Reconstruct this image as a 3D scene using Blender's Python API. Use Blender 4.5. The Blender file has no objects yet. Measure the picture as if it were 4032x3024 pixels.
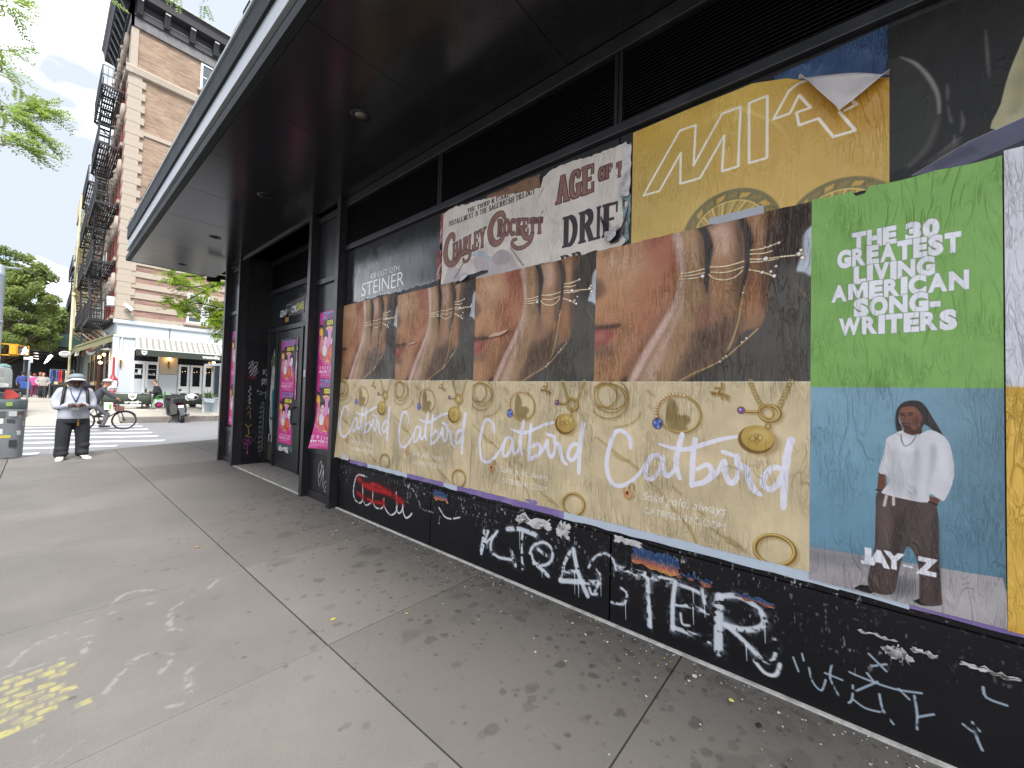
import bpy, bmesh, math, random
import numpy as np
from mathutils import Vector, Matrix

R = random.Random(7)
rng = np.random.default_rng(11)
scene = bpy.context.scene
COL = scene.collection

# ------------------------------------------------------------------ camera, sky, sun, exposure
EYE = 1.5
YAW, PITCH, ROLL = math.radians(49.92), math.radians(1.634), math.radians(1.571)
FPX = 1559.3
c_f = Vector((math.sin(YAW)*math.cos(PITCH), math.cos(YAW)*math.cos(PITCH), math.sin(PITCH)))
_r0 = Vector((math.cos(YAW), -math.sin(YAW), 0)); _u0 = _r0.cross(c_f)
c_r = _r0*math.cos(ROLL) + _u0*math.sin(ROLL)
c_u = _u0*math.cos(ROLL) - _r0*math.sin(ROLL)
cam = bpy.data.cameras.new('camera')
cam.lens = 36*FPX/4032; cam.sensor_width = 36; cam.clip_start = 0.05; cam.clip_end = 1500
cam_o = bpy.data.objects.new('camera', cam); COL.objects.link(cam_o)
m3 = Matrix((c_r, c_u, -c_f)).transposed()
cam_o.matrix_world = Matrix.Translation((0, 0, EYE)) @ m3.to_4x4()
scene.camera = cam_o

SUN_EL, SUN_AZ = math.radians(55), math.radians(196)     # azimuth measured clockwise from +Y
world = bpy.data.worlds.new('World'); scene.world = world; world.use_nodes = True
wn, wl = world.node_tree.nodes, world.node_tree.links
wn.clear()
w_out = wn.new('ShaderNodeOutputWorld'); w_bg = wn.new('ShaderNodeBackground')
w_sky = wn.new('ShaderNodeTexSky'); w_sky.sky_type = 'NISHITA'; w_sky.sun_disc = False
w_sky.sun_elevation = SUN_EL; w_sky.sun_rotation = SUN_AZ
w_sky.air_density = 1.0; w_sky.dust_density = 2.5; w_sky.ozone_density = 1.0
w_tc = wn.new('ShaderNodeTexCoord'); w_map = wn.new('ShaderNodeMapping')
w_map.inputs['Scale'].default_value = (1.0, 1.0, 2.2); w_map.inputs['Location'].default_value = (0.35, 0.1, 0.3)
w_n = wn.new('ShaderNodeTexNoise'); w_n.inputs['Scale'].default_value = 2.6; w_n.inputs['Detail'].default_value = 7
w_n.inputs['Roughness'].default_value = 0.55; w_n.inputs['Distortion'].default_value = 0.5
w_r = wn.new('ShaderNodeValToRGB')
w_r.color_ramp.elements[0].position = 0.30; w_r.color_ramp.elements[0].color = (0.0, 0.0, 0.0, 1)
w_r.color_ramp.elements[1].position = 0.47; w_r.color_ramp.elements[1].color = (1, 1, 1, 1)
w_n2 = wn.new('ShaderNodeTexNoise'); w_n2.inputs['Scale'].default_value = 3.4; w_n2.inputs['Detail'].default_value = 5
w_r2 = wn.new('ShaderNodeValToRGB')
w_r2.color_ramp.elements[0].position = 0.50; w_r2.color_ramp.elements[0].color = (3.0, 3.3, 3.8, 1)
w_r2.color_ramp.elements[1].position = 0.72; w_r2.color_ramp.elements[1].color = (15.5, 15.8, 16.4, 1)
w_mix = wn.new('ShaderNodeMix'); w_mix.data_type = 'RGBA'
wl.new(w_tc.outputs['Generated'], w_map.inputs['Vector'])
wl.new(w_map.outputs[0], w_n.inputs['Vector']); wl.new(w_map.outputs[0], w_n2.inputs['Vector'])
wl.new(w_n.outputs['Fac'], w_r.inputs[0]); wl.new(w_n2.outputs['Fac'], w_r2.inputs[0])
wl.new(w_r.outputs[0], w_mix.inputs[0]); wl.new(w_sky.outputs[0], w_mix.inputs[6]); wl.new(w_r2.outputs[0], w_mix.inputs[7])
wl.new(w_mix.outputs[2], w_bg.inputs['Color']); w_bg.inputs['Strength'].default_value = 0.10
wl.new(w_bg.outputs[0], w_out.inputs['Surface'])

sun = bpy.data.lights.new('sun', 'SUN'); sun.energy = 2.2; sun.angle = math.radians(24); sun.color = (1.0, 0.98, 0.95)
sun_o = bpy.data.objects.new('sun', sun); COL.objects.link(sun_o)
_sd = Vector((math.sin(SUN_AZ)*math.cos(SUN_EL), math.cos(SUN_AZ)*math.cos(SUN_EL), math.sin(SUN_EL)))
sun_o.rotation_euler = _sd.to_track_quat('Z', 'Y').to_euler(); sun_o.location = _sd*60

vs = scene.view_settings
scene.display_settings.display_device = 'sRGB'
vs.view_transform = 'Standard'; vs.look = 'None'; vs.gamma = 1.0; vs.use_curve_mapping = False
vs.exposure = 1.45
scene.cycles.max_bounces = 6; scene.cycles.diffuse_bounces = 4; scene.cycles.glossy_bounces = 3
scene.cycles.transparent_max_bounces = 12
scene.cycles.use_adaptive_sampling = True
try: scene.cycles.use_denoising = True
except Exception: pass

def at(px, py, Y):
    """point of the photograph (4032 px wide) on the vertical plane y = Y"""
    d = c_r*((px-2016)/FPX) - c_u*((py-1512)/FPX) + c_f
    s = Y/d.y
    return Vector((d.x*s, Y, EYE + d.z*s))

# ------------------------------------------------------------------ colours and materials
def lin(c):
    def f(v): return v/12.92 if v <= 0.04045 else ((v+0.055)/1.055)**2.4
    return tuple(f(v) for v in c[:3]) + (1.0,)
def h(s):
    return tuple(int(s[i:i+2], 16)/255 for i in (0, 2, 4))

class NT:
    def __init__(s, name):
        s.m = bpy.data.materials.new(name); s.m.use_nodes = True
        s.n = s.m.node_tree.nodes; s.l = s.m.node_tree.links
        s.b = s.n.get('Principled BSDF'); s.out = s.n.get('Material Output')
    def new(s, t, **kw):
        nd = s.n.new(t)
        for k, v in kw.items():
            if k in nd.inputs.keys(): nd.inputs[k].default_value = v
            else: setattr(nd, k, v)
        return nd
    def link(s, a, b): s.l.new(a, b)

def pm(name, col, rough=0.6, metal=0.0, spec=0.5, var=0.12, vscale=6.0, bump=0.0, bscale=60.0, coat=0.0,
       stain=None, stain_scale=2.0, stain_amt=0.0, alpha=1.0, trans=0.0, emit=None, estr=0.0, stretch=(1, 1, 1), rvar=0.12):
    """procedural material: base colour with noise variation, wear stain and fine bump (object coordinates)"""
    t = NT(name)
    tc = t.new('ShaderNodeTexCoord'); mp = t.new('ShaderNodeMapping'); mp.inputs['Scale'].default_value = stretch
    t.link(tc.outputs['Object'], mp.inputs['Vector'])
    n1 = t.new('ShaderNodeTexNoise', Scale=vscale, Detail=5.0, Roughness=0.6); t.link(mp.outputs[0], n1.inputs['Vector'])
    base = lin(col)
    mx = t.new('ShaderNodeMix', data_type='RGBA', blend_type='MIX')
    lo = tuple(max(0, c*(1-var)) for c in base[:3]) + (1,); hi = tuple(min(1, c*(1+var)) for c in base[:3]) + (1,)
    mx.inputs[6].default_value = lo; mx.inputs[7].default_value = hi
    t.link(n1.outputs['Fac'], mx.inputs[0]); cur = mx.outputs[2]
    if stain is not None and stain_amt > 0:
        n2 = t.new('ShaderNodeTexNoise', Scale=stain_scale, Detail=8.0, Roughness=0.7); t.link(mp.outputs[0], n2.inputs['Vector'])
        rp = t.new('ShaderNodeValToRGB'); rp.color_ramp.elements[0].position = 0.48; rp.color_ramp.elements[1].position = 0.7
        rp.color_ramp.elements[1].color = (stain_amt,)*3 + (1,)
        t.link(n2.outputs['Fac'], rp.inputs[0])
        m2 = t.new('ShaderNodeMix', data_type='RGBA'); t.link(rp.outputs[0], m2.inputs[0]); t.link(cur, m2.inputs[6])
        m2.inputs[7].default_value = lin(stain); cur = m2.outputs[2]
    t.link(cur, t.b.inputs['Base Color'])
    mr = t.new('ShaderNodeMapRange'); mr.inputs['To Min'].default_value = max(0.02, rough-rvar); mr.inputs['To Max'].default_value = min(1, rough+rvar)
    t.link(n1.outputs['Fac'], mr.inputs['Value']); t.link(mr.outputs[0], t.b.inputs['Roughness'])
    t.b.inputs['Metallic'].default_value = metal; t.b.inputs['Specular IOR Level'].default_value = spec
    t.b.inputs['Coat Weight'].default_value = coat; t.b.inputs['Coat Roughness'].default_value = 0.15
    if bump:
        nb = t.new('ShaderNodeTexNoise', Scale=bscale, Detail=6.0, Roughness=0.65); t.link(mp.outputs[0], nb.inputs['Vector'])
        bp = t.new('ShaderNodeBump', Strength=bump, Distance=0.01); t.link(nb.outputs['Fac'], bp.inputs['Height'])
        t.link(bp.outputs[0], t.b.inputs['Normal'])
    if alpha < 1: t.b.inputs['Alpha'].default_value = alpha
    if trans: t.b.inputs['Transmission Weight'].default_value = trans
    if emit is not None:
        t.b.inputs['Emission Color'].default_value = lin(emit); t.b.inputs['Emission Strength'].default_value = estr
    return t.m

# ------------------------------------------------------------------ mesh building
class MB:
    """collects shapes given in world coordinates and links them as one mesh object"""
    def __init__(s): s.v = []; s.f = []; s.mi = []; s.sm = []
    def add(s, vs, fs, mi=0, smooth=False):
        k = len(s.v); s.v += [tuple(p) for p in vs]
        for f in fs: s.f.append(tuple(i+k for i in f)); s.mi.append(mi); s.sm.append(smooth)
        return s
    def box(s, x0, x1, y0, y1, z0, z1, mi=0):
        if x0 > x1: x0, x1 = x1, x0
        if y0 > y1: y0, y1 = y1, y0
        if z0 > z1: z0, z1 = z1, z0
        v = [(x0,y0,z0),(x1,y0,z0),(x1,y1,z0),(x0,y1,z0),(x0,y0,z1),(x1,y0,z1),(x1,y1,z1),(x0,y1,z1)]
        return s.add(v, [(0,3,2,1),(4,5,6,7),(0,1,5,4),(1,2,6,5),(2,3,7,6),(3,0,4,7)], mi)
    def bev(s, x0, x1, y0, y1, z0, z1, b, mi=0):
        """box with chamfered edges"""
        c = [((x0+x1)/2, (y0+y1)/2, (z0+z1)/2)][0]; hx, hy, hz = abs(x1-x0)/2, abs(y1-y0)/2, abs(z1-z0)/2
        b = min(b, hx*.9, hy*.9, hz*.9)
        bm = bmesh.new(); bmesh.ops.create_cube(bm, size=2)
        for v in bm.verts: v.co = Vector((v.co.x*hx, v.co.y*hy, v.co.z*hz))
        bmesh.ops.bevel(bm, geom=bm.edges[:], offset=b, segments=2, affect='EDGES', profile=0.6)
        bm.verts.index_update()
        vs_ = [(v.co.x+c[0], v.co.y+c[1], v.co.z+c[2]) for v in bm.verts]; fs_ = [[v.index for v in f.verts] for f in bm.faces]
        bm.free(); return s.add(vs_, fs_, mi)
    def obox(s, a, b, wx, wz, up=(0,0,1), mi=0, bevel=0):
        """bar of section wx * wz from a to b"""
        a, b = Vector(a), Vector(b); d = (b-a).normalized(); up = Vector(up)
        if abs(d.dot(up)) > 0.98: up = Vector((1,0,0))
        sx = d.cross(up).normalized(); sz = sx.cross(d).normalized()
        v = []
        for p in (a, b):
            for i, j in ((-1,-1),(1,-1),(1,1),(-1,1)): v.append(p + sx*(i*wx/2) + sz*(j*wz/2))
        return s.add(v, [(3,2,1,0),(4,5,6,7),(0,1,5,4),(1,2,6,5),(2,3,7,6),(3,0,4,7)], mi)
    def tube(s, pts, rad, seg=8, mi=0, smooth=True, cap=True):
        pts = [Vector(p) for p in pts]; n = len(pts)
        rad = list(rad) if hasattr(rad, '__len__') else [rad]*n
        vs_, fs_ = [], []; ref = None
        for i, p in enumerate(pts):
            d = (pts[min(i+1, n-1)] - pts[max(i-1, 0)])
            d = d.normalized() if d.length > 1e-9 else Vector((0,0,1))
            if ref is None:
                ref = Vector((0,0,1)) if abs(d.z) < 0.9 else Vector((1,0,0))
                a = d.cross(ref).normalized()
            else:
                a = (a - d*a.dot(d)); a = a.normalized() if a.length > 1e-6 else d.orthogonal().normalized()
            b = d.cross(a)
            for k in range(seg):
                t = 2*math.pi*k/seg; vs_.append(p + a*(math.cos(t)*rad[i]) + b*(math.sin(t)*rad[i]))
        for i in range(n-1):
            for k in range(seg):
                k2 = (k+1) % seg; fs_.append((i*seg+k, i*seg+k2, (i+1)*seg+k2, (i+1)*seg+k))
        if cap:
            fs_.append(tuple(range(seg-1, -1, -1))); fs_.append(tuple((n-1)*seg+k for k in range(seg)))
        return s.add(vs_, fs_, mi, smooth)
    def lathe(s, c, prof, seg=24, mi=0, axis='Z', smooth=True, scale=(1,1), ang=0):
        """profile [(radius, height)] turned about the axis through c"""
        c = Vector(c); vs_, fs_ = [], []
        for r, z in prof:
            for k in range(seg):
                t = 2*math.pi*k/seg + ang; x, y = r*math.cos(t)*scale[0], r*math.sin(t)*scale[1]
                p = {'Z': (x, y, z), 'X': (z, x, y), 'Y': (x, z, y)}[axis]
                vs_.append(c + Vector(p))
        n = len(prof)
        for i in range(n-1):
            for k in range(seg):
                k2 = (k+1) % seg; fs_.append((i*seg+k, i*seg+k2, (i+1)*seg+k2, (i+1)*seg+k))
        fs_.append(tuple(range(seg-1, -1, -1))); fs_.append(tuple((n-1)*seg+k for k in range(seg)))
        return s.add(vs_, fs_, mi, smooth)
    def prism(s, poly, axis, a, b, mi=0):
        """2-D polygon pushed along an axis from a to b; poly is (y,z) for X, (x,z) for Y, (x,y) for Z"""
        def P(q, t): return {'X': (t, q[0], q[1]), 'Y': (q[0], t, q[1]), 'Z': (q[0], q[1], t)}[axis]
        n = len(poly); v = [P(q, a) for q in poly] + [P(q, b) for q in poly]
        f = [tuple(range(n-1, -1, -1)), tuple(range(n, 2*n))] + [(i, (i+1) % n, n+(i+1) % n, n+i) for i in range(n)]
        return s.add(v, f, mi)
    def ball(s, c, r, seg=12, ring=8, mi=0, sc=(1,1,1)):
        c = Vector(c); vs_ = [c+Vector((0,0,r*sc[2]))]; fs_ = []
        for i in range(1, ring):
            p = math.pi*i/ring
            for k in range(seg):
                t = 2*math.pi*k/seg
                vs_.append(c+Vector((r*sc[0]*math.sin(p)*math.cos(t), r*sc[1]*math.sin(p)*math.sin(t), r*sc[2]*math.cos(p))))
        vs_.append(c-Vector((0,0,r*sc[2])))
        for k in range(seg):
            k2 = (k+1) % seg; fs_.append((0, 1+k, 1+k2))
            for i in range(ring-2): fs_.append((1+i*seg+k, 1+(i+1)*seg+k, 1+(i+1)*seg+k2, 1+i*seg+k2))
            fs_.append((1+(ring-2)*seg+k, len(vs_)-1, 1+(ring-2)*seg+k2))
        return s.add(vs_, fs_, mi, True)
    def mesh(s, name, off=(0,0,0)):
        me = bpy.data.meshes.new(name); ox, oy, oz = off
        me.from_pydata([(x-ox, y-oy, z-oz) for x, y, z in s.v], [], s.f)
        me.polygons.foreach_set('material_index', s.mi); me.polygons.foreach_set('use_smooth', s.sm)
        me.update()
        bm = bmesh.new(); bm.from_mesh(me); bmesh.ops.recalc_face_normals(bm, faces=bm.faces[:]); bm.to_mesh(me); bm.free()
        return me
    def build(s, name, mats, parent=None, local=False, org=None):
        """world shapes -> object; local=True keeps the numbers as the parent's own coordinates"""
        off = (0,0,0)
        if parent is not None and not local: off = wloc(parent)
        if org is not None: off = org
        me = s.mesh(name, off)
        for m in (mats if isinstance(mats, (list, tuple)) else [mats]): me.materials.append(m)
        o = bpy.data.objects.new(name, me); COL.objects.link(o)
        if parent is not None: o.parent = parent
        if org is not None:
            o.location = Vector(org) - (wloc(parent) if parent is not None else Vector((0,0,0)))
        return o

def wloc(o):
    p = Vector(o.location)
    while o.parent is not None: o = o.parent; p += Vector(o.location)
    return p
def tag(o, label=None, cat=None, group=None, kind=None):
    if label: o['label'] = label
    if cat: o['category'] = cat
    if group: o['group'] = group
    if kind: o['kind'] = kind
    return o
def thing(name, label, cat, loc=(0,0,0), group=None, rz=0):
    o = bpy.data.objects.new(name, None); COL.objects.link(o); o.location = loc; o.rotation_euler[2] = rz
    o.empty_display_size = 0.2
    return tag(o, label, cat, group)
def dup(o, parent=None, loc=None, rz=None, label=None):
    c = o.copy(); COL.objects.link(c)
    if parent is not None: c.parent = parent
    if loc is not None: c.location = loc
    if rz is not None: c.rotation_euler[2] = rz
    if label: c['label'] = label
    for ch in list(o.children): dup(ch, c)
    return c
def inst(src, name, parent, loc):
    """another piece sharing the source's mesh data"""
    c = src.copy(); c.name = name; COL.objects.link(c); c.parent = parent; c.location = loc
    return c
# ------------------------------------------------------------------ a small painter for printed paper, paint and chalk
def boxblur(a, r):
    if r < 0.5: return a
    r = int(round(r))
    for ax in (0, 1):
        for _ in range(3):
            k = max(1, int(round(r*0.6)))
            pad = [(0, 0)]*a.ndim; pad[ax] = (k+1, k)
            c = np.cumsum(np.pad(a, pad, mode='edge'), axis=ax, dtype=np.float64)
            sl1 = [slice(None)]*a.ndim; sl0 = [slice(None)]*a.ndim
            sl1[ax] = slice(2*k+1, None); sl0[ax] = slice(0, -(2*k+1))
            a = ((c[tuple(sl1)] - c[tuple(sl0)])/(2*k+1)).astype(np.float32)
    return a
def vnoise(hh, ww, cy, cx, seed, octs=4, rough=0.55):
    """smooth value noise, cy * cx cells over the field"""
    g = np.random.default_rng(seed); out = np.zeros((hh, ww), np.float32); amp = 1.0; tot = 0
    for o in range(octs):
        ny, nx = max(1, int(cy*2**o)), max(1, int(cx*2**o))
        if ny > hh or nx > ww: break
        q = g.random((ny+2, nx+2)).astype(np.float32)
        yy = np.linspace(0, ny, hh, endpoint=False); xx = np.linspace(0, nx, ww, endpoint=False)
        iy, ix = yy.astype(int), xx.astype(int); fy, fx = yy-iy, xx-ix
        fy = (fy*fy*(3-2*fy))[:, None]; fx = (fx*fx*(3-2*fx))[None, :]
        a = q[np.ix_(iy, ix)]; b = q[np.ix_(iy, ix+1)]; c = q[np.ix_(iy+1, ix)]; d = q[np.ix_(iy+1, ix+1)]
        out += amp*((a*(1-fx)+b*fx)*(1-fy) + (c*(1-fx)+d*fx)*fy); tot += amp; amp *= rough
    return out/max(tot, 1e-6)
def ccw(p):
    p = np.asarray(p, float); x, y = p[:, 0], p[:, 1]
    a = np.dot(x, np.roll(y, -1)) - np.dot(y, np.roll(x, -1))
    return p if a >= 0 else p[::-1]
def smooth(pts, n=8, closed=False):
    P = np.asarray(pts, float); N = len(P); out = []
    rngi = range(N) if closed else range(N-1)
    for i in rngi:
        g = (lambda j: P[j % N]) if closed else (lambda j: P[min(max(j, 0), N-1)])
        p0, p1, p2, p3 = g(i-1), g(i), g(i+1), g(i+2)
        for k in range(n):
            t = k/n
            out.append(0.5*((2*p1) + (-p0+p2)*t + (2*p0-5*p1+4*p2-p3)*t*t + (-p0+3*p1-3*p2+p3)*t**3))
    if not closed: out.append(P[-1])
    return np.array(out)
def ribbon(pts, w, nc=10):
    """polygons of a brush stroke; w is one width or a list along the path (same units as pts)"""
    P = np.asarray(pts, float); n = len(P)
    W = np.interp(np.linspace(0, 1, n), np.linspace(0, 1, len(w)), w) if hasattr(w, '__len__') else np.full(n, w)
    out = []
    for i in range(n-1):
        d = P[i+1]-P[i]; L = np.hypot(*d)
        if L < 1e-9: continue
        nn = np.array([-d[1], d[0]])/L
        out.append(ccw([P[i]+nn*W[i]/2, P[i]-nn*W[i]/2, P[i+1]-nn*W[i+1]/2, P[i+1]+nn*W[i+1]/2]))
    t = np.linspace(0, 2*np.pi, nc, endpoint=False)
    for i in range(n):
        out.append(P[i] + np.stack([np.cos(t), np.sin(t)], 1)*W[i]/2)
    return out
def ellipse(cx, cy, rx, ry, rot=0, n=40):
    t = np.linspace(0, 2*np.pi, n, endpoint=False); c, s = math.cos(rot), math.sin(rot)
    x, y = rx*np.cos(t), ry*np.sin(t)
    return np.stack([cx+x*c-y*s, cy+x*s+y*c], 1)
def quadmap(tl, tr, br, bl):
    """maps points seen in a slanted view of a sheet to its own unit square"""
    src = [tl, tr, br, bl]; dst = [(0,0),(1,0),(1,1),(0,1)]; A = []; B = []
    for (x, y), (u, v) in zip(src, dst):
        A += [[x, y, 1, 0, 0, 0, -u*x, -u*y], [0, 0, 0, x, y, 1, -v*x, -v*y]]; B += [u, v]
    q = np.append(np.linalg.solve(np.array(A, float), np.array(B, float)), 1).reshape(3, 3)
    def f(pts):
        p = np.asarray(pts, float); o = np.c_[p, np.ones(len(p))] @ q.T
        return o[:, :2]/o[:, 2:]
    return f

class Cv:
    """raster sheet; W * H are its size in the sheet's own units (metres), colours are sRGB"""
    def __init__(s, W, H, ppm, bg):
        s.W, s.H = W, H; s.w, s.h = int(W*ppm), int(H*ppm)
        s.a = np.empty((s.h, s.w, 3), np.float32); s.a[:] = bg
    def px(s, p):
        p = np.asarray(p, float)
        return np.stack([p[:, 0]/s.W*s.w, p[:, 1]/s.H*s.h], 1)
    def cover(s, polys, pad=2):
        E = []
        for p in polys:
            q = s.px(p); E.append(np.concatenate([q, np.roll(q, -1, 0)], 1))
        E = np.concatenate(E); S = 4
        x0 = max(0, int(min(E[:, 0].min(), E[:, 2].min()))-pad); x1 = min(s.w, int(max(E[:, 0].max(), E[:, 2].max()))+pad+1)
        y0 = max(0, int(min(E[:, 1].min(), E[:, 3].min()))-pad); y1 = min(s.h, int(max(E[:, 1].max(), E[:, 3].max()))+pad+1)
        if x1 <= x0 or y1 <= y0: return None
        Hh, Ww = (y1-y0)*S, x1-x0
        xa, ya, xb, yb = E[:, 0]-x0, (E[:, 1]-y0)*S, E[:, 2]-x0, (E[:, 3]-y0)*S
        k = np.abs(yb-ya) > 1e-9; xa, ya, xb, yb = xa[k], ya[k], xb[k], yb[k]
        sg = np.where(yb > ya, 1.0, -1.0)
        lo = np.clip(np.ceil(np.minimum(ya, yb)-0.5), 0, Hh).astype(int); hi = np.clip(np.ceil(np.maximum(ya, yb)-0.5), 0, Hh).astype(int)
        n = np.maximum(hi-lo, 0); idx = np.repeat(np.arange(len(n)), n)
        if len(idx) == 0: return None
        r = np.arange(len(idx)) - np.repeat(np.cumsum(n)-n, n) + lo[idx]
        x = xa[idx] + (r+0.5-ya[idx])/(yb[idx]-ya[idx])*(xb[idx]-xa[idx]); x = np.clip(x, 0, Ww)
        i = np.floor(x).astype(int); f = x-i
        buf = np.zeros(Hh*(Ww+2))
        np.add.at(buf, r*(Ww+2)+i, sg[idx]*(1-f)); np.add.at(buf, r*(Ww+2)+i+1, sg[idx]*f)
        c = np.cumsum(buf.reshape(Hh, Ww+2), 1)[:, :Ww]
        c = np.clip(np.abs(c), 0, 1).reshape(y1-y0, S, Ww).mean(1).astype(np.float32)
        return c, x0, y0, x1, y1
    def fill(s, polys, col, alpha=1.0, blur=0, tex=None):
        """blur in sheet units; tex is a full-size 0..1 field that wears the paint away"""
        if not isinstance(polys, list): polys = [polys]
        b = blur/s.W*s.w
        r = s.cover(polys, pad=int(b*2.2)+2)
        if r is None: return s
        c, x0, y0, x1, y1 = r
        if b >= 0.5: c = boxblur(c, b)
        if tex is not None: c = c*tex[y0:y1, x0:x1]
        c = (c*alpha)[..., None]
        k = col[y0:y1, x0:x1] if isinstance(col, np.ndarray) and col.ndim == 3 else np.array(col, np.float32)
        s.a[y0:y1, x0:x1] = s.a[y0:y1, x0:x1]*(1-c) + k*c
        return s
    def line(s, pts, w, col, alpha=1.0, blur=0, tex=None, nc=10):
        return s.fill(ribbon(pts, w, nc), col, alpha, blur, tex)
    def rect(s, x0, y0, x1, y1, col, alpha=1.0, blur=0, tex=None):
        return s.fill([np.array([(x0,y0),(x1,y0),(x1,y1),(x0,y1)], float)], col, alpha, blur, tex)
    def text(s, t, x, y, size, col, align='l', bold=0.0, sx=1.0, shear=0.0, rot=0.0, alpha=1.0, blur=0, tex=None, space=1.0, warp=None):
        tr = glyphs(t, bold, space)
        if len(tr) == 0: return s
        p = tr.reshape(-1, 2).copy(); p[:, 0] = (p[:, 0] + p[:, 1]*shear)*sx
        wd = p[:, 0].max() if len(p) else 0
        if align == 'c': p[:, 0] -= (p[:, 0].max()+p[:, 0].min())/2
        elif align == 'r': p[:, 0] -= wd
        p *= size; p[:, 1] *= -1
        c, q = math.cos(rot), math.sin(rot); p = np.stack([p[:, 0]*c - p[:, 1]*q + x, p[:, 0]*q + p[:, 1]*c + y], 1)
        if warp is not None: p = warp(p)
        return s.fill([ccw(z) for z in p.reshape(-1, 3, 2)], col, alpha, blur, tex)
    def noise(s, amp, cy, cx, seed):
        s.a *= (1 + amp*(vnoise(s.h, s.w, cy, cx, seed, 5)-0.5))[..., None]; return s
    def image(s, name, alpha=None):
        im = bpy.data.images.new(name, s.w, s.h, alpha=alpha is not None)
        px = np.ones((s.h, s.w, 4), np.float32); px[..., :3] = np.clip(s.a, 0, 1)[::-1]
        if alpha is not None: px[..., 3] = alpha[::-1]
        im.pixels.foreach_set(px.ravel()); im.update(); im.pack()
        return im

_gl = {}
def glyphs(t, bold=0.0, space=1.0):
    """outline triangles of a word in Blender's own built-in typeface"""
    k = (t, round(bold, 4), round(space, 3))
    if k in _gl: return _gl[k]
    cu = bpy.data.curves.new('lettering', 'FONT'); cu.body = t; cu.offset = bold; cu.space_character = space
    cu.resolution_u = 4; cu.fill_mode = 'FRONT'
    o = bpy.data.objects.new('lettering', cu); COL.objects.link(o)
    dg = bpy.context.evaluated_depsgraph_get(); dg.update()
    me = o.evaluated_get(dg).to_mesh(); me.calc_loop_triangles()
    v = np.array([q.co[:2] for q in me.vertices]) if len(me.vertices) else np.zeros((0, 2))
    tr = np.array([v[list(q.vertices)] for q in me.loop_triangles]) if len(me.loop_triangles) else np.zeros((0, 3, 2))
    o.evaluated_get(dg).to_mesh_clear()
    bpy.data.objects.remove(o); bpy.data.curves.remove(cu)
    _gl[k] = tr
    return tr

# western slab-serif letters: stems (thick), hairlines and slabs on a 1 x 1 box (x, y up)
WG = {
 'A': [('d',.12,0,.45,1),('D',.45,1,.82,0),('h',.25,.68,.36),('f',.12,0),('f',.82,0)],
 'B': [('v',.2),('c',.2,.5,1,.72),('c',.2,0,.52,.8),('f',.2,0),('f',.2,1)],
 'C': [('o',.25,1.75)],
 'D': [('v',.2),('c',.2,0,1,.85),('f',.2,0),('f',.2,1)],
 'E': [('v',.2),('h',.2,.82,.94),('h',.2,.68,.5),('h',.2,.85,.06),('t',.8,.82),('t',.83,.18),('f',.2,0),('f',.2,1)],
 'F': [('v',.2),('h',.2,.82,.94),('h',.2,.66,.5),('t',.8,.82),('f',.2,0),('f',.2,1)],
 'G': [('o',.25,1.75),('V',.76,0.05,.45),('h',.55,.95,.45)],
 'H': [('v',.2),('v',.8),('h',.2,.8,.5),('f',.2,0),('f',.2,1),('f',.8,0),('f',.8,1)],
 'I': [('v',.5),('f',.5,0),('f',.5,1)],
 'K': [('v',.2),('e',.25,.45,.82,1),('d',.4,.6,.85,0),('f',.2,0),('f',.2,1),('f',.82,0),('f',.8,1)],
 'L': [('v',.2),('h',.2,.82,.06),('t',.82,.2),('f',.2,0),('f',.2,1)],
 'M': [('e',.16,0,.18,1),('d',.2,1,.5,.1),('e',.5,.1,.82,1),('v',.84),('f',.16,0),('f',.84,0),('f',.16,1),('f',.84,1)],
 'N': [('e',.2,0,.2,1),('d',.2,1,.8,0),('e',.8,0,.8,1),('f',.2,0),('f',.2,1),('f',.8,1)],
 'O': [('o',0,2)],
 'R': [('v',.2),('c',.2,.48,1,.78),('d',.5,.5,.8,0),('f',.2,0),('f',.2,1),('f',.84,0)],
 'S': [('s',)],
 'T': [('v',.5),('h',.1,.9,.94),('t',.12,.82),('t',.88,.82),('f',.5,0)],
 'U': [('u',),('f',.2,1),('f',.8,1)],
 'Y': [('d',.12,1,.5,.45),('e',.5,.45,.86,1),('V',.5,0,.45),('f',.5,0),('f',.12,1),('f',.86,1)],
 '&': [('o',.1,1.9),('d',.3,.8,.9,0)],
}
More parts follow.
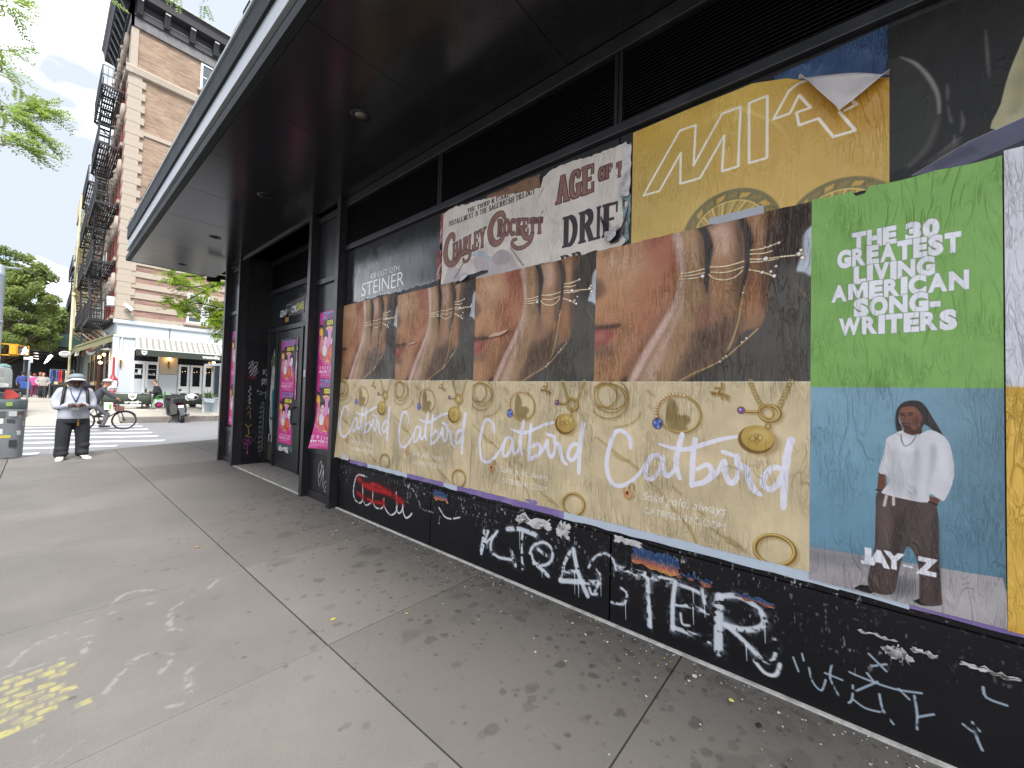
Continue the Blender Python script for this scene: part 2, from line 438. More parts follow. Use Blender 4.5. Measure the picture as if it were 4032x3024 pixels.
def slab(t, x, y, hgt, wid, stem=.24, hair=.09, gap=.06, warp=None):
    """polygons of slab-serif capitals, baseline at y (downwards positive), letters wid wide and hgt high"""
    out = []; cx = x
    for ch in t:
        if ch == ' ': cx += wid*.55; continue
        w = wid*(.55 if ch == 'I' else 1.15 if ch == 'M' else 1.0); q = []
        o = .25 if ch == 'I' else 0
        for g in WG.get(ch, []):
            k = g[0]
            if k == 'v': q.append([(g[1]-stem/2-o,0),(g[1]+stem/2-o,0),(g[1]+stem/2-o,1),(g[1]-stem/2-o,1)])
            elif k == 'V': q.append([(g[1]-stem/2,g[2]),(g[1]+stem/2,g[2]),(g[1]+stem/2,g[3]),(g[1]-stem/2,g[3])])
            elif k in 'dDe':
                s_ = stem if k in 'dD' else hair*1.2
                q.append([(g[1]-s_/2,g[2]),(g[1]+s_/2,g[2]),(g[3]+s_/2,g[4]),(g[3]-s_/2,g[4])])
            elif k == 'h': q.append([(g[1],g[3]-hair/2),(g[2],g[3]-hair/2),(g[2],g[3]+hair/2),(g[1],g[3]+hair/2)])
            elif k == 'f':
                z0, z1 = (0, hair*.9) if g[2] == 0 else (1-hair*.9, 1)
                q.append([(g[1]-stem/2-.08-o,z0),(g[1]+stem/2+.08-o,z0),(g[1]+stem/2+.08-o,z1),(g[1]-stem/2-.08-o,z1)])
            elif k == 't': q.append([(g[1]-hair*.6,g[2]-.16),(g[1]+hair*.6,g[2]-.16),(g[1]+hair*.6,g[2]+.16),(g[1]-hair*.6,g[2]+.16)])
            elif k in 'ocsu':
                if k == 'o':
                    a = np.linspace(g[1]*np.pi, g[2]*np.pi, 26); P = np.stack([.5+.36*np.cos(a), .5+.45*np.sin(a)], 1); wv = hair + (stem-hair)*np.abs(np.cos(a))
                elif k == 'c':
                    a = np.linspace(-np.pi/2, np.pi/2, 16); m_, r_ = (g[2]+g[3])/2, (g[3]-g[2])/2-hair/2
                    P = np.stack([g[1]+.12+(g[4]-g[1]-.12)*np.cos(a)*.9, m_+r_*np.sin(a)], 1); P = np.vstack([[(g[1], m_-r_)], P, [(g[1], m_+r_)]])
                    wv = np.r_[hair, hair+(stem-hair)*np.abs(np.cos(a)), hair]
                elif k == 's':
                    P = smooth([(.82,.78),(.6,.95),(.32,.92),(.2,.74),(.45,.55),(.72,.38),(.76,.18),(.5,.05),(.2,.1),(.14,.26)], 4); wv = hair+(stem-hair)*np.sin(np.linspace(0, np.pi, len(P)))
                else:
                    P = np.array([(.2,1),(.2,.3),(.28,.1),(.5,.04),(.72,.1),(.8,.3),(.8,1)]); wv = np.array([stem,stem,stem*.8,hair,hair*1.1,hair*1.2,hair*1.2])
                for i in range(len(P)-1):
                    d = P[i+1]-P[i]; nn = np.array([-d[1], d[0]])/max(1e-6, np.hypot(*d))
                    q.append([P[i]+nn*wv[i]/2, P[i]-nn*wv[i]/2, P[i+1]-nn*wv[i+1]/2, P[i+1]+nn*wv[i+1]/2])
                    tt = np.linspace(0, 2*np.pi, 8, endpoint=False)
                    q.append(P[i]+np.stack([np.cos(tt), np.sin(tt)], 1)*wv[i]/2)
        for z in q:
            z = np.asarray(z, float); z = np.stack([cx+z[:, 0]*w, y-z[:, 1]*hgt], 1)
            out.append(ccw(warp(z) if warp is not None else z))
        cx += w*(.62 if ch == 'I' else 1.0) + gap*wid
    return out, cx-x

def print_mat(name, im, rough=0.42, wr=1.0, wscale=1.0, spec=0.4, alpha=False, grime=0.15):
    """wheat-pasted print: the sheet's ink from its UVs, soaked paper creases as bump"""
    t = NT(name)
    uv = t.new('ShaderNodeUVMap'); ti = t.new('ShaderNodeTexImage'); ti.image = im; ti.interpolation = 'Cubic'; ti.extension = 'EXTEND'
    t.link(uv.outputs[0], ti.inputs[0])
    tc = t.new('ShaderNodeTexCoord'); oi = t.new('ShaderNodeObjectInfo')
    ad = t.new('ShaderNodeVectorMath', operation='ADD'); ml = t.new('ShaderNodeMath', operation='MULTIPLY'); ml.inputs[1].default_value = 37.0
    t.link(oi.outputs['Random'], ml.inputs[0]); t.link(tc.outputs['Object'], ad.inputs[0]); t.link(ml.outputs[0], ad.inputs[1])
    mp = t.new('ShaderNodeMapping'); mp.inputs['Scale'].default_value = (1, 22*wscale, 4.6*wscale); t.link(ad.outputs[0], mp.inputs[0])
    n2 = t.new('ShaderNodeTexNoise', Scale=0.8, Detail=2.5, Roughness=0.45, Distortion=0.3); t.link(mp.outputs[0], n2.inputs['Vector'])
    hs = n2.outputs['Fac']
    for sc_, w_, am in ((0.55, .05, .6), (1.2, .06, .4), (2.4, .08, .2)):    # creases run along level lines of a stretched field
        n1 = t.new('ShaderNodeTexNoise', Scale=sc_, Detail=2.5, Roughness=0.5, Distortion=1.1); t.link(mp.outputs[0], n1.inputs['Vector'])
        s1 = t.new('ShaderNodeMath', operation='SUBTRACT'); s1.inputs[1].default_value = 0.5; t.link(n1.outputs['Fac'], s1.inputs[0])
        b1 = t.new('ShaderNodeMath', operation='ABSOLUTE'); t.link(s1.outputs[0], b1.inputs[0])
        r1 = t.new('ShaderNodeMapRange', interpolation_type='SMOOTHSTEP'); r1.inputs['From Max'].default_value = w_; r1.inputs['To Min'].default_value = am; r1.inputs['To Max'].default_value = 0.0; t.link(b1.outputs[0], r1.inputs['Value'])
        nm = t.new('ShaderNodeTexNoise', Scale=2.2+sc_, Detail=1.5); t.link(ad.outputs[0], nm.inputs['Vector'])
        mk = t.new('ShaderNodeMapRange'); mk.inputs['From Min'].default_value = .44; mk.inputs['From Max'].default_value = .62; mk.inputs['To Max'].default_value = 1.5; t.link(nm.outputs['Fac'], mk.inputs['Value'])
        pr_ = t.new('ShaderNodeMath', operation='MULTIPLY_ADD'); t.link(r1.outputs[0], pr_.inputs[0]); t.link(mk.outputs[0], pr_.inputs[1]); t.link(hs, pr_.inputs[2]); hs = pr_.outputs[0]
    nl = t.new('ShaderNodeTexNoise', Scale=2.3, Detail=2.0); t.link(ad.outputs[0], nl.inputs['Vector'])
    ml_ = t.new('ShaderNodeMapRange'); ml_.inputs['From Min'].default_value = .35; ml_.inputs['From Max'].default_value = .65; ml_.inputs['To Min'].default_value = .25; ml_.inputs['To Max'].default_value = 1.3; t.link(nl.outputs['Fac'], ml_.inputs['Value'])
    hm_ = t.new('ShaderNodeMath', operation='MULTIPLY'); t.link(hs, hm_.inputs[0]); t.link(ml_.outputs[0], hm_.inputs[1]); hs = hm_.outputs[0]
    bp = t.new('ShaderNodeBump', Strength=min(1.0, 0.8*wr), Distance=0.013*wr); t.link(hs, bp.inputs['Height']); t.link(bp.outputs[0], t.b.inputs['Normal'])
    n3 = t.new('ShaderNodeTexNoise', Scale=9.0, Detail=6.0, Roughness=0.7); t.link(ad.outputs[0], n3.inputs['Vector'])
    mr = t.new('ShaderNodeMapRange'); mr.inputs['From Min'].default_value = 0.35; mr.inputs['From Max'].default_value = 0.75
    mr.inputs['To Min'].default_value = 1.0; mr.inputs['To Max'].default_value = 1.0-grime; t.link(n3.outputs['Fac'], mr.inputs['Value'])
    mx = t.new('ShaderNodeMix', data_type='RGBA', blend_type='MULTIPLY'); mx.inputs[0].default_value = 1.0
    t.link(ti.outputs['Color'], mx.inputs[6]); t.link(mr.outputs[0], mx.inputs[7]); t.link(mx.outputs[2], t.b.inputs['Base Color'])
    m2 = t.new('ShaderNodeMapRange'); m2.inputs['To Min'].default_value = rough-0.12; m2.inputs['To Max'].default_value = rough+0.14
    t.link(n2.outputs['Fac'], m2.inputs['Value']); t.link(m2.outputs[0], t.b.inputs['Roughness'])
    t.b.inputs['Specular IOR Level'].default_value = spec
    if alpha: t.link(ti.outputs['Alpha'], t.b.inputs['Alpha'])
    return t.m

def paper(name, Y0, Y1, Zt, Zb, mat, X, nx=60, nz=90, amp=0.004, seed=1, top=None, bot=None, left=None, right=None, extra=None, parent=None):
    """pasted sheet facing the street: u runs from Y0 (left) to Y1 (right), v from Zt down to Zb;
    top/bot(u) and left/right(v) trim the edge in metres, extra(u, v) pushes the sheet off the wall"""
    us = np.linspace(0, 1, nx+1); vv = np.linspace(0, 1, nz+1)
    w, hh = abs(Y0-Y1), Zt-Zb
    wob = vnoise(nz+1, nx+1, max(2, hh*2.2), max(3, w*9), seed, 3)-0.5
    wob2 = vnoise(nz+1, nx+1, max(1, hh*1.4), max(1, w*1.6), seed+50, 2)-0.5
    verts = []; uvs = []
    for j, v in enumerate(vv):
        for i, u in enumerate(us):
            zt = Zt - (top(u) if top else 0); zb = Zb + (bot(u) if bot else 0)
            z = zt + (zb-zt)*v
            y0 = Y0 - (left(v) if left else 0); y1 = Y1 + (right(v) if right else 0)
            y = y0 + (y1-y0)*u
            edge = min(1, 12*min(u, 1-u, v, 1-v)) if amp else 1
            off = 0.004 + amp*(wob[j, i]*1.6 + wob2[j, i]*1.6 + 0.9)*(0.4+0.6*edge)
            if extra: off += extra(u, v)
            verts.append((X-off, y, z)); uvs.append(((Y0-y)/(Y0-Y1), 1-(Zt-z)/hh))
    faces = [(j*(nx+1)+i, (j+1)*(nx+1)+i, (j+1)*(nx+1)+i+1, j*(nx+1)+i+1) for j in range(nz) for i in range(nx)]
    org = Vector((X, (Y0+Y1)/2, (Zt+Zb)/2))
    me = bpy.data.meshes.new(name); me.from_pydata([tuple(Vector(p)-org) for p in verts], [], faces)
    ul = me.uv_layers.new(name='UVMap'); li = np.empty(len(me.loops), int); me.loops.foreach_get('vertex_index', li)
    ul.data.foreach_set('uv', np.array(uvs, np.float32)[li].ravel())
    me.polygons.foreach_set('use_smooth', [True]*len(me.polygons)); me.update(); me.materials.append(mat)
    o = bpy.data.objects.new(name, me); COL.objects.link(o)
    o.location = org - (wloc(parent) if parent is not None else Vector((0,0,0)))
    if parent is not None: o.parent = parent
    return o
def jag(seed, amp, f=9):
    g = np.random.default_rng(seed); k = g.random(f*4)
    return lambda u: amp*float(np.interp(u*(len(k)-1), np.arange(len(k)), k))
# ------------------------------------------------------------------ black storefront (wall plane x = 2.51 facing the pavement)
XW = 2.51
M_black = pm('black_paint', h('1d1c1e'), rough=0.42, spec=0.45, var=0.25, vscale=4, bump=0.12, bscale=30, stain=h('2f2d2d'), stain_amt=0.5, stain_scale=3)
M_steel = pm('black_steel', h('242426'), rough=0.36, spec=0.5, var=0.2, vscale=5, bump=0.05, bscale=40, stain=h('4a4a4c'), stain_amt=0.25, stain_scale=7)
M_slat = pm('louvre_metal', h('101012'), rough=0.5, spec=0.5, var=0.15)
M_dark = pm('dark_void', h('0c0c0d'), rough=0.8, spec=0.2)
M_soff = pm('soffit_metal', h('222225'), rough=0.17, spec=0.5, var=0.25, stain=h('3a3a3c'), stain_amt=.35, stain_scale=1.2, vscale=1.5, bump=0.015, bscale=3, rvar=0.05)
M_alum = pm('brushed_aluminium', h('aeb0b2'), rough=0.45, metal=0.35, var=0.1, vscale=3, stretch=(6, 0.4, 6), bump=0.03, bscale=20)
M_fasc = pm('dark_fascia', h('1f2123'), rough=0.6, spec=0.25, var=0.15, vscale=3)
M_cap = pm('pale_flashing', h('aab0b2'), rough=0.5, metal=0.3, var=0.15)
M_caulk = pm('white_caulk', h('c9c8c0'), rough=0.8, var=0.25, vscale=20, stain=h('6d6a60'), stain_amt=0.8, stain_scale=6, bump=0.4, bscale=50)

sf = thing('black_storefront', 'black painted shopfront with louvres, steel fins, recessed door and wide canopy along the pavement', 'shopfront', (XW, 4.0, 0))
MB().box(3.06, 12, -4, 9.9, 0, 7.5).build('building_wall', M_black, sf)
# graffiti on the kick panels, strokes in metres from the far end and from the top of the panel
GRAF = [(0.022,'w',[(0.704,0.143),(0.506,0.152),(0.432,0.269),(0.419,0.377),(0.466,0.452),(0.56,0.476),(0.636,0.42),(0.623,0.238)]),(0.02,'w',[(0.635,0.41),(0.708,0.467),(0.783,0.443),(0.853,0.379),(0.84,0.192)]),(0.02,'w',[(0.855,0.399),(0.914,0.451),(1.004,0.453),(1.072,0.415),(1.083,0.326)]),(0.02,'w',[(1.088,0.392),(1.143,0.448),(1.229,0.473),(1.309,0.432),(1.337,0.362),(1.311,0.209)]),(0.02,'w',[(1.322,0.374),(1.357,0.422),(1.404,0.412),(1.44,0.359),(1.438,0.319)]),(0.02,'w',[(1.438,0.323),(1.45,0.394),(1.499,0.446),(1.559,0.42),(1.601,0.38)]),(0.07,'r',[(0.529,0.191),(0.591,0.212),(0.712,0.254),(0.937,0.255),(1.181,0.241)]),(0.05,'r',[(0.501,0.362),(0.683,0.391),(0.873,0.395),(1.035,0.383)]),(0.06,'r',[(0.711,0.244),(0.933,0.206),(1.113,0.244),(1.282,0.261),(1.412,0.292)]),(0.03,'r',[(0.548,0.177),(0.543,0.24)]),(0.04,'r',[(1.067,0.348),(1.098,0.41)]),(0.04,'r',[(1.334,0.307),(1.444,0.295)]),(0.012,'s',[(1.509,0.092),(1.618,0.146),(1.71,0.235),(1.77,0.301),(2.013,0.293)]),(0.012,'s',[(1.526,0.126),(1.506,0.301)]),(0.016,'w',[(2.023,0.233),(2.103,0.298),(2.19,0.304),(2.32,0.264)]),(0.012,'s',[(2.061,0.217),(2.031,0.388)]),(0.02,'s',[(1.445,0.057),(1.449,0.112),(1.541,0.114),(1.598,0.069)]),(0.055,'W',[(2.629,0.313),(2.6,0.51)]),(0.044,'W',[(2.769,0.296),(2.622,0.435)]),(0.05,'W',[(2.676,0.301),(2.6,0.493)]),(0.0495,'W',[(2.78,0.277),(2.715,0.377),(2.718,0.461),(2.811,0.486),(2.942,0.465)]),(0.055,'W',[(2.94,0.401),(2.986,0.501)]),(0.055,'W',[(2.89,0.234),(3.017,0.204),(3.178,0.212)]),(0.044,'W',[(3.049,0.228),(3.042,0.325),(3.059,0.511)]),(0.045,'W',[(3.124,0.366),(3.161,0.294),(3.256,0.247),(3.331,0.28),(3.324,0.371),(3.242,0.425),(3.165,0.417),(3.144,0.361)]),(0.05,'W',[(3.201,0.314),(3.277,0.339)]),(0.055,'W',[(3.166,0.432),(3.243,0.455),(3.3,0.483)]),(0.0495,'W',[(3.488,0.252),(3.44,0.353),(3.408,0.479)]),(0.055,'W',[(3.513,0.231),(3.559,0.389),(3.635,0.518)]),(0.055,'W',[(3.408,0.486),(3.56,0.445),(3.717,0.402)]),(0.04,'W',[(3.458,0.405),(3.558,0.375)]),(0.035,'W',[(3.638,0.323),(3.683,0.24),(3.758,0.192),(3.818,0.216),(3.841,0.276)]),(0.03,'W',[(3.7,0.318),(3.732,0.363),(3.688,0.473)]),(0.03,'W',[(3.649,0.458),(3.666,0.494),(3.704,0.481)]),(0.03,'W',[(3.878,0.383),(3.921,0.408),(3.895,0.482),(3.809,0.499)]),(0.055,'W',[(3.847,0.26),(3.959,0.253),(4.064,0.24),(4.132,0.237)]),(0.044,'W',[(4.052,0.25),(4.061,0.398),(4.07,0.556)]),(0.055,'W',[(3.971,0.263),(4.04,0.253),(4.139,0.243),(4.222,0.232)]),(0.0385,'W',[(4.057,0.264),(4.065,0.413),(4.079,0.559)]),(0.055,'W',[(4.222,0.232),(4.209,0.362),(4.211,0.518)]),(0.044,'W',[(4.233,0.245),(4.322,0.246),(4.389,0.259)]),(0.0385,'W',[(4.219,0.369),(4.324,0.347),(4.404,0.353)]),(0.044,'W',[(4.211,0.507),(4.297,0.504),(4.411,0.508)]),(0.03,'W',[(4.37,0.225),(4.39,0.318)]),(0.06875,'W',[(4.462,0.239),(4.459,0.371),(4.461,0.545)]),(0.055,'W',[(4.467,0.237),(4.541,0.207),(4.616,0.218),(4.665,0.256),(4.677,0.306),(4.634,0.351),(4.568,0.377),(4.491,0.383)]),(0.0495,'W',[(4.499,0.385),(4.56,0.418),(4.61,0.453),(4.643,0.476)]),(0.03,'W',[(4.643,0.467),(4.683,0.504),(4.721,0.469),(4.729,0.403),(4.721,0.362)]),(0.02,'w',[(4.635,0.516),(4.683,0.558),(4.73,0.546),(4.748,0.484)]),(0.014,'w',[(4.255,0.408),(4.266,0.465),(4.306,0.46)]),(0.016,'b',[(4.803,0.424),(4.825,0.484)]),(0.016,'b',[(4.846,0.422),(4.839,0.391)]),(0.016,'b',[(4.867,0.447),(4.882,0.509),(4.916,0.534),(4.932,0.476)]),(0.016,'b',[(4.955,0.391),(4.949,0.46),(4.982,0.527)]),(0.016,'b',[(4.929,0.444),(4.994,0.447)]),(0.016,'b',[(5.087,0.284),(5.146,0.336)]),(0.016,'b',[(5.099,0.334),(5.146,0.305)]),(0.016,'b',[(5.081,0.374),(5.105,0.402)]),(0.016,'b',[(5.013,0.397),(5.069,0.403),(5.169,0.402),(5.257,0.378)]),(0.016,'b',[(5.032,0.453),(5.029,0.519),(5.017,0.541)]),(0.016,'b',[(5.032,0.485),(5.117,0.396)]),(0.016,'b',[(5.033,0.517),(5.076,0.535),(5.135,0.524)]),(0.016,'b',[(5.123,0.448),(5.135,0.512),(5.169,0.556)]),(0.016,'b',[(5.186,0.394),(5.219,0.423)]),(0.016,'b',[(5.235,0.4),(5.243,0.471),(5.243,0.538)]),(0.016,'b',[(5.246,0.484),(5.293,0.448)]),(0.016,'b',[(5.431,0.268),(5.44,0.305),(5.492,0.309)]),(0.016,'b',[(5.376,0.444),(5.412,0.466)]),(0.016,'b',[(5.402,0.422),(5.414,0.479),(5.428,0.519)]),(0.016,'b',[(5.412,0.438),(5.421,0.447)])]
KW, KH = 5.8, 0.64
kc = Cv(KW, KH, 460, h('131215'))
kc.a *= (0.75 + 0.5*vnoise(kc.h, kc.w, 3, 30, 5, 4))[..., None]
# weathered flecks of old paste and paint, denser near the posters
fl = vnoise(kc.h, kc.w, 22, 420, 8, 3); patch = vnoise(kc.h, kc.w, 2, 12, 9, 3); hz = np.linspace(1.0, 0.1, kc.h)[:, None]
fm = np.clip((fl-0.70)*14, 0, 1)*np.clip((patch*hz-0.30)*5, 0, 1)
kc.a = kc.a*(1-0.75*fm[..., None]) + np.array(h('c8c6c4'))*0.75*fm[..., None]
fm = np.clip((vnoise(kc.h, kc.w, 40, 300, 18, 3)-0.70)*14, 0, 1)*np.clip((vnoise(kc.h, kc.w, 2, 10, 19, 2)*hz-0.30)*5, 0, 1)
kc.a = kc.a*(1-0.55*fm[..., None]) + np.array(h('6b4f4c'))*0.55*fm[..., None]
worn = np.clip((vnoise(kc.h, kc.w, 26, 130, 3, 3)-0.36)*9, 0, 1)
worn2 = np.clip((vnoise(kc.h, kc.w, 30, 260, 4, 3)-0.50)*9, 0, 1)
solid = np.clip((vnoise(kc.h, kc.w, 20, 160, 6, 3)-0.25)*8, 0, 1)
for w_, k_, p_ in GRAF:
    P = smooth(p_, 5) if k_ in 'wrs' else smooth(p_, 3)
    if k_ == 'r':
        kc.line(P, w_*1.3, h('8f1013'), 0.55, blur=0.03); kc.line(P, w_*0.7, h('b31a1b'), 0.9, blur=0.006, tex=worn)
    elif k_ == 's': kc.line(P, w_*1.6, h('b9b9bb'), 0.7, blur=0.004, tex=worn2)
    elif k_ == 'w': kc.line(P, w_, h('dcdcde'), 0.95, blur=0.002, tex=solid)
    elif k_ == 'W':
        kc.line(P, w_*1.2, h('b9c2cc'), 0.35, blur=0.02, tex=worn2); kc.line(P, w_*R.uniform(.5, .72), h('cfd3d8'), 0.95, blur=0.0015, tex=solid if R.random() < .6 else worn)
        if R.random() < .6:
            q = P[len(P)//2]; kc.line([q, (q[0]+.005, q[1]+R.uniform(.05, .16))], [.008, .004], h('d8dde4'), 0.8)
    elif k_ == 'b': kc.line(P, w_*0.6, h('a3b1bc'), 0.9, tex=solid)
for i in range(46):                                    # drips and chips
    x, y = R.uniform(0.1, 5.7), R.uniform(0.02, .3); kc.line([(x, y), (x+R.uniform(-.01, .01), y+R.uniform(.01, .12))], R.uniform(.003, .008), h('bdbcbc'), R.uniform(.2, .7), tex=worn2)
K_im = kc.image('kick_panel_paint')
tk = NT('graffitied_black_paint')
g_ = tk.new('ShaderNodeNewGeometry'); sp = tk.new('ShaderNodeSeparateXYZ'); cb = tk.new('ShaderNodeCombineXYZ')
mu = tk.new('ShaderNodeMapRange'); mu.inputs['From Min'].default_value = 5.0; mu.inputs['From Max'].default_value = 5.0-KW
mv = tk.new('ShaderNodeMapRange'); mv.inputs['From Min'].default_value = 0.0; mv.inputs['From Max'].default_value = KH
tk.link(g_.outputs['Position'], sp.inputs[0]); tk.link(sp.outputs['Y'], mu.inputs['Value']); tk.link(sp.outputs['Z'], mv.inputs['Value'])
tk.link(mu.outputs[0], cb.inputs[0]); tk.link(mv.outputs[0], cb.inputs[1])
ti = tk.new('ShaderNodeTexImage'); ti.image = K_im; ti.interpolation = 'Cubic'; ti.extension = 'EXTEND'; tk.link(cb.outputs[0], ti.inputs[0])
tk.link(ti.outputs['Color'], tk.b.inputs['Base Color']); tk.b.inputs['Roughness'].default_value = 0.55; tk.b.inputs['Specular IOR Level'].default_value = 0.25
nb = tk.new('ShaderNodeTexNoise', Scale=45.0, Detail=5.0); tk.link(g_.outputs['Position'], nb.inputs['Vector'])
bp = tk.new('ShaderNodeBump', Strength=0.25, Distance=0.004); tk.link(nb.outputs['Fac'], bp.inputs['Height']); tk.link(bp.outputs[0], tk.b.inputs['Normal'])
M_kick = tk.m

SEAMS = [4.99, 3.10, 1.20, -0.70, -2.60]
for a, b in zip(SEAMS[:-1], SEAMS[1:]):
    MB().bev(2.50, 2.56, b+.006, a-.006, 0.012, 0.575, .003).build('kick_panel', M_kick, sf)
    MB().bev(2.515, 2.56, b+.004, a-.004, 0.642, 3.315, .003).build('poster_board', M_black, sf)
    # louvre: two jambs and each slat
    lv = MB().box(2.53, 2.56, b+.005, a-.005, 3.385, 3.885).build('louvre', M_dark, sf)
    MB().box(2.478, 2.53, a-.03, a-.004, 3.385, 3.885).build('louvre_jamb', M_slat, lv)
    MB().box(2.478, 2.53, b+.004, b+.03, 3.385, 3.885).build('louvre_jamb', M_slat, lv)
    first = None; N = 20
    for i in range(N):
        z = 3.397 + i*.0245
        if first is None:
            s_ = MB(); yl = (a-b)/2-.031
            s_.add([(-.022,-yl,0),(-.022,yl,0),(.022,yl,.016),(.022,-yl,.016),(-.022,-yl,-.0025),(-.022,yl,-.0025),(.022,yl,.0135),(.022,-yl,.0135)],
                   [(0,1,2,3),(7,6,5,4),(0,4,5,1),(1,5,6,2),(2,6,7,3),(3,7,4,0)])
            first = s_.build('slat', M_slat, lv, local=True); first.location = Vector((2.505, (a+b)/2, z))-wloc(lv)
        else: inst(first, 'slat', lv, Vector((2.505, (a+b)/2, z))-wloc(lv))
MB().box(2.5165, 2.56, -2.6, 4.99, 0.578, 0.640).build('ledge', M_kick, sf)
MB().bev(2.472, 2.56, -2.6, 4.99, 3.317, 3.383, .006).build('beam', M_steel, sf)
MB().bev(2.462, 2.56, -2.6, 4.99, 3.887, 4.0, .008).build('beam', M_steel, sf)
MB().box(2.478, 2.50, -2.6, 4.98, 0.0, 0.011).build('caulk_line', M_caulk, sf)
# steel fins, each a bright-edged flange and a web
for y in (9.90, 9.02, 5.86, 5.03):
    m = MB(); m.bev(2.395, 2.407, y-.045, y+.045, 0, 4.0, .004); m.bev(2.407, 2.56, y-.03, y+.03, 0, 3.998, .003)
    m.build('fin', M_steel, sf)
def narrow(y0, y1):
    MB().box(2.52, 2.56, y0, y1, 0.70, 4.0).build('narrow_panel', M_steel, sf)
    MB().bev(2.50, 2.56, y0, y1, 0.10, 0.62, .003).build('narrow_panel', M_black, sf)
    MB().bev(2.475, 2.56, y0, y1, 0.0, 0.098, .004).build('sill', M_steel, sf)
    for z in (0.622, 2.99, 3.88): MB().bev(2.485, 2.56, y0, y1, z, z+.075, .004).build('beam', M_steel, sf)
narrow(5.075, 5.815); narrow(9.065, 9.855)
# door recess
MB().box(2.56, 3.0, 9.0, 9.05, 0, 4.1).build('recess_wall', M_black, sf)
MB().box(2.56, 3.0, 5.83, 5.885, 0, 4.1).build('recess_wall', M_black, sf)
MB().box(2.40, 3.0, 5.885, 9.0, 4.1, 4.16).build('recess_ceiling', M_soff, sf)
MB().bev(2.42, 2.47, 5.91, 8.97, 3.97, 4.10, .006).build('beam', M_steel, sf)
MB().box(2.44, 3.0, 5.885, 9.0, 0.0, 0.006).build('threshold_slab', pm('threshold_concrete', h('8a857d'), rough=.85, var=.2, vscale=9, stain=h('4f4a45'), stain_amt=.7, stain_scale=8), sf)
MB().box(2.425, 2.445, 5.90, 8.97, 0.0, 0.010).build('caulk_line', M_caulk, sf)
for (y0, y1, z0, z1, nm) in ((5.885, 9.0, 2.62, 2.71, 'beam'), (5.885, 9.0, 3.40, 3.49, 'beam'), (5.885, 9.0, 4.0, 4.1, 'beam'), (8.50, 8.58, 0, 2.62, 'door_jamb'), (7.34, 7.42, 0, 2.62, 'door_jamb'), (8.94, 9.0, 0, 2.62, 'door_jamb')):
    MB().bev(2.945, 3.03, y0, y1, z0, z1, .005).build(nm, M_steel, sf)
MB().box(2.99, 3.03, 5.885, 9.0, 2.71, 3.40).build('transom_panel', pm('gloss_black', h('222325'), rough=.12, spec=.6), sf)
lv = MB().box(3.0, 3.03, 5.885, 9.0, 3.49, 4.0).build('louvre', M_dark, sf)
first = None
for i in range(20):
    z = 3.505 + i*.0245
    if first is None:
        s_ = MB(); s_.add([(-.022,-1.55,0),(-.022,1.55,0),(.022,1.55,.016),(.022,-1.55,.016),(-.022,-1.55,-.0025),(-.022,1.55,-.0025),(.022,1.55,.0135),(.022,-1.55,.0135)],
                          [(0,1,2,3),(7,6,5,4),(0,4,5,1),(1,5,6,2),(2,6,7,3),(3,7,4,0)])
        first = s_.build('slat', M_slat, lv, local=True); first.location = Vector((2.975, 7.442, z))-wloc(lv)
    else: inst(first, 'slat', lv, Vector((2.975, 7.442, z))-wloc(lv))
MB().box(2.99, 3.03, 5.885, 7.34, 0, 2.62).build('side_panel', M_black, sf)
# door leaf with lower glass strip and pull handle
dr = MB().bev(2.965, 3.005, 7.425, 8.495, 0.015, 2.61, .004).build('door', M_steel, sf)
M_glass = pm('dirty_glass', h('5c6664'), rough=.08, spec=.7, var=.5, vscale=5)
MB().box(2.958, 2.964, 7.62, 8.34, 0.36, 2.46).build('glass_panel', M_glass, dr)
m = MB(); m.tube([(2.96,7.54,1.17),(2.90,7.54,1.17),(2.885,7.54,1.15),(2.885,7.54,.90),(2.90,7.54,.88),(2.96,7.54,.88)], .013, 8); m.build('handle', M_slat, dr)
m = MB()
for z in (.25, 1.2, 2.3): m.tube([(2.952, 8.49, z-.06), (2.952, 8.49, z+.06)], .012, 8)
m.build('hinge', M_slat, dr)
# sidelight with old paste and paint on it
sc_ = Cv(.36, 2.5, 300, h('1e1f20'))
sc_.fill(smooth([(.02,.55),(.12,.4),(.25,.35),(.33,.5),(.33,.72),(.15,.8)], 6, True), h('5d6350'), .9, blur=.03)
sc_.fill(smooth([(.1,.72),(.25,.66),(.3,.9),(.24,1.4),(.28,1.9),(.14,1.95),(.05,1.5)], 6, True), h('b9bab6'), .95, blur=.01)
sc_.fill(smooth([(.17,1.16),(.34,1.12),(.34,1.75),(.28,2.0),(.2,1.6)], 6, True), h('1f6c86'), .97, blur=.006)
sc_.line(smooth([(.06,1.3),(.12,1.62),(.2,1.68),(.33,1.6)], 6), .03, h('15171a'), .95)
sc_.rect(.06,1.98,.3,2.14,h('a9a9a4')); sc_.rect(.12,2.0,.2,2.14,h('22201f'))
sc_.rect(.02,2.16,.34,2.5,h('4b4d3f'), .85, blur=.01)
sc_.line([(.18,.3),(.2,.42)], .02, h('d8d8d6')); sc_.line([(.27,.28),(.27,.4)], .02, h('d8d8d6'))
sc_.noise(.5, 9, 3, 21)
paper('sidelight_glass', 8.935, 8.585, 2.58, .08, print_mat('sidelight_print', sc_.image('sidelight_paint'), rough=.2, wr=.1), 2.985, 2, 4, amp=0, parent=sf)
MB().box(2.99, 3.02, 8.58, 8.94, 0.0, 2.62).build('side_panel', M_black, sf)
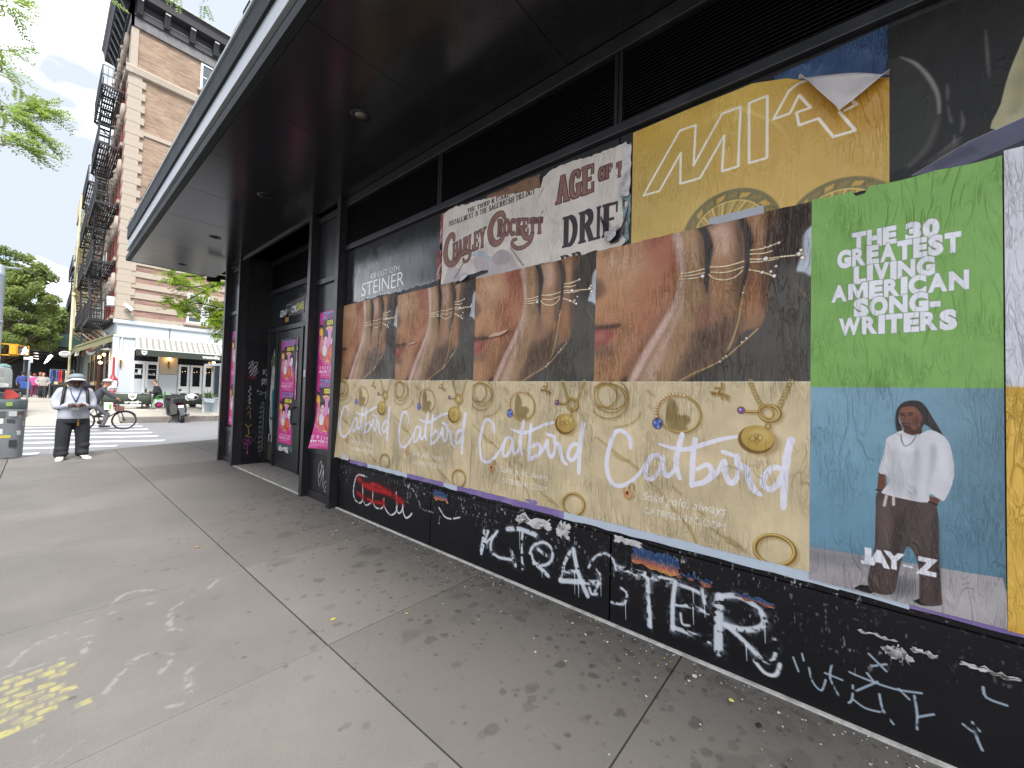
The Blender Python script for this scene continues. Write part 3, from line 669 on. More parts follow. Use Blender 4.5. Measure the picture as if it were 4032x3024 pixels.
# graffiti in paint marker on the recess side wall (faces the camera)
gw = Cv(.46, 2.4, 300, h('17171a'))
def scr(pts, w=.0105, c='c2c2c6', a=.9): gw.line(smooth(pts, 5), w, h(c), a)
def zz(x0, y0, x1, y1, n): return [(x0+(x1-x0)*((i % 2)), y0+(y1-y0)*i/n) for i in range(n+1)]
scr([(.06,.42),(.14,.36),(.06,.52),(.16,.40),(.08,.60),(.2,.44),(.1,.66),(.22,.5),(.14,.7),(.24,.56)])
scr([(.15,.40),(.22,.38),(.2,.48),(.16,.5)]); scr(zz(.06,.66,.22,.72,7), .010, '7c2026', .7)
scr([(.33,.52),(.34,.62)]); scr([(.34,.52),(.44,.53)]); scr([(.35,.56),(.42,.66)]); scr([(.37,.54),(.33,.6)])
scr([(.32,.72),(.32,.84)]); scr(zz(.33,.70,.44,.82,5)); scr([(.31,.73),(.42,.72)])
scr([(.40,.95),(.40,1.10)]); scr([(.36,.99),(.44,.97)]); scr([(.30,.95),(.34,1.0),(.28,1.02)]); scr([(.26,.93),(.24,.96),(.28,.97)])
scr([(.1,.86),(.12,.92),(.08,.96),(.13,1.02),(.09,1.06),(.12,1.12),(.08,1.14)], .012); gw.fill(ellipse(.11,1.19,.025,.035), h('8f878b'), .8)
scr([(.06,1.32),(.1,1.26),(.14,1.33)], .009, 'b0a14a'); scr([(.08,1.42),(.12,1.36),(.14,1.5)], .009, 'b0a14a')
scr([(.05,1.60),(.1,1.66),(.16,1.62)], .010, 'b7b23f'); scr([(.1,1.66),(.12,1.8),(.06,1.84),(.14,1.86)], .010, 'b7b23f')
for a_, b_ in ((.06,1.94),(.11,1.98),(.15,1.92),(.08,2.04)): gw.line(ellipse(a_,b_,.035,.05), .010, h('a8418e'), .8)
scr([(.1,2.06),(.11,2.16)], .009, 'a8418e'); gw.fill([np.array([(.09,2.16),(.12,2.14),(.11,2.22)])], h('c05ca2'), .8)
P = [(.33,1.22),(.36,1.17),(.38,1.22),(.34,1.26)]
for i in range(9): y = 1.3+i*.1; P += [(.31+.01*(i%2),y),(.38,y-.02),(.37,y+.05),(.31,y+.06)]
scr(P, .007); scr([(.2,1.75),(.27,1.82),(.22,1.95),(.3,2.0),(.33,2.15),(.36,2.3)], .006, '8d8d92', .6)
gw.noise(.3, 30, 6, 4)
me = bpy.data.meshes.new('marker_wall'); me.from_pydata([(2.56,8.994,.0),(2.995,8.994,0),(2.995,8.994,2.4),(2.56,8.994,2.4)], [], [(0,1,2,3)])
ul = me.uv_layers.new(name='UVMap'); ul.data.foreach_set('uv', [0,0,1,0,1,1,0,1]); me.materials.append(print_mat('marker_paint', gw.image('marker_graffiti'), rough=.45, wr=.1, grime=.05))
o = bpy.data.objects.new('recess_wall', me); COL.objects.link(o); o.parent = sf; o.location = -wloc(sf)
# narrow painted scrawl on the panel beneath the pink sheets
for (yc, sd) in ((5.45, 3), (9.46, 5)):
    nw = Cv(.5, .5, 260, h('222123'))
    nw.line(smooth([(.2,.40),(.17,.2),(.24,.08),(.26,.2),(.2,.3),(.3,.12),(.32,.3)], 6), .012, h('c4c4c6'), .9)
    nw.line(smooth([(.22,.42),(.28,.28),(.33,.2),(.3,.42)], 6), .010, h('c4c4c6'), .9); nw.line(smooth([(.33,.42),(.38,.33),(.43,.36),(.36,.45),(.42,.46)], 6), .010, h('c4c4c6'), .85)
    nw.line(smooth([(.44,.42),(.47,.28)], 3), .009, h('c4c4c6'), .8); nw.noise(.3, 4, 4, sd)
    paper('painted_tag', yc+.25, yc-.25, .61, .11, print_mat('tag_paint', nw.image('tag_%d' % sd), rough=.45, wr=.1), 2.4985, 1, 1, amp=0, parent=sf)
# canopy: fascia profile, soffit panels, edge trim, downlights
cn = MB().box(1.10, 3.05, -4.0, 11.0, 4.10, 4.7).build('canopy', M_dark, sf)
m = MB(); m.box(1.0, 1.06, -4, 11.1, 4.0, 4.09); m.box(1.0, 3.0, 11.04, 11.1, 4.0, 4.09); m.box(1.035, 1.1, -4, 11.06, 4.09, 4.2)
m.build('edge_trim', M_fasc, cn)
m = MB(); m.prism([(1.0,4.195),(1.045,4.195),(1.045,4.43),(1.025,4.43)], 'Y', -4, 11.1); m.box(1.045, 3.0, 11.04, 11.1, 4.195, 4.43); m.build('light_band', M_alum, cn)
m = MB(); m.box(1.0, 1.06, -4, 11.1, 4.43, 4.65); m.box(1.06, 3.0, 11.04, 11.1, 4.43, 4.65); m.build('fascia_board', M_fasc, cn)
m = MB(); m.box(.985, 1.1, -4, 11.115, 4.652, 4.682); m.build('flashing', M_cap, cn)
m = MB()
for i in range(60): y = -3.9+i*.25; m.box(1.0, 1.05, y, y+.16, 4.684, 4.72+.05*R.random())
m.box(1.05, 1.2, -4, 11.1, 4.684, 4.76); m.build('gravel_stop', M_dark, cn)
JY = [11.035, 9.81, 8.63, 7.48, 6.31, 5.17, 3.98, 2.79, 1.6, .4, -.8, -2.0, -3.2, -4.0]
for a, b in zip(JY[:-1], JY[1:]):
    MB().bev(1.066, 2.458 if b < 9.9 else 2.97, b+.002, a-.002, 4.0, 4.05, .002).build('soffit_panel', M_soff, cn)
M_lens = pm('lamp_lens', h('6c6a60'), rough=.2, spec=.6)
for y in (10.44, 8.06, 5.76, 3.37, 1.0, -1.3):
    l_ = MB().lathe((1.77, y, 3.994), [(.055,.006),(.085,.0),(.088,.004),(.075,.012)], 24).build('downlight', M_steel, cn)
    MB().lathe((1.77, y, 3.990), [(.0,.008),(.05,.008),(.05,.010)], 20).build('lens', M_lens if y < 4 else M_dark, l_)
# black security camera at the corner
cm = thing('security_camera', 'black bullet security camera under the canopy at the end of the black shopfront', 'camera', (2.40, 9.95, 3.76))
m = MB(); m.tube([(2.42,9.97,3.78),(2.33,9.99,3.76),(2.30,9.99,3.74)], .015, 8); m.build('bracket', M_steel, cm)
m = MB(); m.tube([(2.32,9.97,3.735),(2.12,10.02,3.71)], [.045,.05], 12); m.tube([(2.12,10.02,3.71),(2.10,10.022,3.708)], [.05,.035], 12); m.build('housing', M_dark, cm)
# ------------------------------------------------------------------ pasted posters (printed sheets), drawn on their own flat sheets
A_ = lambda l: np.array(l, float)
def inv(f, W, H): return lambda l: f(l)*np.array([W, H])
CW, CH = 1.215, 1.905; CT = 0.94           # big jewellery poster: photo half above, still-life half below
cv = Cv(CW, CH, 560, h('cdbf97'))
q1 = quadmap((285,545), (1953,195), (1932,1583), (283,1570)); T = lambda l: q1(l)*np.array([CW, CT])
# --- photo half: cheek, lips and a raised hand with thin gold rings
y0 = int(CT/CH*cv.h); ph = cv.a[:y0]
ph[:] = h('423a32')
q5 = quadmap((8,258), (1110,25), (1092,938), (5,935)); T5 = lambda l: q5(l)*np.array([CW, CT])
def sp5(items, k=4):
    for p_, c_, a_, b_ in items: cv.fill(T5(smooth(p_, k, True)), h(c_), a_, blur=b_)
sp5((([(930,60),(1130,20),(1130,420),(1000,380),(900,260)], '35271d', .95, .03), ([(840,500),(1130,380),(1130,960),(600,960),(760,760)], '4b463b', .9, .05),
     ([(-30,250),(200,200),(405,165),(450,400),(430,520),(330,680),(250,810),(170,960),(-40,960)], 'b0754c', 1, .004),
     ([(-30,240),(180,200),(260,260),(240,420),(120,470),(-30,420)], 'c08a5c', .8, .05), ([(60,300),(170,280),(190,340),(90,360)], 'd0a284', .55, .04), ([(260,190),(410,170),(430,330),(400,420),(300,330)], 'a4573a', .85, .04),
     ([(-30,480),(150,470),(200,600),(60,620),(-30,600)], 'be8150', .8, .04), ([(240,380),(420,380),(380,560),(260,720),(210,640)], 'b0683f', .7, .05), ([(-30,800),(150,790),(180,880),(100,960),(-30,960)], 'b27a4c', .8, .04),
     ([(-10,400),(45,420),(60,470),(20,510),(-20,500)], '6f4a2c', .8, .022), ([(-20,730),(70,740),(110,790),(20,810),(-20,800)], '76543a', .7, .03), ([(330,600),(400,560),(330,690),(240,830),(180,950),(120,950),(220,780)], '7d4a30', .6, .03), ([(140,935),(175,905),(190,920),(180,960),(130,960)], '33231b', .85, .01),
     ([(-20,650),(60,645),(150,640),(110,662),(40,672),(-20,676)], '48251c', .9, .012), ([(-20,674),(60,672),(110,672),(100,705),(60,745),(-20,760)], '9e4438', .85, .014), ([(-10,690),(60,685),(60,715),(0,725)], 'b8655a', .6, .015),
     ([(775,100),(935,62),(930,160),(905,250),(897,340),(893,470),(875,600),(840,668),(745,668),(700,600),(765,480),(795,340),(812,240),(798,170)], '8a5a35', 1, .005),
     ([(575,152),(745,116),(768,200),(772,320),(757,430),(725,560),(690,660),(600,640),(585,430),(598,330),(610,235)], '9a6b46', 1, .005),
     ([(400,560),(440,440),(560,430),(620,560),(700,590),(860,560),(850,640),(765,690),(700,770),(655,825),(540,890),(440,940),(180,945),(250,800),(330,670)], '8e6340', 1, .006),
     ([(403,180),(548,150),(572,260),(566,400),(555,480),(530,600),(400,640),(405,540),(432,460),(440,390),(425,270)], '9b724b', 1, .004),
     ([(408,182),(450,176),(468,300),(470,400),(462,470),(400,620),(300,790),(215,945),(182,945),(250,800),(330,670),(405,540),(435,460),(441,390),(426,270)], 'd2aa98', .95, .010),
     ([(440,430),(470,440),(470,560),(400,730),(330,945),(240,945),(310,800),(400,620)], 'bf977a', .9, .02), ([(470,430),(545,440),(545,560),(510,690),(440,850),(390,945),(320,945),(400,730),(470,570)], 'a57c52', .9, .02),
     ([(455,180),(520,160),(530,300),(520,390),(475,390),(470,290)], 'b08456', .8, .02), ([(530,158),(550,152),(574,262),(566,420),(545,420),(545,280)], '6d4a2e', .85, .014),
     ([(600,160),(680,135),(705,200),(690,300),(630,310),(620,230)], 'cfa488', .9, .025), ([(620,310),(690,300),(700,420),(660,520),(610,500)], 'a9774c', .8, .025), ([(720,125),(748,118),(770,210),(772,330),(755,430),(725,540),(715,400),(735,250)], '62442c', .9, .016), ([(600,420),(680,430),(690,520),(620,560),(590,500)], 'ab784a', .7, .03),
     ([(800,110),(870,90),(880,200),(860,300),(820,310),(828,220)], 'b07c50', .85, .022), ([(800,440),(870,440),(865,560),(800,640),(760,610)], 'a5693c', .85, .03), ([(890,75),(938,62),(930,170),(905,260),(897,360),(893,480),(870,610),(860,480),(870,300)], '4a3322', .9, .02),
     ([(560,540),(630,560),(640,640),(570,660),(530,600)], 'a4694c', .65, .03), ([(520,690),(600,660),(700,650),(740,700),(660,820),(540,885),(440,935),(400,930),(480,800)], '5c4432', .85, .035), ([(640,640),(740,600),(760,680),(680,770),(640,740)], '6b4c36', .8, .03), ([(560,560),(590,440),(600,560),(590,640)], '6b4830', .5, .02),
     ([(536,150),(578,148),(612,238),(600,340),(592,440),(582,500),(572,420),(574,300),(560,200)], '2c241f', .96, .006), ([(742,112),(772,104),(806,170),(818,232),(802,325),(778,420),(760,470),(774,330),(768,205)], '33281f', .95, .008),
     ([(1065,205),(1125,160),(1125,400),(1060,390),(1028,380),(1060,290)], 'bcc6d0', .95, .006), ([(900,170),(1040,140),(1050,240),(980,300),(905,280)], '3a2b20', .7, .02)))
G1, G2, G3 = h('e9d09b'), h('a9782f'), h('fff2cf')
def ringl(pts, w=.0075):
    P = T(smooth(pts, 6)); cv.line(P + np.array([0, .003]), w*1.2, h('5a3617'), .8); cv.line(P, w, G1); cv.line(P[len(P)//3:len(P)*2//3], w*.6, G3)
for p_ in ([(940,745),(1040,730),(1132,708)], [(942,765),(1040,755),(1132,738)], [(942,785),(1040,780),(1130,765)], [(1180,695),(1300,690),(1435,655)],
           [(1185,735),(1300,738),(1432,700)], [(1168,752),(1210,785),(1290,797),(1370,775),(1425,725)], [(1488,570),(1600,555),(1715,512)], [(1485,600),(1580,598),(1650,580)],
           [(1485,640),(1560,642),(1620,632)], [(1485,662),(1580,660),(1700,640)], [(1600,640),(1720,628),(1840,618),(1890,605)], [(1476,722),(1540,735),(1600,750),(1670,782)]): ringl(p_)
def gem(x, y, r, c='f4f0ea'): p = T([(x, y)])[0]; cv.fill(ellipse(p[0], p[1], r, r), h('70502b'), .9); cv.fill(ellipse(p[0], p[1], r*.75, r*.75), h(c)); cv.fill(ellipse(p[0]-r*.2, p[1]-r*.2, r*.3, r*.3), h('ffffff'))
for x, y, r in ((1118,765,.014),(1600,640,.016),(1575,745,.011),(1665,775,.011),(1640,740,.009),(1680,700,.008),(1700,520,.009),(1640,540,.007),(1600,550,.007),(1850,610,.013),(1880,640,.012),(1870,580,.010)): gem(x, y, r)
def chain(pts, r=.0045, n=60, c=('d3b277', '8a6530')):
    P = T(smooth(pts, 12)); d = np.r_[0, np.cumsum(np.hypot(*np.diff(P, axis=0).T))]
    for i, s_ in enumerate(np.linspace(0, d[-1], n)):
        x, y = np.interp(s_, d, P[:, 0]), np.interp(s_, d, P[:, 1]); cv.fill(ellipse(x, y, r*1.2, r, R.random(), 8), h(c[i % 2]))
chain([(1440,850),(1415,1000),(1385,1150),(1350,1260),(1315,1340)], n=70); chain([(1540,1180),(1420,1290),(1290,1400),(1170,1465),(1040,1520),(940,1575)], n=95)
for x, y in ((1280,1400),(1300,1385),(1255,1425),(1420,1280),(1455,1250),(1430,900)): gem(x, y, .007)
cv.line(T(smooth([(1830,840),(1880,910),(1935,975)], 5)), .006, h('8d7a4a'), .6, blur=.002)
ph = cv.a[:y0]; ph *= (0.93+0.14*vnoise(y0, cv.w, 90, 120, 31, 2))[..., None]; ph[:] = np.clip((ph*.86+ph.mean(2, keepdims=True)*.14)*.95 + A_([.05, .045, .045]), 0, 1)
# --- still-life half: sand ground, gold pieces, brush-script name
cv.a[y0:] = h('d4bf98')
cv.a[y0:] *= (0.90+0.2*vnoise(cv.h-y0, cv.w, 6, 9, 33, 5))[..., None]
q2 = quadmap((80,103), (1640,112), (1592,1512), (36,1130)); B_ = lambda l: q2(l)*np.array([CW, CH-CT]) + np.array([0, CT])
GD, GM, GL, SH = h('7d5a24'), h('b08a3e'), h('e6cb84'), h('9b8250')
def gold(P, w, hi=True):
    cv.line(P + np.array([.010, .010]), w*1.2, SH, .55, blur=.008); cv.line(P, w, GD); cv.line(P - np.array([w*.12, w*.12]), w*.62, GM)
    if hi: cv.line(P - np.array([w*.2, w*.2]), w*.22, GL, .9)
def el(cx, cy, rx, ry, rot=0, a0=0, a1=2): t = np.linspace(a0*np.pi, a1*np.pi, 60); c, s = math.cos(rot), math.sin(rot); return np.stack([cx+rx*np.cos(t)*c-ry*np.sin(t)*s, cy+rx*np.cos(t)*s+ry*np.sin(t)*c], 1)
for p_ in ([(90,520),(170,585),(260,660),(390,760),(500,880)], [(470,170),(520,215)], [(480,280),(500,310)], [(420,340),(400,380),(350,420)], [(220,650),(270,690),(330,700)], [(530,900),(560,950),(640,1060),(740,1180),(800,1310)],
           [(640,890),(700,950)], [(780,1030),(860,1100)], [(900,1180),(960,1240),(1060,1290),(1150,1370)], [(230,450),(330,430)], [(1010,1290),(1090,1330)]):
    cv.line(B_(smooth(p_, 6)), .016, h('9a8148'), .55, blur=.005)
for cx_, cy_, rx_, ry_, ro in ((165,200,85,95,.2), (185,225,130,105,.5), (190,250,140,130,-.2), (150,210,95,90,0), (215,200,110,110,.4)): gold(B_(el(cx_, cy_, rx_, ry_, ro)), .007, False)
cv.fill(B_(smooth([(615,260),(650,230),(690,300),(690,350),(760,360),(780,400),(745,440),(760,465),(690,475),(620,455),(600,380)], 4, True)), h('8d7443'), .85, blur=.006)
gold(B_(el(695,345,158,138,.35)), .013)
for i in range(16): t = .72*math.pi+i*.052*math.pi; x, y = B_(el(690,345,160,140,.35,t/math.pi,t/math.pi+.01))[0]; cv.fill(ellipse(x, y, .012, .012), h('b98e58')); cv.fill(ellipse(x-.003, y-.003, .006, .006), h('f0dcc0'))
x, y = B_([(540,418)])[0]; cv.fill(ellipse(x, y, .034, .038), GD); cv.fill(ellipse(x, y, .029, .033), h('5468b8'))
for i in range(6): a = i*1.05; cv.fill([A_([(x, y), (x+.026*math.cos(a), y+.03*math.sin(a)), (x+.026*math.cos(a+.5), y+.03*math.sin(a+.5))])], h('b7c3ea' if i % 2 else '3a4a96'), .8)
for p_ in ([(935,200),(1000,195),(1060,220)], [(960,155),(1000,160),(985,185)], [(1010,115),(1010,160)], [(1000,195),(1010,235)], [(1030,215),(1050,245)], [(930,185),(1000,205)]): gold(B_(smooth(p_, 4)), .010, False)
def links(pts, n, r):
    P = B_(smooth(pts, 10)); d = np.r_[0, np.cumsum(np.hypot(*np.diff(P, axis=0).T))]
    for i, s_ in enumerate(np.linspace(0, d[-1], n)):
        x, y = np.interp(s_, d, P[:, 0]), np.interp(s_, d, P[:, 1]); e_ = ellipse(x, y, r*.8, r, .5*(i % 2)); cv.fill(e_ + A_([[.006, .006]]), SH, .5, blur=.003); cv.line(np.vstack([e_, e_[:1]]), .005, h('a58b4b'))
links([(1212,110),(1245,200),(1290,300)], 9, .012); links([(1500,110),(1455,210),(1410,310)], 9, .012)
gold(B_(el(1345,345,72,58,.2)), .018); gold(B_(el(1320,330,60,40,.9)), .010); gold(B_([(1140,325),(1200,332),(1262,335)]), .016)
x, y = B_([(1142,322)])[0]; cv.fill(ellipse(x, y, .02, .022), GD); cv.fill(ellipse(x, y, .015, .017), h('7a4f9a')); cv.fill(ellipse(x-.004, y-.004, .005, .005), h('e6d6f4'))
WHT = h('e9e4f0')
def br(pts, w): cv.line(B_(smooth(pts, 8)), [k/840 for k in w], WHT, .97)
br([(340,600),(335,530),(290,478),(235,480),(190,580),(163,720),(185,840),(240,885),(320,862),(400,790),(445,720)], [20,24,22,24,26,27,26,24,22,20,16])
br([(575,690),(535,655),(490,665),(455,730),(445,810),(480,835),(530,790),(575,700)], [20,22,24,25,24,22,20,18]); br([(568,665),(572,760),(598,810),(640,780),(680,710)], [24,26,24,18,14])
br([(715,500),(688,600),(665,720),(690,825)], [24,27,27,22]); br([(545,570),(640,600),(740,612),(850,580),(1000,535),(1145,512)], [12,20,24,22,20,14])
br([(808,535),(790,660),(775,880)], [24,27,24]); br([(778,875),(870,850),(925,785),(890,725),(815,760)], [24,26,26,24,16])
br([(895,845),(960,785),(1012,700),(1015,780),(1050,860),(1095,830),(1115,740)], [14,20,26,26,26,22,18]); br([(1008,630),(1078,655)], [22,20])
br([(1105,660),(1110,720),(1165,750),(1185,830),(1215,905),(1265,945)], [24,28,30,30,28,18])
br([(1425,755),(1360,745),(1300,800),(1285,870),(1335,905),(1390,860),(1430,770)], [22,24,24,25,25,22,18]); br([(1490,540),(1455,680),(1435,850),(1422,1040)], [28,30,28,22])
x, y = B_([(1245,530)])[0]; cv.fill(ellipse(x+.02, y+.02, .085, .075), SH, .7, blur=.012); cv.fill(ellipse(x-.004, y+.008, .084, .076), GD); cv.fill(ellipse(x+.004, y-.003, .076, .069), h('bd9b4c')); cv.fill(ellipse(x+.015, y-.02, .045, .035), h('dcc077'), .7, blur=.015)
for p_ in (el(1222,530,25,22), el(1268,525,24,22), el(1245,515,16,22), el(1248,548,15,20)): cv.line(B_(p_), .004, h('8d6f2c'), .8)
gold(B_(el(1330,440,18,20)), .008, False)
x, y = B_([(312,938)])[0]; cv.fill(A_([(x-.03,y-.03),(x+.02,y-.028),(x+.034,y+.012),(x,y+.04),(x-.028,y+.022)]) + .012, SH, .6, blur=.006); cv.fill(smooth([(x-.03,y-.03),(x,y-.022),(x+.02,y-.028),(x+.034,y+.012),(x,y+.04),(x-.028,y+.022)], 4, True), h('cf9a63')); cv.fill(smooth([(x-.024,y-.02),(x+.015,y-.02),(x+.02,y+.01),(x-.002,y+.026)], 4, True), h('e2b98a'), .8)
cv.fill([A_([(x+.016*math.cos(a*.628-1.57)*(1 if a % 2 == 0 else .45)-.004, y+.02*math.sin(a*.628-1.57)*(1 if a % 2 == 0 else .45)) for a in range(10)])], h('8e2130'))
gold(B_(el(340,895,17,28,.1,.8,2.2)), .007, False)
gold(B_(el(1352,1352,142,108,.25)), .020)
p_ = B_([(412,985),(1110,1118),(425,1085),(1055,1222)])
cv.text('Solid gold, always', p_[0, 0], (p_[0, 1]+p_[1, 1])/2, .073, h('efeae2'), bold=-.004, shear=.22, sx=(p_[1, 0]-p_[0, 0])/.073/8.05)
cv.text('CATBIRDNYC.COM', p_[2, 0], (p_[2, 1]+p_[3, 1])/2, .058, h('efeae2'), bold=-.004, sx=(p_[3, 0]-p_[2, 0])/.058/9.35)
cv.rect(0, CT-.001, CW, CT+.003, h('e8e0c8'))
M_cat = print_mat('jewellery_print', cv.image('jewellery_sheet'), rough=.40, wr=1.0, spec=.4)
# far edge of the first sheet sags away from the wall at its lower corner
CATL = [('jewellery poster pasted beside the shopfront fin, its lower corner curling loose', 5.085, 3.79, 2.61), ('second jewellery poster from the door, under the real estate sign', 3.795, 2.57, 2.575),
        ('jewellery poster pasted directly under the torn cream western music poster', 2.575, 1.352, 2.55), ('nearest jewellery poster, largest in view, beside the green and blue portrait poster', 1.355, 0.133, 2.54)]
for i, (lb, ya, yb, zt) in enumerate(CATL):
    ex = None
    if i == 0: ex = lambda u, v: .09*max(0, 1-u*5)**2*max(0, (v-.45)*1.8)**1.5 + .015*max(0, 1-u*8)
    o = paper('jewellery_poster', ya, yb, zt, .648+.003*i, M_cat, 2.512-.0015*(i % 2), 64, 96, amp=.0055, seed=40+i, extra=ex, left=(lambda v: .04*max(0, v-.5)) if i == 0 else None,
              top=jag(70+i, .006), bot=jag(80+i, .006))
    tag(o, lb, 'poster', 'jewellery posters in a row')
# --- magazine poster: green headline sheet over a portrait sheet
GW, GH = .628, 1.92
g = Cv(GW, GH, 620, h('80ae58'))
q3 = quadmap((187,180), (1573,-8), (1561,1542), (167,1527)); Q3 = lambda l: q3(l)*np.array([GW, .962])
GREY, WH = h('6a7a5c'), h('eceaee')
def headline(t, lb, rb, lt, lw=None):
    p = Q3([lb, rb, lt]); yb = (p[0, 1]+p[1, 1])/2; hgt = (p[0, 1]-p[2, 1]); x0, x1 = p[0, 0], p[1, 0]
    adv = []; wids = {'I': .42, 'M': 1.32, 'W': 1.45, '-': .6, ' ': .45, 'N': 1.08, 'G': 1.08, 'O': 1.1, 'A': 1.12, 'C': 1.05, 'L': .85, 'E': .9, 'S': .95}
    for c in t: adv.append(wids.get(c, 1.0))
    k = (x1-x0)/sum(adv); x = x0; sz = hgt/.73
    for c, a in zip(t, adv):
        if c == 'M':
            P = A_([(0,0),(0,1),(.30,1),(.5,.5),(.70,1),(1,1),(1,0),(.75,0),(.75,.6),(.58,.06),(.42,.06),(.25,.6),(.25,0)])*A_([a*k*.96, -hgt]) + A_([x+.02*a*k, yb]); g.line(np.vstack([P, P[:1]]), .006, GREY); g.fill([ccw(P)], WH)
        elif c != ' ':
            bo = .042 if c == 'M' else .055 if c in 'NWAR' else .072; tr = glyphs(c, bo).reshape(-1, 2); w0 = tr[:, 0].max()-tr[:, 0].min(); s_ = a*k*.95/(w0*sz)
            for off, col in ((bo+.018, GREY), (bo, WH)):
                tt = glyphs(c, off); P = tt.reshape(-1, 2).copy(); P[:, 0] = (P[:, 0]-(tr[:, 0].max()+tr[:, 0].min())/2)*sz*s_ + x + a*k/2; P[:, 1] = yb - P[:, 1]*sz
                g.fill([ccw(z) for z in P.reshape(-1, 3, 2)], col)
        x += a*k
headline('THE 30', (490,575), (1140,478), (475,468)); headline('GREATEST', (378,705), (1290,588), (378,590)); headline('LIVING', (503,808), (1105,748), (503,697))
headline('AMERICAN', (330,942), (1340,848), (345,830)); headline('SONG-', (500,1040), (1140,998), (505,922)); headline('WRITERS', (385,1165), (1255,1128), (380,1052))
yb0 = int(.962/GH*g.h)
gr = np.linspace(0, 1, g.h-yb0)[:, None, None]; gx = np.linspace(0, 1, g.w)[None, :, None]
g.a[yb0:] = A_(h('86abbb'))*(1-gr) + A_(h('648ea4'))*gr; g.a[yb0:] = g.a[yb0:]*(1-.18*gx**2)
q4 = quadmap((131,112), (1223,122), (1236,1522), (96,1176)); Q4 = lambda l: q4(l)*np.array([GW, GH-.962]) + np.array([0, .962])
g.fill(Q4([(60,985),(1217,1215),(1300,1600),(0,1500)]), h('a9a3a3')); g.fill(Q4([(60,985),(500,1070),(480,1120),(60,1080)]), h('6f6d72'), .6, blur=.03); g.fill(Q4([(560,1180),(720,1200),(700,1300),(520,1280)]), h('55535a'), .6, blur=.02)
g.fill(Q4([(60,1200),(300,1200),(330,1340),(60,1300)]), h('8d8789'), .5, blur=.03); g.fill(Q4([(850,1280),(1217,1330),(1217,1450),(900,1400)]), h('bdb5b2'), .6, blur=.04)
TR = [(485,700),(478,800),(474,900),(468,1010),(440,1120),(425,1200),(445,1262),(565,1283),(600,1180),(622,1090),(655,1008),(700,1060),(722,1160),(720,1300),(735,1345),(845,1362),(852,1300),(838,1100),(838,930),(826,780),(770,758),(640,735),(540,700)]
g.fill(Q4([(345,1238),(385,1222),(440,1228),(470,1262),(440,1275),(380,1256)]), h('1f1c1d')); g.fill(Q4([(684,1328),(740,1308),(852,1345),(800,1364),(730,1355)]), h('1f1c1d'))
g.fill(Q4(smooth([(610,230),(650,195),(710,188),(755,205),(800,270),(872,392),(830,372),(760,320),(740,385),(725,380),(735,280),(640,240),(615,290),(635,350),(605,358),(597,290)], 3, True)), h('2c2322'))
g.fill(Q4(smooth(TR, 3, True)), h('4f403c'))
for p_, c_, a_ in (([(500,760),(560,760),(560,1000),(500,1000)], '6a5751', .6), ([(610,820),(640,860),(620,1000),(590,1100),(560,1000)], '352a28', .7), ([(740,800),(790,800),(800,1200),(760,1250),(740,1000)], '5d4c47', .6), ([(480,1130),(560,1150),(540,1260),(470,1240)], '5b4a46', .5), ([(810,850),(838,900),(845,1300),(800,1300)], '362b29', .5)):
    g.fill(Q4(smooth(p_, 4, True)), h(c_), a_, blur=.008)
g.fill(Q4([(500,575),(540,585),(540,650),(525,695),(487,690)]), h('6b4030')); g.fill(Q4([(782,725),(850,742),(828,782),(780,768)]), h('6b4030')); g.line(Q4([(780,758),(828,775)]), .008, h('2a2526')); g.line(Q4([(484,682),(522,690)]), .008, h('2a2526'))
SW = [(640,352),(590,372),(545,400),(528,480),(498,582),(538,600),(560,640),(515,690),(530,708),(640,738),(775,762),(788,712),(850,748),(880,742),(930,615),(915,470),(880,395),(800,352),(740,372),(690,384)]
g.fill(Q4(smooth(SW, 3, True)), h('d6d2d5'))
for p_, c_, a_ in (([(560,480),(600,470),(640,640),(600,720),(560,640)], 'b9b6bb', .55), ([(700,480),(730,470),(735,600),(700,740),(670,700)], 'b3b0b8', .6), ([(800,430),(830,480),(800,620),(775,720),(790,560)], 'a7a4ac', .7), ([(600,390),(680,400),(700,470),(620,470)], 'ecebee', .6), ([(840,430),(900,480),(910,600),(860,640)], 'e6e4e8', .5), ([(540,590),(600,640),(640,720),(560,690)], 'c1bec4', .5)):
    g.fill(Q4(smooth(p_, 4, True)), h(c_), a_, blur=.008)
g.fill(Q4(smooth([(655,340),(740,330),(735,365),(690,378),(645,362)], 4, True)), h('57352a'))
g.fill(Q4(smooth([(618,250),(640,225),(700,220),(735,250),(742,290),(725,335),(690,352),(655,345),(628,310)], 4, True)), h('7a4b38'))
for p_, c_, a_, b_ in (([(640,235),(700,228),(715,255),(650,262)], '8d5c46', .7, .006), ([(690,290),(735,280),(730,325),(700,330)], '5c3629', .6, .006), ([(640,325),(680,325),(690,350),(650,345)], '3b2520', .6, .005)): g.fill(Q4(smooth(p_, 4, True)), h(c_), a_, blur=b_)
for p_ in ([(628,262),(650,258)], [(668,258),(695,256)]): g.line(Q4(p_), .006, h('2b1a15'), .9)
for p_ in ([(632,270),(648,269)], [(672,268),(692,267)]): g.line(Q4(p_), .004, h('1e1210'))
g.line(Q4([(655,268),(645,292),(655,297)]), .004, h('4c2c22'), .8); g.line(Q4([(635,316),(655,312),(675,317)]), .007, h('4a2320'))
g.fill(Q4(smooth([(735,268),(750,270),(748,300),(738,305)], 4, True)), h('6b4030'))
for p_ in ([(628,375),(635,420),(655,440),(690,420),(715,380)],): g.line(Q4(smooth(p_, 5)), .004, h('8f8b84'))
for p_ in ([(540,718),(527,772)], [(580,728),(580,770)]): g.line(Q4(p_), .010, h('cbbfb6'))
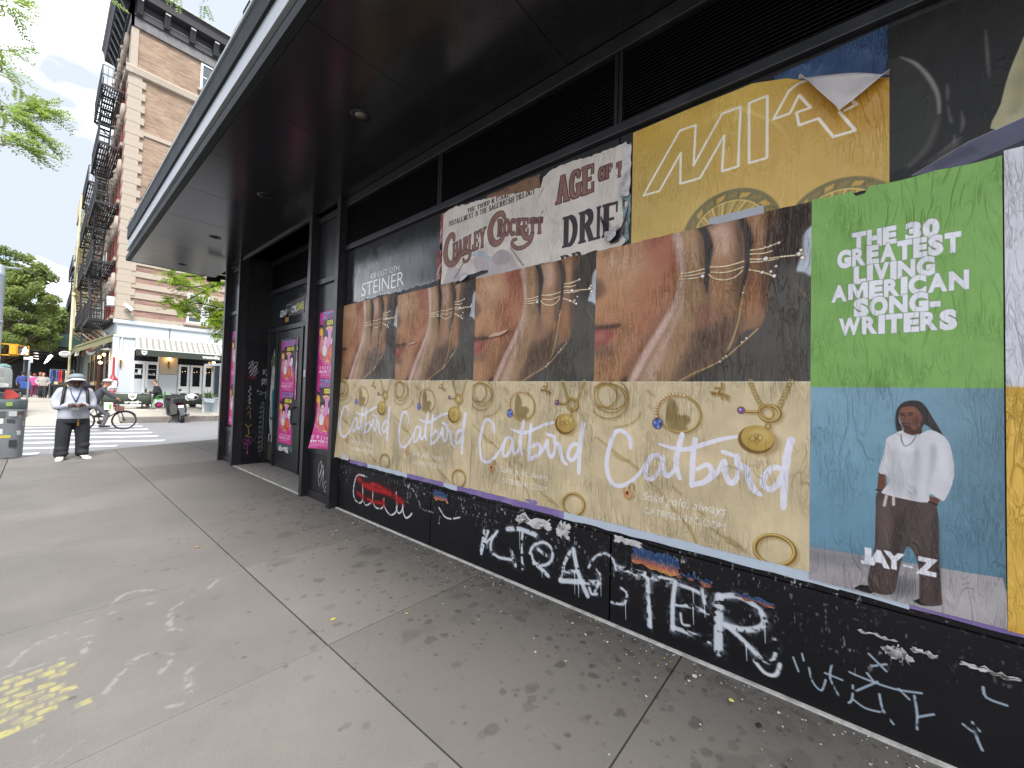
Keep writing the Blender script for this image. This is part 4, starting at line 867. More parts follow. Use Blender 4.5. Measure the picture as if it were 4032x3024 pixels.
def bigl(c, lb, rb, lt):
    p = Q4([lb, rb, lt]); yb = (p[0, 1]+p[1, 1])/2; hgt = p[0, 1]-p[2, 1]; tr = glyphs(c, .065); P = tr.reshape(-1, 2).copy()
    if c == '-': P = A_([(0,.30),(1,.30),(1,.44),(0,.30),(1,.44),(0,.44)])
    else: P[:, 1] = (P[:, 1]-P[:, 1].min())/(P[:, 1].max()-P[:, 1].min())
    P[:, 0] = p[0, 0] + (P[:, 0]-P[:, 0].min())/(P[:, 0].max()-P[:, 0].min())*(p[1, 0]-p[0, 0]); P[:, 1] = yb - P[:, 1]*hgt
    g.fill([ccw(z) for z in P.reshape(-1, 3, 2)], h('eeecf2'))
bigl('J', (385,1098), (448,1112), (385,1000)); bigl('A', (428,1108), (555,1135), (428,1012)); bigl('Y', (515,1128), (640,1150), (515,1030)); bigl('-', (628,1150), (688,1165), (628,1062)); bigl('Z', (703,1168), (832,1196), (703,1066))
g.noise(.07, 6, 4, 77)
M_mag = print_mat('magazine_print', g.image('magazine_sheet'), rough=.38, wr=.85, spec=.4)
o = paper('magazine_poster', .134, -.492, 2.545, .625, M_mag, 2.509, 40, 90, amp=.003, seed=61, top=lambda u: .008*abs(math.sin(u*9)) + (.03 if .26 < u < .34 else 0), right=lambda v: -.02*max(0, v-.8))
tag(o, 'green headline poster about songwriters above a portrait of a man in a white sweater', 'poster')
# --- the next one, only its edge in view
n_ = Cv(.628, 1.92, 200, h('dcdbe0')); n_.rect(0, .962, .628, 1.92, h('dba63b')); n_.fill(A_([(0,.962),(.1,1.0),(.06,1.9),(0,1.9)]), h('e7bb55'), .8, blur=.02); n_.noise(.08, 8, 4, 5)
o = paper('white_poster', -.497, -1.12, 2.56, .62, print_mat('white_print', n_.image('white_sheet'), rough=.4), 2.511, 30, 60, amp=.003, seed=63)
tag(o, 'white over mustard yellow poster at the extreme right edge of the wall', 'poster')
# --- gold poster with outlined letters
MW, MH = 1.256, .80
m_ = Cv(MW, MH, 600, h('c39a3c'))
gx = vnoise(m_.h, m_.w, 2, 3, 88, 2)[..., None]; m_.a[:] = A_(h('bd943d'))*(1-gx) + A_(h('dcba62'))*gx
m_.fill(smooth([(.0,.3),(.3,.2),(.5,.4),(.3,.75),(.0,.78)], 5, True), h('b3973f'), .6, blur=.09); m_.fill(smooth([(.9,.1),(1.25,.2),(1.25,.5),(1.0,.42)], 5, True), h('b47c1f'), .6, blur=.06)
m_.line(smooth([(.444,.15),(.601,.131),(.747,.249),(.832,.347),(.869,.452)], 8), [.002,.03,.012,.006,.002], h('e0c070'), .8, blur=.006)
def wheel(cx, cy, r):
    m_.fill(ellipse(cx, cy, r, r, n=70), h('6f6436'), .95, blur=.004); m_.fill(ellipse(cx, cy, r*.74, r*.74, n=60), h('a98a3a'), .9)
    for k in range(22): a = k*2*math.pi/22+.1; m_.fill([A_([(cx+math.cos(a+d)*r*f, cy+math.sin(a+d)*r*f) for d, f in ((0,.78),(.2,.82),(.25,.92),(.05,.9))])], h('c9a03e') if k % 2 else h('8d7434'), .9)
    for k in range(60): a = k*2*math.pi/60; m_.line([(cx+math.cos(a)*r*.45, cy+math.sin(a)*r*.45), (cx+math.cos(a+.15)*r*.72, cy+math.sin(a+.15)*r*.72)], .006, h(('e2c56a', '7d6a34', 'b99342')[k % 3]), .9)
    m_.line(el(cx, cy, r*.74, r*.74), .008, h('d8b95c'), .9); m_.fill(ellipse(cx, cy, r*.4, r*.4), h('8a7336'), .9)
wheel(.585, .87, .258); wheel(1.075, .935, .225)
LT = h('eee6d8')
def outl(pts, close=True):
    P = A_(pts); P = np.vstack([P, P[:1]]) if close else P; m_.line(P, .0135, LT, .98, nc=6)
outl([(.081,.487),(.305,.139),(.399,.144),(.39,.395),(.544,.138),(.64,.14),(.631,.488),(.548,.487),(.557,.275),(.428,.487),(.314,.484),(.313,.286),(.185,.49)])
outl([(.682,.139),(.769,.138),(.77,.49),(.685,.488)])
outl([(.798,.284),(.867,.157),(.905,.137),(1.0,.137),(1.14,.36),(1.096,.371)], False); outl([(.798,.284),(.872,.284),(.911,.203),(.96,.294),(.90,.293),(.912,.368),(.992,.366),(1.052,.488),(1.135,.488),(1.075,.37)], False)
M_gold = print_mat('gold_print', m_.image('gold_sheet'), rough=.27, wr=.7, wscale=.8, spec=.6, grime=.1)
top = lambda u: float(np.interp(u*1.256, [0,.336,.70,.86,.93,1.256], [.025,.022,.030,.082,.13,.278]))
o = paper('gold_poster', 1.10, -.156, 3.32, 2.53, M_gold, 2.5125, 60, 50, amp=.004, seed=64, top=top)
tag(o, 'glossy gold poster with large white outlined letters, its top right corner peeled forward', 'poster')
# white back of the folded corner, hanging forward from the fold line
def flap(name, pts, X, mat, lab, bulge=.05):
    """peeled piece of paper: polygon (distance right of Y 1.10, distance below Z 3.32), bellied away from the wall"""
    return pts
M_back = pm('paper_back', h('c9c1bf'), rough=.6, var=.1, vscale=9, bump=.3, bscale=20, stain=h('8b8078'), stain_amt=.35, stain_scale=7)
def peel(name, quadp, X, mats, out0, out1, n=10, parent=None, wob=.006, seed=1):
    """sheet between two polylines (hinge first), leaning from out0 off the wall at the hinge to out1 at the free edge"""
    a, b = A_(quadp[0]), A_(quadp[1]); g_ = np.random.default_rng(seed); v = []; f = []
    for j in range(n+1):
        t = j/n
        for i in range(len(a)):
            p = a[i]*(1-t) + b[i]*t; o_ = out0 + (out1-out0)*math.sin(t*math.pi/2)**1.3 + wob*(g_.random()-.5)*(0 < j < n)
            v.append((X-o_, p[0], p[1]))
    k = len(a)
    for j in range(n):
        for i in range(k-1): f.append((j*k+i, (j+1)*k+i, (j+1)*k+i+1, j*k+i+1))
    m = MB(); m.add(v, f, 0, True); o = m.build(name, mats, parent, org=v[0] if parent is None else None)
    md = o.modifiers.new('thickness', 'SOLIDIFY'); md.thickness = .0012
    return o
for lb, P0, P1 in (('white torn crease on the cheek of the third jewellery poster', [(2.375,2.02),(2.31,2.035),(2.24,2.04),(2.16,2.055)], [(2.37,1.995),(2.31,2.0),(2.24,2.005),(2.17,2.03)]), ('small torn crease on the cheek of the second jewellery poster', [(3.57,2.02),(3.50,2.03),(3.42,2.03)], [(3.565,2.0),(3.50,2.005),(3.43,2.015)])):
    tag(peel('paper_tear', (P0, P1), 2.503, pm('tear_pink', h('c9a58f'), rough=.6, var=.2, vscale=20), .004, .016, 5, seed=11), lb, 'paper scrap')
fy = lambda x: 1.10-x; fz = lambda z: 3.32-z
hinge = smooth([(.905,.118),(1.0,.15),(1.14,.206),(1.253,.276)], 4); tip = smooth([(.92,.128),(1.06,.36),(1.085,.385),(1.253,.278)], 4)
o = peel('folded_corner', ([(fy(x), fz(z)) for x, z in hinge], [(fy(x), fz(z)) for x, z in tip]), 2.505, M_back, .012, .06, seed=3)
o.parent = bpy.data.objects['gold_poster']; o.location = Vector(o.location) - Vector(bpy.data.objects['gold_poster'].location)
b_ = Cv(.5, .3, 200, h('3f5878')); b_.a[:] = A_(h('34496b')) + (vnoise(b_.h, b_.w, 3, 5, 12, 3)[..., None]-.5)*A_([.16,.16,.16]); b_.noise(.2, 8, 8, 3)
o = paper('blue_poster', .30, -.152, 3.30, 3.0, print_mat('blue_print', b_.image('blue_sheet'), rough=.35), 2.5148, 12, 8, amp=.001, seed=65, top=lambda u: .05*(1-u)*.4)
tag(o, 'scrap of dark blue poster showing above the peeled corner of the gold poster', 'poster')
# --- black poster at the upper right with a grey halo and cream cloth
k_ = Cv(.95, .76, 480, h('1d1b19'))
k_.fill(A_([(0,.15),(.04,.158),(.10,.22),(.14,.31),(.163,.41),(.165,.486),(.15,.568),(.12,.64),(.07,.69),(0,.70)]), h('2d2c27'), 1)
k_.line(smooth([(.041,.158),(.093,.22),(.136,.31),(.162,.401),(.166,.486)], 8), [.004,.012,.016,.014,.010], h('8a8783'), .85, blur=.003)
k_.line(smooth([(.166,.50),(.15,.568),(.124,.635),(.073,.690)], 8), [.012,.022,.026,.02], h('5d5a56'), .6, blur=.006)
for p_ in ([(.191,.46),(.2,.53),(.205,.547)], [(.23,.50),(.236,.56),(.228,.6)], [(.19,.36),(.192,.44)], [(.21,.6),(.212,.66)], [(.16,.67),(.23,.62)], [(.30,.18),(.31,.4)]): k_.line(smooth(p_, 4), [.004,.012,.004], h('7d7a78'), .6, blur=.004)
k_.fill(A_([(.11,.70),(.2,.64),(.24,.62),(.2,.7)]), h('4b4846'), .7, blur=.006)
k_.fill(smooth([(.47,.12),(.42,.22),(.385,.325),(.36,.413),(.34,.522),(.328,.63),(.6,.56),(.95,.4),(.95,.1),(.6,.05)], 4, True), h('a9a07e')); k_.fill(smooth([(.40,.30),(.44,.3),(.42,.5),(.36,.58)], 4, True), h('8d8462'), .6, blur=.01)
k_.fill(A_([(.08,.74),(.187,.69),(.251,.651),(.4,.607),(.7,.5),(.95,.42),(.95,.6),(.4,.735),(.222,.748)]), h('57566a')); k_.fill(A_([(.14,.72),(.26,.66),(.28,.7),(.16,.74)]), h('453f55'), .8, blur=.01); k_.line([(.08,.738),(.251,.649),(.4,.605),(.7,.498)], .004, h('a7a3a3'), .8); k_.fill(A_([(.25,.745),(.4,.70),(.7,.6),(.7,.66),(.4,.745)]), h('222129'), .8)
k_.noise(.2, 12, 10, 9)
o = paper('black_poster', -.150, -1.10, 3.28, 2.525, print_mat('black_print', k_.image('black_sheet'), rough=.36, wr=.35, spec=.3), 2.5135, 40, 36, amp=.003, seed=66)
tag(o, 'dark poster with a pale halo arc and cream cloth above the green poster', 'poster')
# --- torn western music poster
WW, WH_ = 1.96, .79
w_ = Cv(WW, WH_, 560, h('d3c9be'))
INK, BRN, BRD = h('33282a'), h('8a6258'), h('4c3330')
w_.fill(smooth([(.128,.572),(.302,.66),(.42,.601),(.534,.556),(.685,.62),(.771,.575),(.891,.619),(.96,.732),(.95,.80),(.1,.80),(.1,.62)], 3, True), h('b9aead')); w_.fill(smooth([(.40,.56),(.54,.53),(.64,.6),(.66,.66),(.55,.58)], 4, True), h('a8b3ba'), .9); w_.fill(smooth([(.69,.62),(.78,.58),(.87,.62),(.9,.7),(.74,.7)], 4, True), h('a39693'), .9, blur=.005)
w_.fill(smooth([(.3,.66),(.4,.6),(.5,.72),(.4,.78),(.28,.76)], 4, True), h('cbbfbc'), .9, blur=.01)
def wt(t, x0, x1, yb, hg, cols, stem=.24, off=()):
    L = [wi for wi in t]; base, W0 = slab(t, 0, 0, hg, hg*.8, stem); k = (x1-x0)/W0
    for dx, c in list(off)+[((0, 0), cols)]:
        P, _ = slab(t, 0, 0, hg, hg*.8, stem); w_.fill([z*A_([k, 1]) + A_([x0+dx[0], yb+dx[1]]) for z in P], c)
wt('THE THIRD & FINAL', .349, .879, .146, .042, INK, .3); wt('INSTALLMENT IN THE SAGEBRUSH TRILOGY', .096, 1.147, .205, .047, INK, .3)
edge = [((dx, dy), BRD) for dx in (-.006, .006) for dy in (-.006, .006)]
# arched artist name
def arch(t, x0, x1, y0, y1, h0, h1, cols, stem=.27):
    P, W0 = slab(t, 0, 0, 1, .8, stem)
    def wp(z, d=(0, 0)):
        z = A_(z); u = z[:, 0]/W0; hh_ = h0+(h1-h0)*u
        return np.stack([x0+u*(x1-x0)+d[0], y0+(y1-y0)*u - (-z[:, 1])*hh_ + d[1]], 1)
    for d, c in edge: w_.fill([ccw(wp(z, d)) for z in P], c)
    w_.fill([ccw(wp(z)) for z in P], cols)
arch('HARLEY', .165, .60, .545, .508, .155, .175, BRN); arch('ROCKETT', .745, 1.235, .455, .545, .145, .125, BRN)
C1 = smooth([(.18,.36),(.165,.31),(.12,.305),(.075,.36),(.055,.453),(.08,.54),(.14,.58),(.21,.575),(.29,.51),(.35,.50),(.405,.53),(.39,.585),(.335,.595),(.315,.565)], 8)
C2 = smooth([(.825,.315),(.79,.268),(.73,.27),(.68,.31),(.655,.385),(.675,.47),(.73,.515),(.79,.50),(.828,.45)], 8)
TL = smooth([(1.01,.445),(1.05,.53),(1.10,.55),(1.125,.53),(1.11,.58),(1.04,.612),(.965,.605),(.915,.56),(.925,.53),(.958,.53)], 8)
for P, w0 in ((C1, [.02,.045,.05,.055,.06,.055,.05,.04,.03,.028,.026,.02,.014]), (C2, [.02,.04,.05,.055,.06,.055,.05,.04,.02]), (TL, [.03,.035,.03,.024,.028,.026,.024,.022,.02,.014])):
    w_.line(P, [k+.012 for k in w0], BRD); w_.line(P, w0, BRN)
for a_, b_ in (((.335,.585),(.21,.72)), ((.899,.589),(1.042,.763))):
    for i in range(12): t = i/11; e_ = ellipse(a_[0]+(b_[0]-a_[0])*t, a_[1]+(b_[1]-a_[1])*t, .009, .006, .8); w_.line(np.vstack([e_, e_[:1]]), .0035, h('6a5f5c'))
def ageo(t, x0, x1, yb, hg, stem=.3): wt(t, x0, x1, yb, hg, BRN, stem, off=[((dx, dy), BRD) for dx in (-.006, .008) for dy in (-.006, .008)])
ageo('AGE', 1.362, 1.69, .352, .205, .32); ageo('OF', 1.712, 1.822, .292, .095, .3); ageo('THE', 1.846, 2.03, .308, .10, .3)
wt('DRIFT', 1.423, 2.03, .705, .235, h('3b2f33'), .34); wt('DR', 1.405, 1.60, .86, .10, h('3b2f33'), .3)
w_.line(smooth([(1.15,.1),(1.3,.45),(1.42,.52)], 6), .004, h('a99d94'), .6)
w_.noise(.08, 10, 20, 14)
M_west = print_mat('western_print', w_.image('western_sheet'), rough=.5, wr=.8, spec=.35)
jt = jag(5, .018, 20)
top = lambda u: float(np.interp(u*1.96, [0,.19,.675,1.069,1.215,1.226,1.235,1.32,1.486,1.702,1.9,1.96], [.041,.027,.078,.150,.166,.163,.10,.053,.053,.080,.074,.08])) + jt(u)
jr = jag(6, .05, 7)
hol = lambda u: 0.05*math.exp(-((u-.92)/.03)**2)
o = paper('western_poster', 3.065, 1.105, 3.34, 2.54, M_west, 2.5122, 80, 40, amp=.004, seed=67, top=top, right=lambda v: .02+jr(v), left=jag(7, .01))
tag(o, 'torn cream western music poster with slab lettering under the louvres', 'poster')
# torn layers beneath and curling out of it
M_teal = pm('old_teal_paper', h('7c8f90'), rough=.6, var=.4, vscale=20, bump=.4, bscale=40, stain=h('2a2c2c'), stain_amt=.8, stain_scale=9)
M_red = pm('old_red_paper', h('7d2327'), rough=.6, var=.3, vscale=15, stain=h('cfc6c0'), stain_amt=.9, stain_scale=16, bump=.3)
M_tan = pm('old_tan_paper', h('7b5a42'), rough=.6, var=.4, vscale=14, stain=h('24221f'), stain_amt=.9, stain_scale=10, bump=.3)
M_white = pm('torn_white_paper', h('c9c4c2'), rough=.65, var=.15, vscale=15, bump=.4, bscale=30, stain=h('4b4443'), stain_amt=.7, stain_scale=11)
def scrap(name, Y0, Y1, Zt, Zb, mat, X=2.513, seed=1, lab=None, j=.03, cat='paper scrap', grp=None, off=0.0, nx=10, nz=10):
    a, b, c, d = jag(seed, j), jag(seed+1, j), jag(seed+2, j), jag(seed+3, j)
    o = paper(name, Y0, Y1, Zt, Zb, mat, X, nx, nz, amp=.003, seed=seed, top=a, bot=b, left=lambda v: -c(v), right=lambda v: -(-d(v)), extra=(lambda u, v: off*(v**2)) if off else None)
    if lab: tag(o, lab, cat, grp)
    return o
scrap('paper_scrap', 1.155, 1.10, 2.92, 2.55, M_teal, 2.5138, 101, 'teal torn strip left between the cream western poster and the gold poster')
scrap('paper_scrap', 1.17, 1.10, 3.24, 2.86, M_white, 2.5100, 102, 'crumpled white strip at the upper left edge of the gold poster', .02, off=.02)
scrap('paper_scrap', 3.10, 3.06, 3.30, 2.98, M_red, 2.5125, 103, 'red torn strip left of the cream western poster, upper piece', .01)
scrap('paper_scrap', 3.13, 3.065, 2.93, 2.62, M_red, 2.5125, 104, 'red torn strip left of the cream western poster, lower piece', .012)
scrap('paper_scrap', 2.45, 1.86, 3.30, 3.15, M_tan, 2.5140, 105, 'brown scrap of an older poster under the louvre beam, above the western poster', .03)
dk = thing('paper_tear', 'dark curled tear in the lower right of the cream western poster', 'paper scrap', (2.50, 1.25, 2.65))
m = peel('torn_hole', ([(1.325,2.79),(1.25,2.62),(1.17,2.67),(1.12,2.80)], [(1.29,2.62),(1.24,2.565),(1.19,2.57),(1.15,2.62)]), 2.505, pm('torn_dark', h('231d22'), rough=.35, var=.4, vscale=20), .004, .012, 6, dk, seed=4)
m = peel('curl', ([(1.33,2.79),(1.29,2.72),(1.25,2.71)], [(1.285,2.70),(1.265,2.665),(1.235,2.68)]), 2.497, pm('purple_curl', h('3c2a3a'), rough=.3, var=.3), .006, .05, 6, dk, seed=5)
m = peel('curl', ([(1.29,2.66),(1.24,2.66),(1.19,2.69)], [(1.27,2.58),(1.23,2.57),(1.19,2.60)]), 2.497, M_white, .006, .04, 6, dk, seed=6)
dk = thing('paper_tear', 'dark tear along the bottom of the cream western poster, left of its middle', 'paper scrap', (2.50, 2.6, 2.6))
peel('torn_hole', ([(2.83,2.56),(2.74,2.61),(2.68,2.60),(2.6,2.60),(2.5,2.61),(2.42,2.60)], [(2.86,2.535),(2.75,2.55),(2.68,2.555),(2.6,2.56),(2.5,2.575),(2.42,2.58)]), 2.505, pm('torn_black', h('1c1a1b'), rough=.4, var=.3), .004, .008, 4, dk, seed=8)
peel('curl', ([(2.80,2.60),(2.72,2.63),(2.66,2.60)], [(2.79,2.56),(2.73,2.545),(2.68,2.56)]), 2.497, M_white, .004, .03, 5, dk, seed=9)
# --- glossy black property sign
s_ = Cv(1.78, .70, 460, h('26272a'))
s_.a *= (0.8+.4*vnoise(s_.h, s_.w, 3, 9, 15, 4))[..., None]
s_.text('STEINER', .335, .632, .235, h('e4e4e8'), bold=-.012, sx=.62/.62*1.0, shear=.0); 
s_.text('438 EAST 12TH', .52, .452, .094, h('d5d5d9'), bold=-.006, sx=.95); s_.text('TUHUR YOU', .25, .335, .085, h('77787c'), bold=-.004, alpha=.45)
for i in range(26): x, y = R.uniform(.05, 1.6), R.uniform(.05, .6); s_.line([(x, y), (x+R.uniform(-.02,.02), y+R.uniform(.02,.12))], .005, h('55565a'), .5, blur=.002)
s_.fill(A_([(.66,.1),(.78,.1),(.74,.2),(.72,.34),(.69,.2)]), h('3c3d41'), .9)
for i in range(40): x = R.uniform(.2, 1.7); s_.rect(x, .655+R.uniform(-.01,.01), x+R.uniform(.004,.02), .665+R.uniform(0,.03), h('b9b9bb'), .8)
o = paper('property_sign', 4.94, 3.10, 3.31, 2.60, print_mat('sign_print', s_.image('sign_sheet'), rough=.13, wr=.18, spec=.75), 2.5138, 40, 16, amp=.0012, seed=68, bot=jag(9, .03, 14))
tag(o, 'glossy black property sign with white thin lettering, partly covered by posters', 'sign')
# coloured borders showing under the row of posters
M_pb = pm('pale_blue_border', h('bcc5d0'), rough=.45, var=.1, vscale=12, bump=.25, bscale=25); M_pu = pm('purple_border', h('7d68a0'), rough=.45, var=.2, vscale=9, bump=.25, bscale=25, stain=h('aba0c0'), stain_amt=.5, stain_scale=6)
M_gy = pm('grey_border', h('4c4d50'), rough=.5, var=.2)
for i, (a, b, m_x, nm) in enumerate(((5.16, 4.72, M_white, 'white'), (4.72, 4.30, M_pu, 'narrow purple'), (4.30, 3.52, M_pb, 'pale blue'), (3.52, 2.93, M_pu, 'purple'), (2.93, 2.74, M_pb, 'short pale blue'), (2.74, 1.58, M_pu, 'long purple'), (1.58, .02, M_pb, 'longest pale blue'), (.02, -.22, M_pb, 'pale blue'), (-.22, -.9, M_pu, 'purple'))):
    pos = ('curling at the far corner by the fin', 'under the far jewellery poster', 'above the red scribble on the black panel', 'at the left part of the second jewellery poster', 'between two purple strips', 'under the third jewellery poster, above the white graffiti', 'under the nearest jewellery poster', 'under the portrait poster', 'at the right end under the portrait poster')[i]
    o = paper('border_strip', a, b, .70, .600 if i else .625, m_x, 2.5145 if i else 2.50, max(2, int((a-b)*12)), 4, amp=.002, seed=120+i, bot=jag(130+i, .012))
    tag(o, '%s poster border strip %s' % (nm, pos), 'paper strip', 'border strips below the posters')
o = paper('border_strip', .62, .343, 2.578, 2.532, pm('grey_tape', h('a3a5ab'), rough=.5), 2.5075, 8, 3, amp=.001, seed=140); tag(o, 'pale grey tape strip lying across the top of the nearest jewellery poster', 'paper strip')
# remnants of older posters on the kick panels
su = Cv(.5, .3, 300, h('2c4468')); gy = np.linspace(0, 1, su.h)[:, None, None]
su.a[:] = np.where(gy < .4, A_(h('24406a')), np.where(gy < .75, A_(h('24406a'))*(1-(gy-.4)/.35) + A_(h('b8654a'))*((gy-.4)/.35), A_(h('b8654a'))*(1-(gy-.75)/.25) + A_(h('c9a14f'))*((gy-.75)/.25)))
su.noise(.5, 20, 30, 2)
for i in range(90): x, y = R.random()*.5, R.random()*.3; su.line([(x, y), (x+.004, y+R.uniform(.01,.05))], .004, h('d0cbc6'), R.uniform(.2,.9))
M_sun = print_mat('sunset_print', su.image('sunset_sheet'), rough=.5, wr=.6)
scrap('paper_scrap', 1.03, .74, .565, .43, M_sun, 2.4985, 150, 'blue and orange sunset poster remnant above the painted letters', .03)
scrap('paper_scrap', .735, .56, .50, .42, M_sun, 2.4985, 154, 'small torn corner of the sunset remnant right beside the larger one', .05)
scrap('paper_scrap', .45, .27, .47, .42, M_sun, 2.4985, 158, 'thin sliver of sunset paper above the last painted letter', .02)
scrap('paper_scrap', 3.04, 2.83, .57, .46, M_sun, 2.4985, 162, 'sunset poster remnant right of the red scribble with a torn lower edge', .03)
scrap('paper_scrap', 1.97, 1.66, .59, .46, M_white, 2.4985, 166, 'torn white paper remnant above the white painted letters', .06)
scrap('paper_scrap', 1.60, 1.50, .60, .45, M_white, 2.4985, 170, 'narrow torn white remnant hanging left of the sunset remnant', .05)
scrap('paper_scrap', 1.16, .98, .60, .54, M_white, 2.4980, 172, 'grey printed remnant just under the poster border above the sunset paper', .02)
scrap('paper_scrap', -.06, -.19, .465, .44, M_white, 2.4985, 174, 'thin white torn strip under the portrait poster, left one', .015)
scrap('paper_scrap', -.17, -.24, .45, .36, M_white, 2.4985, 178, 'jagged white torn piece under the portrait poster, middle one', .05)
scrap('paper_scrap', -.24, -.31, .455, .42, M_white, 2.4985, 182, 'small white torn piece under the portrait poster, right of the jagged one', .02)
scrap('paper_scrap', -.38, -.53, .465, .43, M_white, 2.4985, 186, 'white torn sliver at the right end of the black panel', .02)
# --- pink event posters
PW, PH = .70, 1.0
p_ = Cv(PW, PH, 420, h('cf2d86'))
p_.fill([A_([(.0,.18),(.14,.20),(.34,.46),(.1,.4)])], h('2b2030')); p_.fill([A_([(.1,.14),(.70,.10),(.70,.62),(.34,.44)])], h('33262e'), .95)
p_.fill(ellipse(.36,.50,.30,.255), h('e89a6a')); p_.fill(ellipse(.36,.50,.27,.23), h('dd8fc4')); p_.line(el(.36,.50,.30,.255), .018, h('f3c16d'))
p_.fill([A_([(.70,.2),(.70,.70),(.60,.62),(.56,.4)])], h('4a4148'), .9)
# two costumed wrestlers, simplified
p_.fill(smooth([(.10,.66),(.16,.52),(.26,.50),(.34,.56),(.33,.72),(.18,.74)], 4, True), h('d86a5a')); p_.fill(smooth([(.14,.56),(.22,.5),(.3,.56),(.27,.66),(.18,.66)], 4, True), h('e8e0e6')); p_.fill(ellipse(.23,.43,.062,.072), h('eec4b0')); p_.fill(smooth([(.16,.44),(.15,.33),(.23,.27),(.32,.32),(.32,.43),(.29,.385),(.2,.385)], 4, True), h('271d24')); p_.fill(ellipse(.22,.30,.06,.035), h('4a3d4a'))
p_.fill(smooth([(.34,.70),(.36,.56),(.44,.50),(.52,.56),(.54,.70),(.44,.75)], 4, True), h('c9432f')); p_.fill(smooth([(.36,.62),(.44,.54),(.5,.6),(.46,.7)], 4, True), h('e3703c'), .9); p_.fill(ellipse(.52,.42,.075,.088), h('f3ecec')); p_.fill(smooth([(.45,.44),(.44,.33),(.53,.28),(.63,.34),(.63,.52),(.6,.46),(.58,.36),(.5,.36)], 4, True), h('241a20'))
for x, y in ((.21,.43),(.25,.43),(.5,.42),(.545,.42)): p_.fill(ellipse(x, y, .010, .006), h('2a1c20'))
p_.line([(.50,.47),(.54,.47)], .010, h('b02234')); p_.line([(.22,.465),(.245,.465)], .008, h('b04048'))
for k in range(12): a = k*.5236; p_.fill([A_([(.08+.05*math.cos(a-.26), .30+.05*math.sin(a-.26)), (.08+.075*math.cos(a), .30+.075*math.sin(a)), (.08+.05*math.cos(a+.26), .30+.05*math.sin(a+.26))])], h('f2c53a'))
p_.fill(ellipse(.08,.30,.055,.055), h('f2c53a'))
for o_, c_, b_ in ((.018, '2b2a6a', .05), (0, '3f9fd0', .03)): p_.text('スケバン', .08+o_*.6, .125+o_*.3, .155, h(c_), bold=b_, shear=.25, sx=.98)
p_.rect(.28,.145,.62,.205, h('f3e13a')); p_.text('9.24 水 開催', .30, .193, .05, h('3a3320'), bold=.01); p_.rect(.28,.205,.62,.216, h('a9992c'))
for i, c in enumerate('ICHIGO SAYAKA, QUEEN'):
    a = math.pi*(1.0-.9*i/19); x, y = .36+.335*math.cos(a), .50+.292*math.sin(a); p_.text(c, x, y+.012, .04, h('f2d6e6'), align='c', bold=.01, rot=a-math.pi/2 if False else -(a-math.pi/2))
for i, c in enumerate('世界王者決定戦'): p_.text(c, .07+i*.085, .868, .06, h('f5e3ee'), bold=.012)
p_.text('NEW YORK', .06, .915, .045, h('ffffff'), bold=.03, sx=1.25); p_.rect(.38,.88,.62,.915, h('f0c8de'), .6)
for i in range(3): p_.rect(.12, .927+i*.014, .56-.05*i, .932+i*.014, h('f3cfe2'), .8)
p_.rect(.08,.975,.2,.98, h('f3cfe2'), .7); p_.text('1', .335, .99, .04, h('fbeaf3'), bold=.02); p_.rect(.44,.972,.56,.978, h('f3cfe2'), .7)
p_.noise(.06, 6, 6, 8)
M_pink = print_mat('pink_print', p_.image('pink_sheet'), rough=.3, wr=.5, spec=.5, grime=.1)
for lb, ya, yb, zt, zb, X, ex in (('upper pink wrestling poster on the narrow panel between two fins', 5.72, 5.13, 2.60, 1.66, 2.519, None), ('lower pink wrestling poster on the narrow panel, its bottom corner flaring out', 5.72, 5.13, 1.66, .70, 2.517, lambda u, v: .16*max(0, 1-u*2.4)**2*max(0, v-.5)**1.4*2.2),
        ('upper pink wrestling poster on the black door', 8.28, 7.66, 2.42, 1.455, 2.957, None), ('lower pink wrestling poster behind the door pull handle', 8.28, 7.66, 1.455, .49, 2.956, None),
        ('upper pink wrestling poster at the far end of the shopfront', 9.72, 9.12, 2.66, 1.70, 2.519, None), ('lower pink wrestling poster at the far end of the shopfront', 9.72, 9.12, 1.70, .74, 2.518, None)):
    o = paper('event_poster', ya, yb, zt, zb, M_pink, X, 24, 36, amp=.0025 if X < 2.9 else .001, seed=200+int(ya*10+zt*7), extra=ex, top=jag(int(zt*100), .012), left=(lambda v: .22*max(0, v-.45)**1.2) if ex else None)
    tag(o, lb, 'poster', 'pink event posters')
scrap('paper_scrap', 7.60, 7.55, 2.45, 1.3, M_pink, 2.957, 230, 'thin pink torn strip on the right stile of the door', .01)
scrap('paper_scrap', 8.2, 7.75, .47, .30, M_white, 2.956, 231, 'white paste residue below the lower door poster', .08)
# stickers
M_or = pm('orange_sticker', h('b5722a'), rough=.4, var=.2); M_st = pm('white_sticker', h('b9b6b2'), rough=.45, var=.35, vscale=60, stain=h('2c2b2b'), stain_amt=.9, stain_scale=30)
def sticker(y0, y1, z1, z0, X, mat, lab, grp=None):
    m = MB(); m.bev(X-.002, X, y0, y1, z0, z1, .0008); tag(m.build('sticker', mat, None, org=(X, (y0+y1)/2, z0)), lab, 'sticker', grp)
sticker(9.93, 9.87, 1.70, 1.60, 2.3945, M_or, 'orange sticker on the end fin of the black shopfront')
sticker(5.02, 5.06, 2.37, 2.27, 2.4065, M_st, 'black and white sticker near the top left of the first jewellery poster')
sticker(5.00, 5.05, 1.93, 1.87, 2.4065, M_st, 'small pale sticker on the fin at mid height beside the first jewellery poster')
sticker(5.00, 5.05, 1.65, 1.58, 2.4065, M_st, 'pale square sticker on the fin below eye level beside the first jewellery poster')
sticker(5.89, 5.83, 1.78, 1.68, 2.3945, M_st, 'white skull shaped sticker on the fin nearest the door')
st = Cv(1.3, .34, 300, h('202124'))
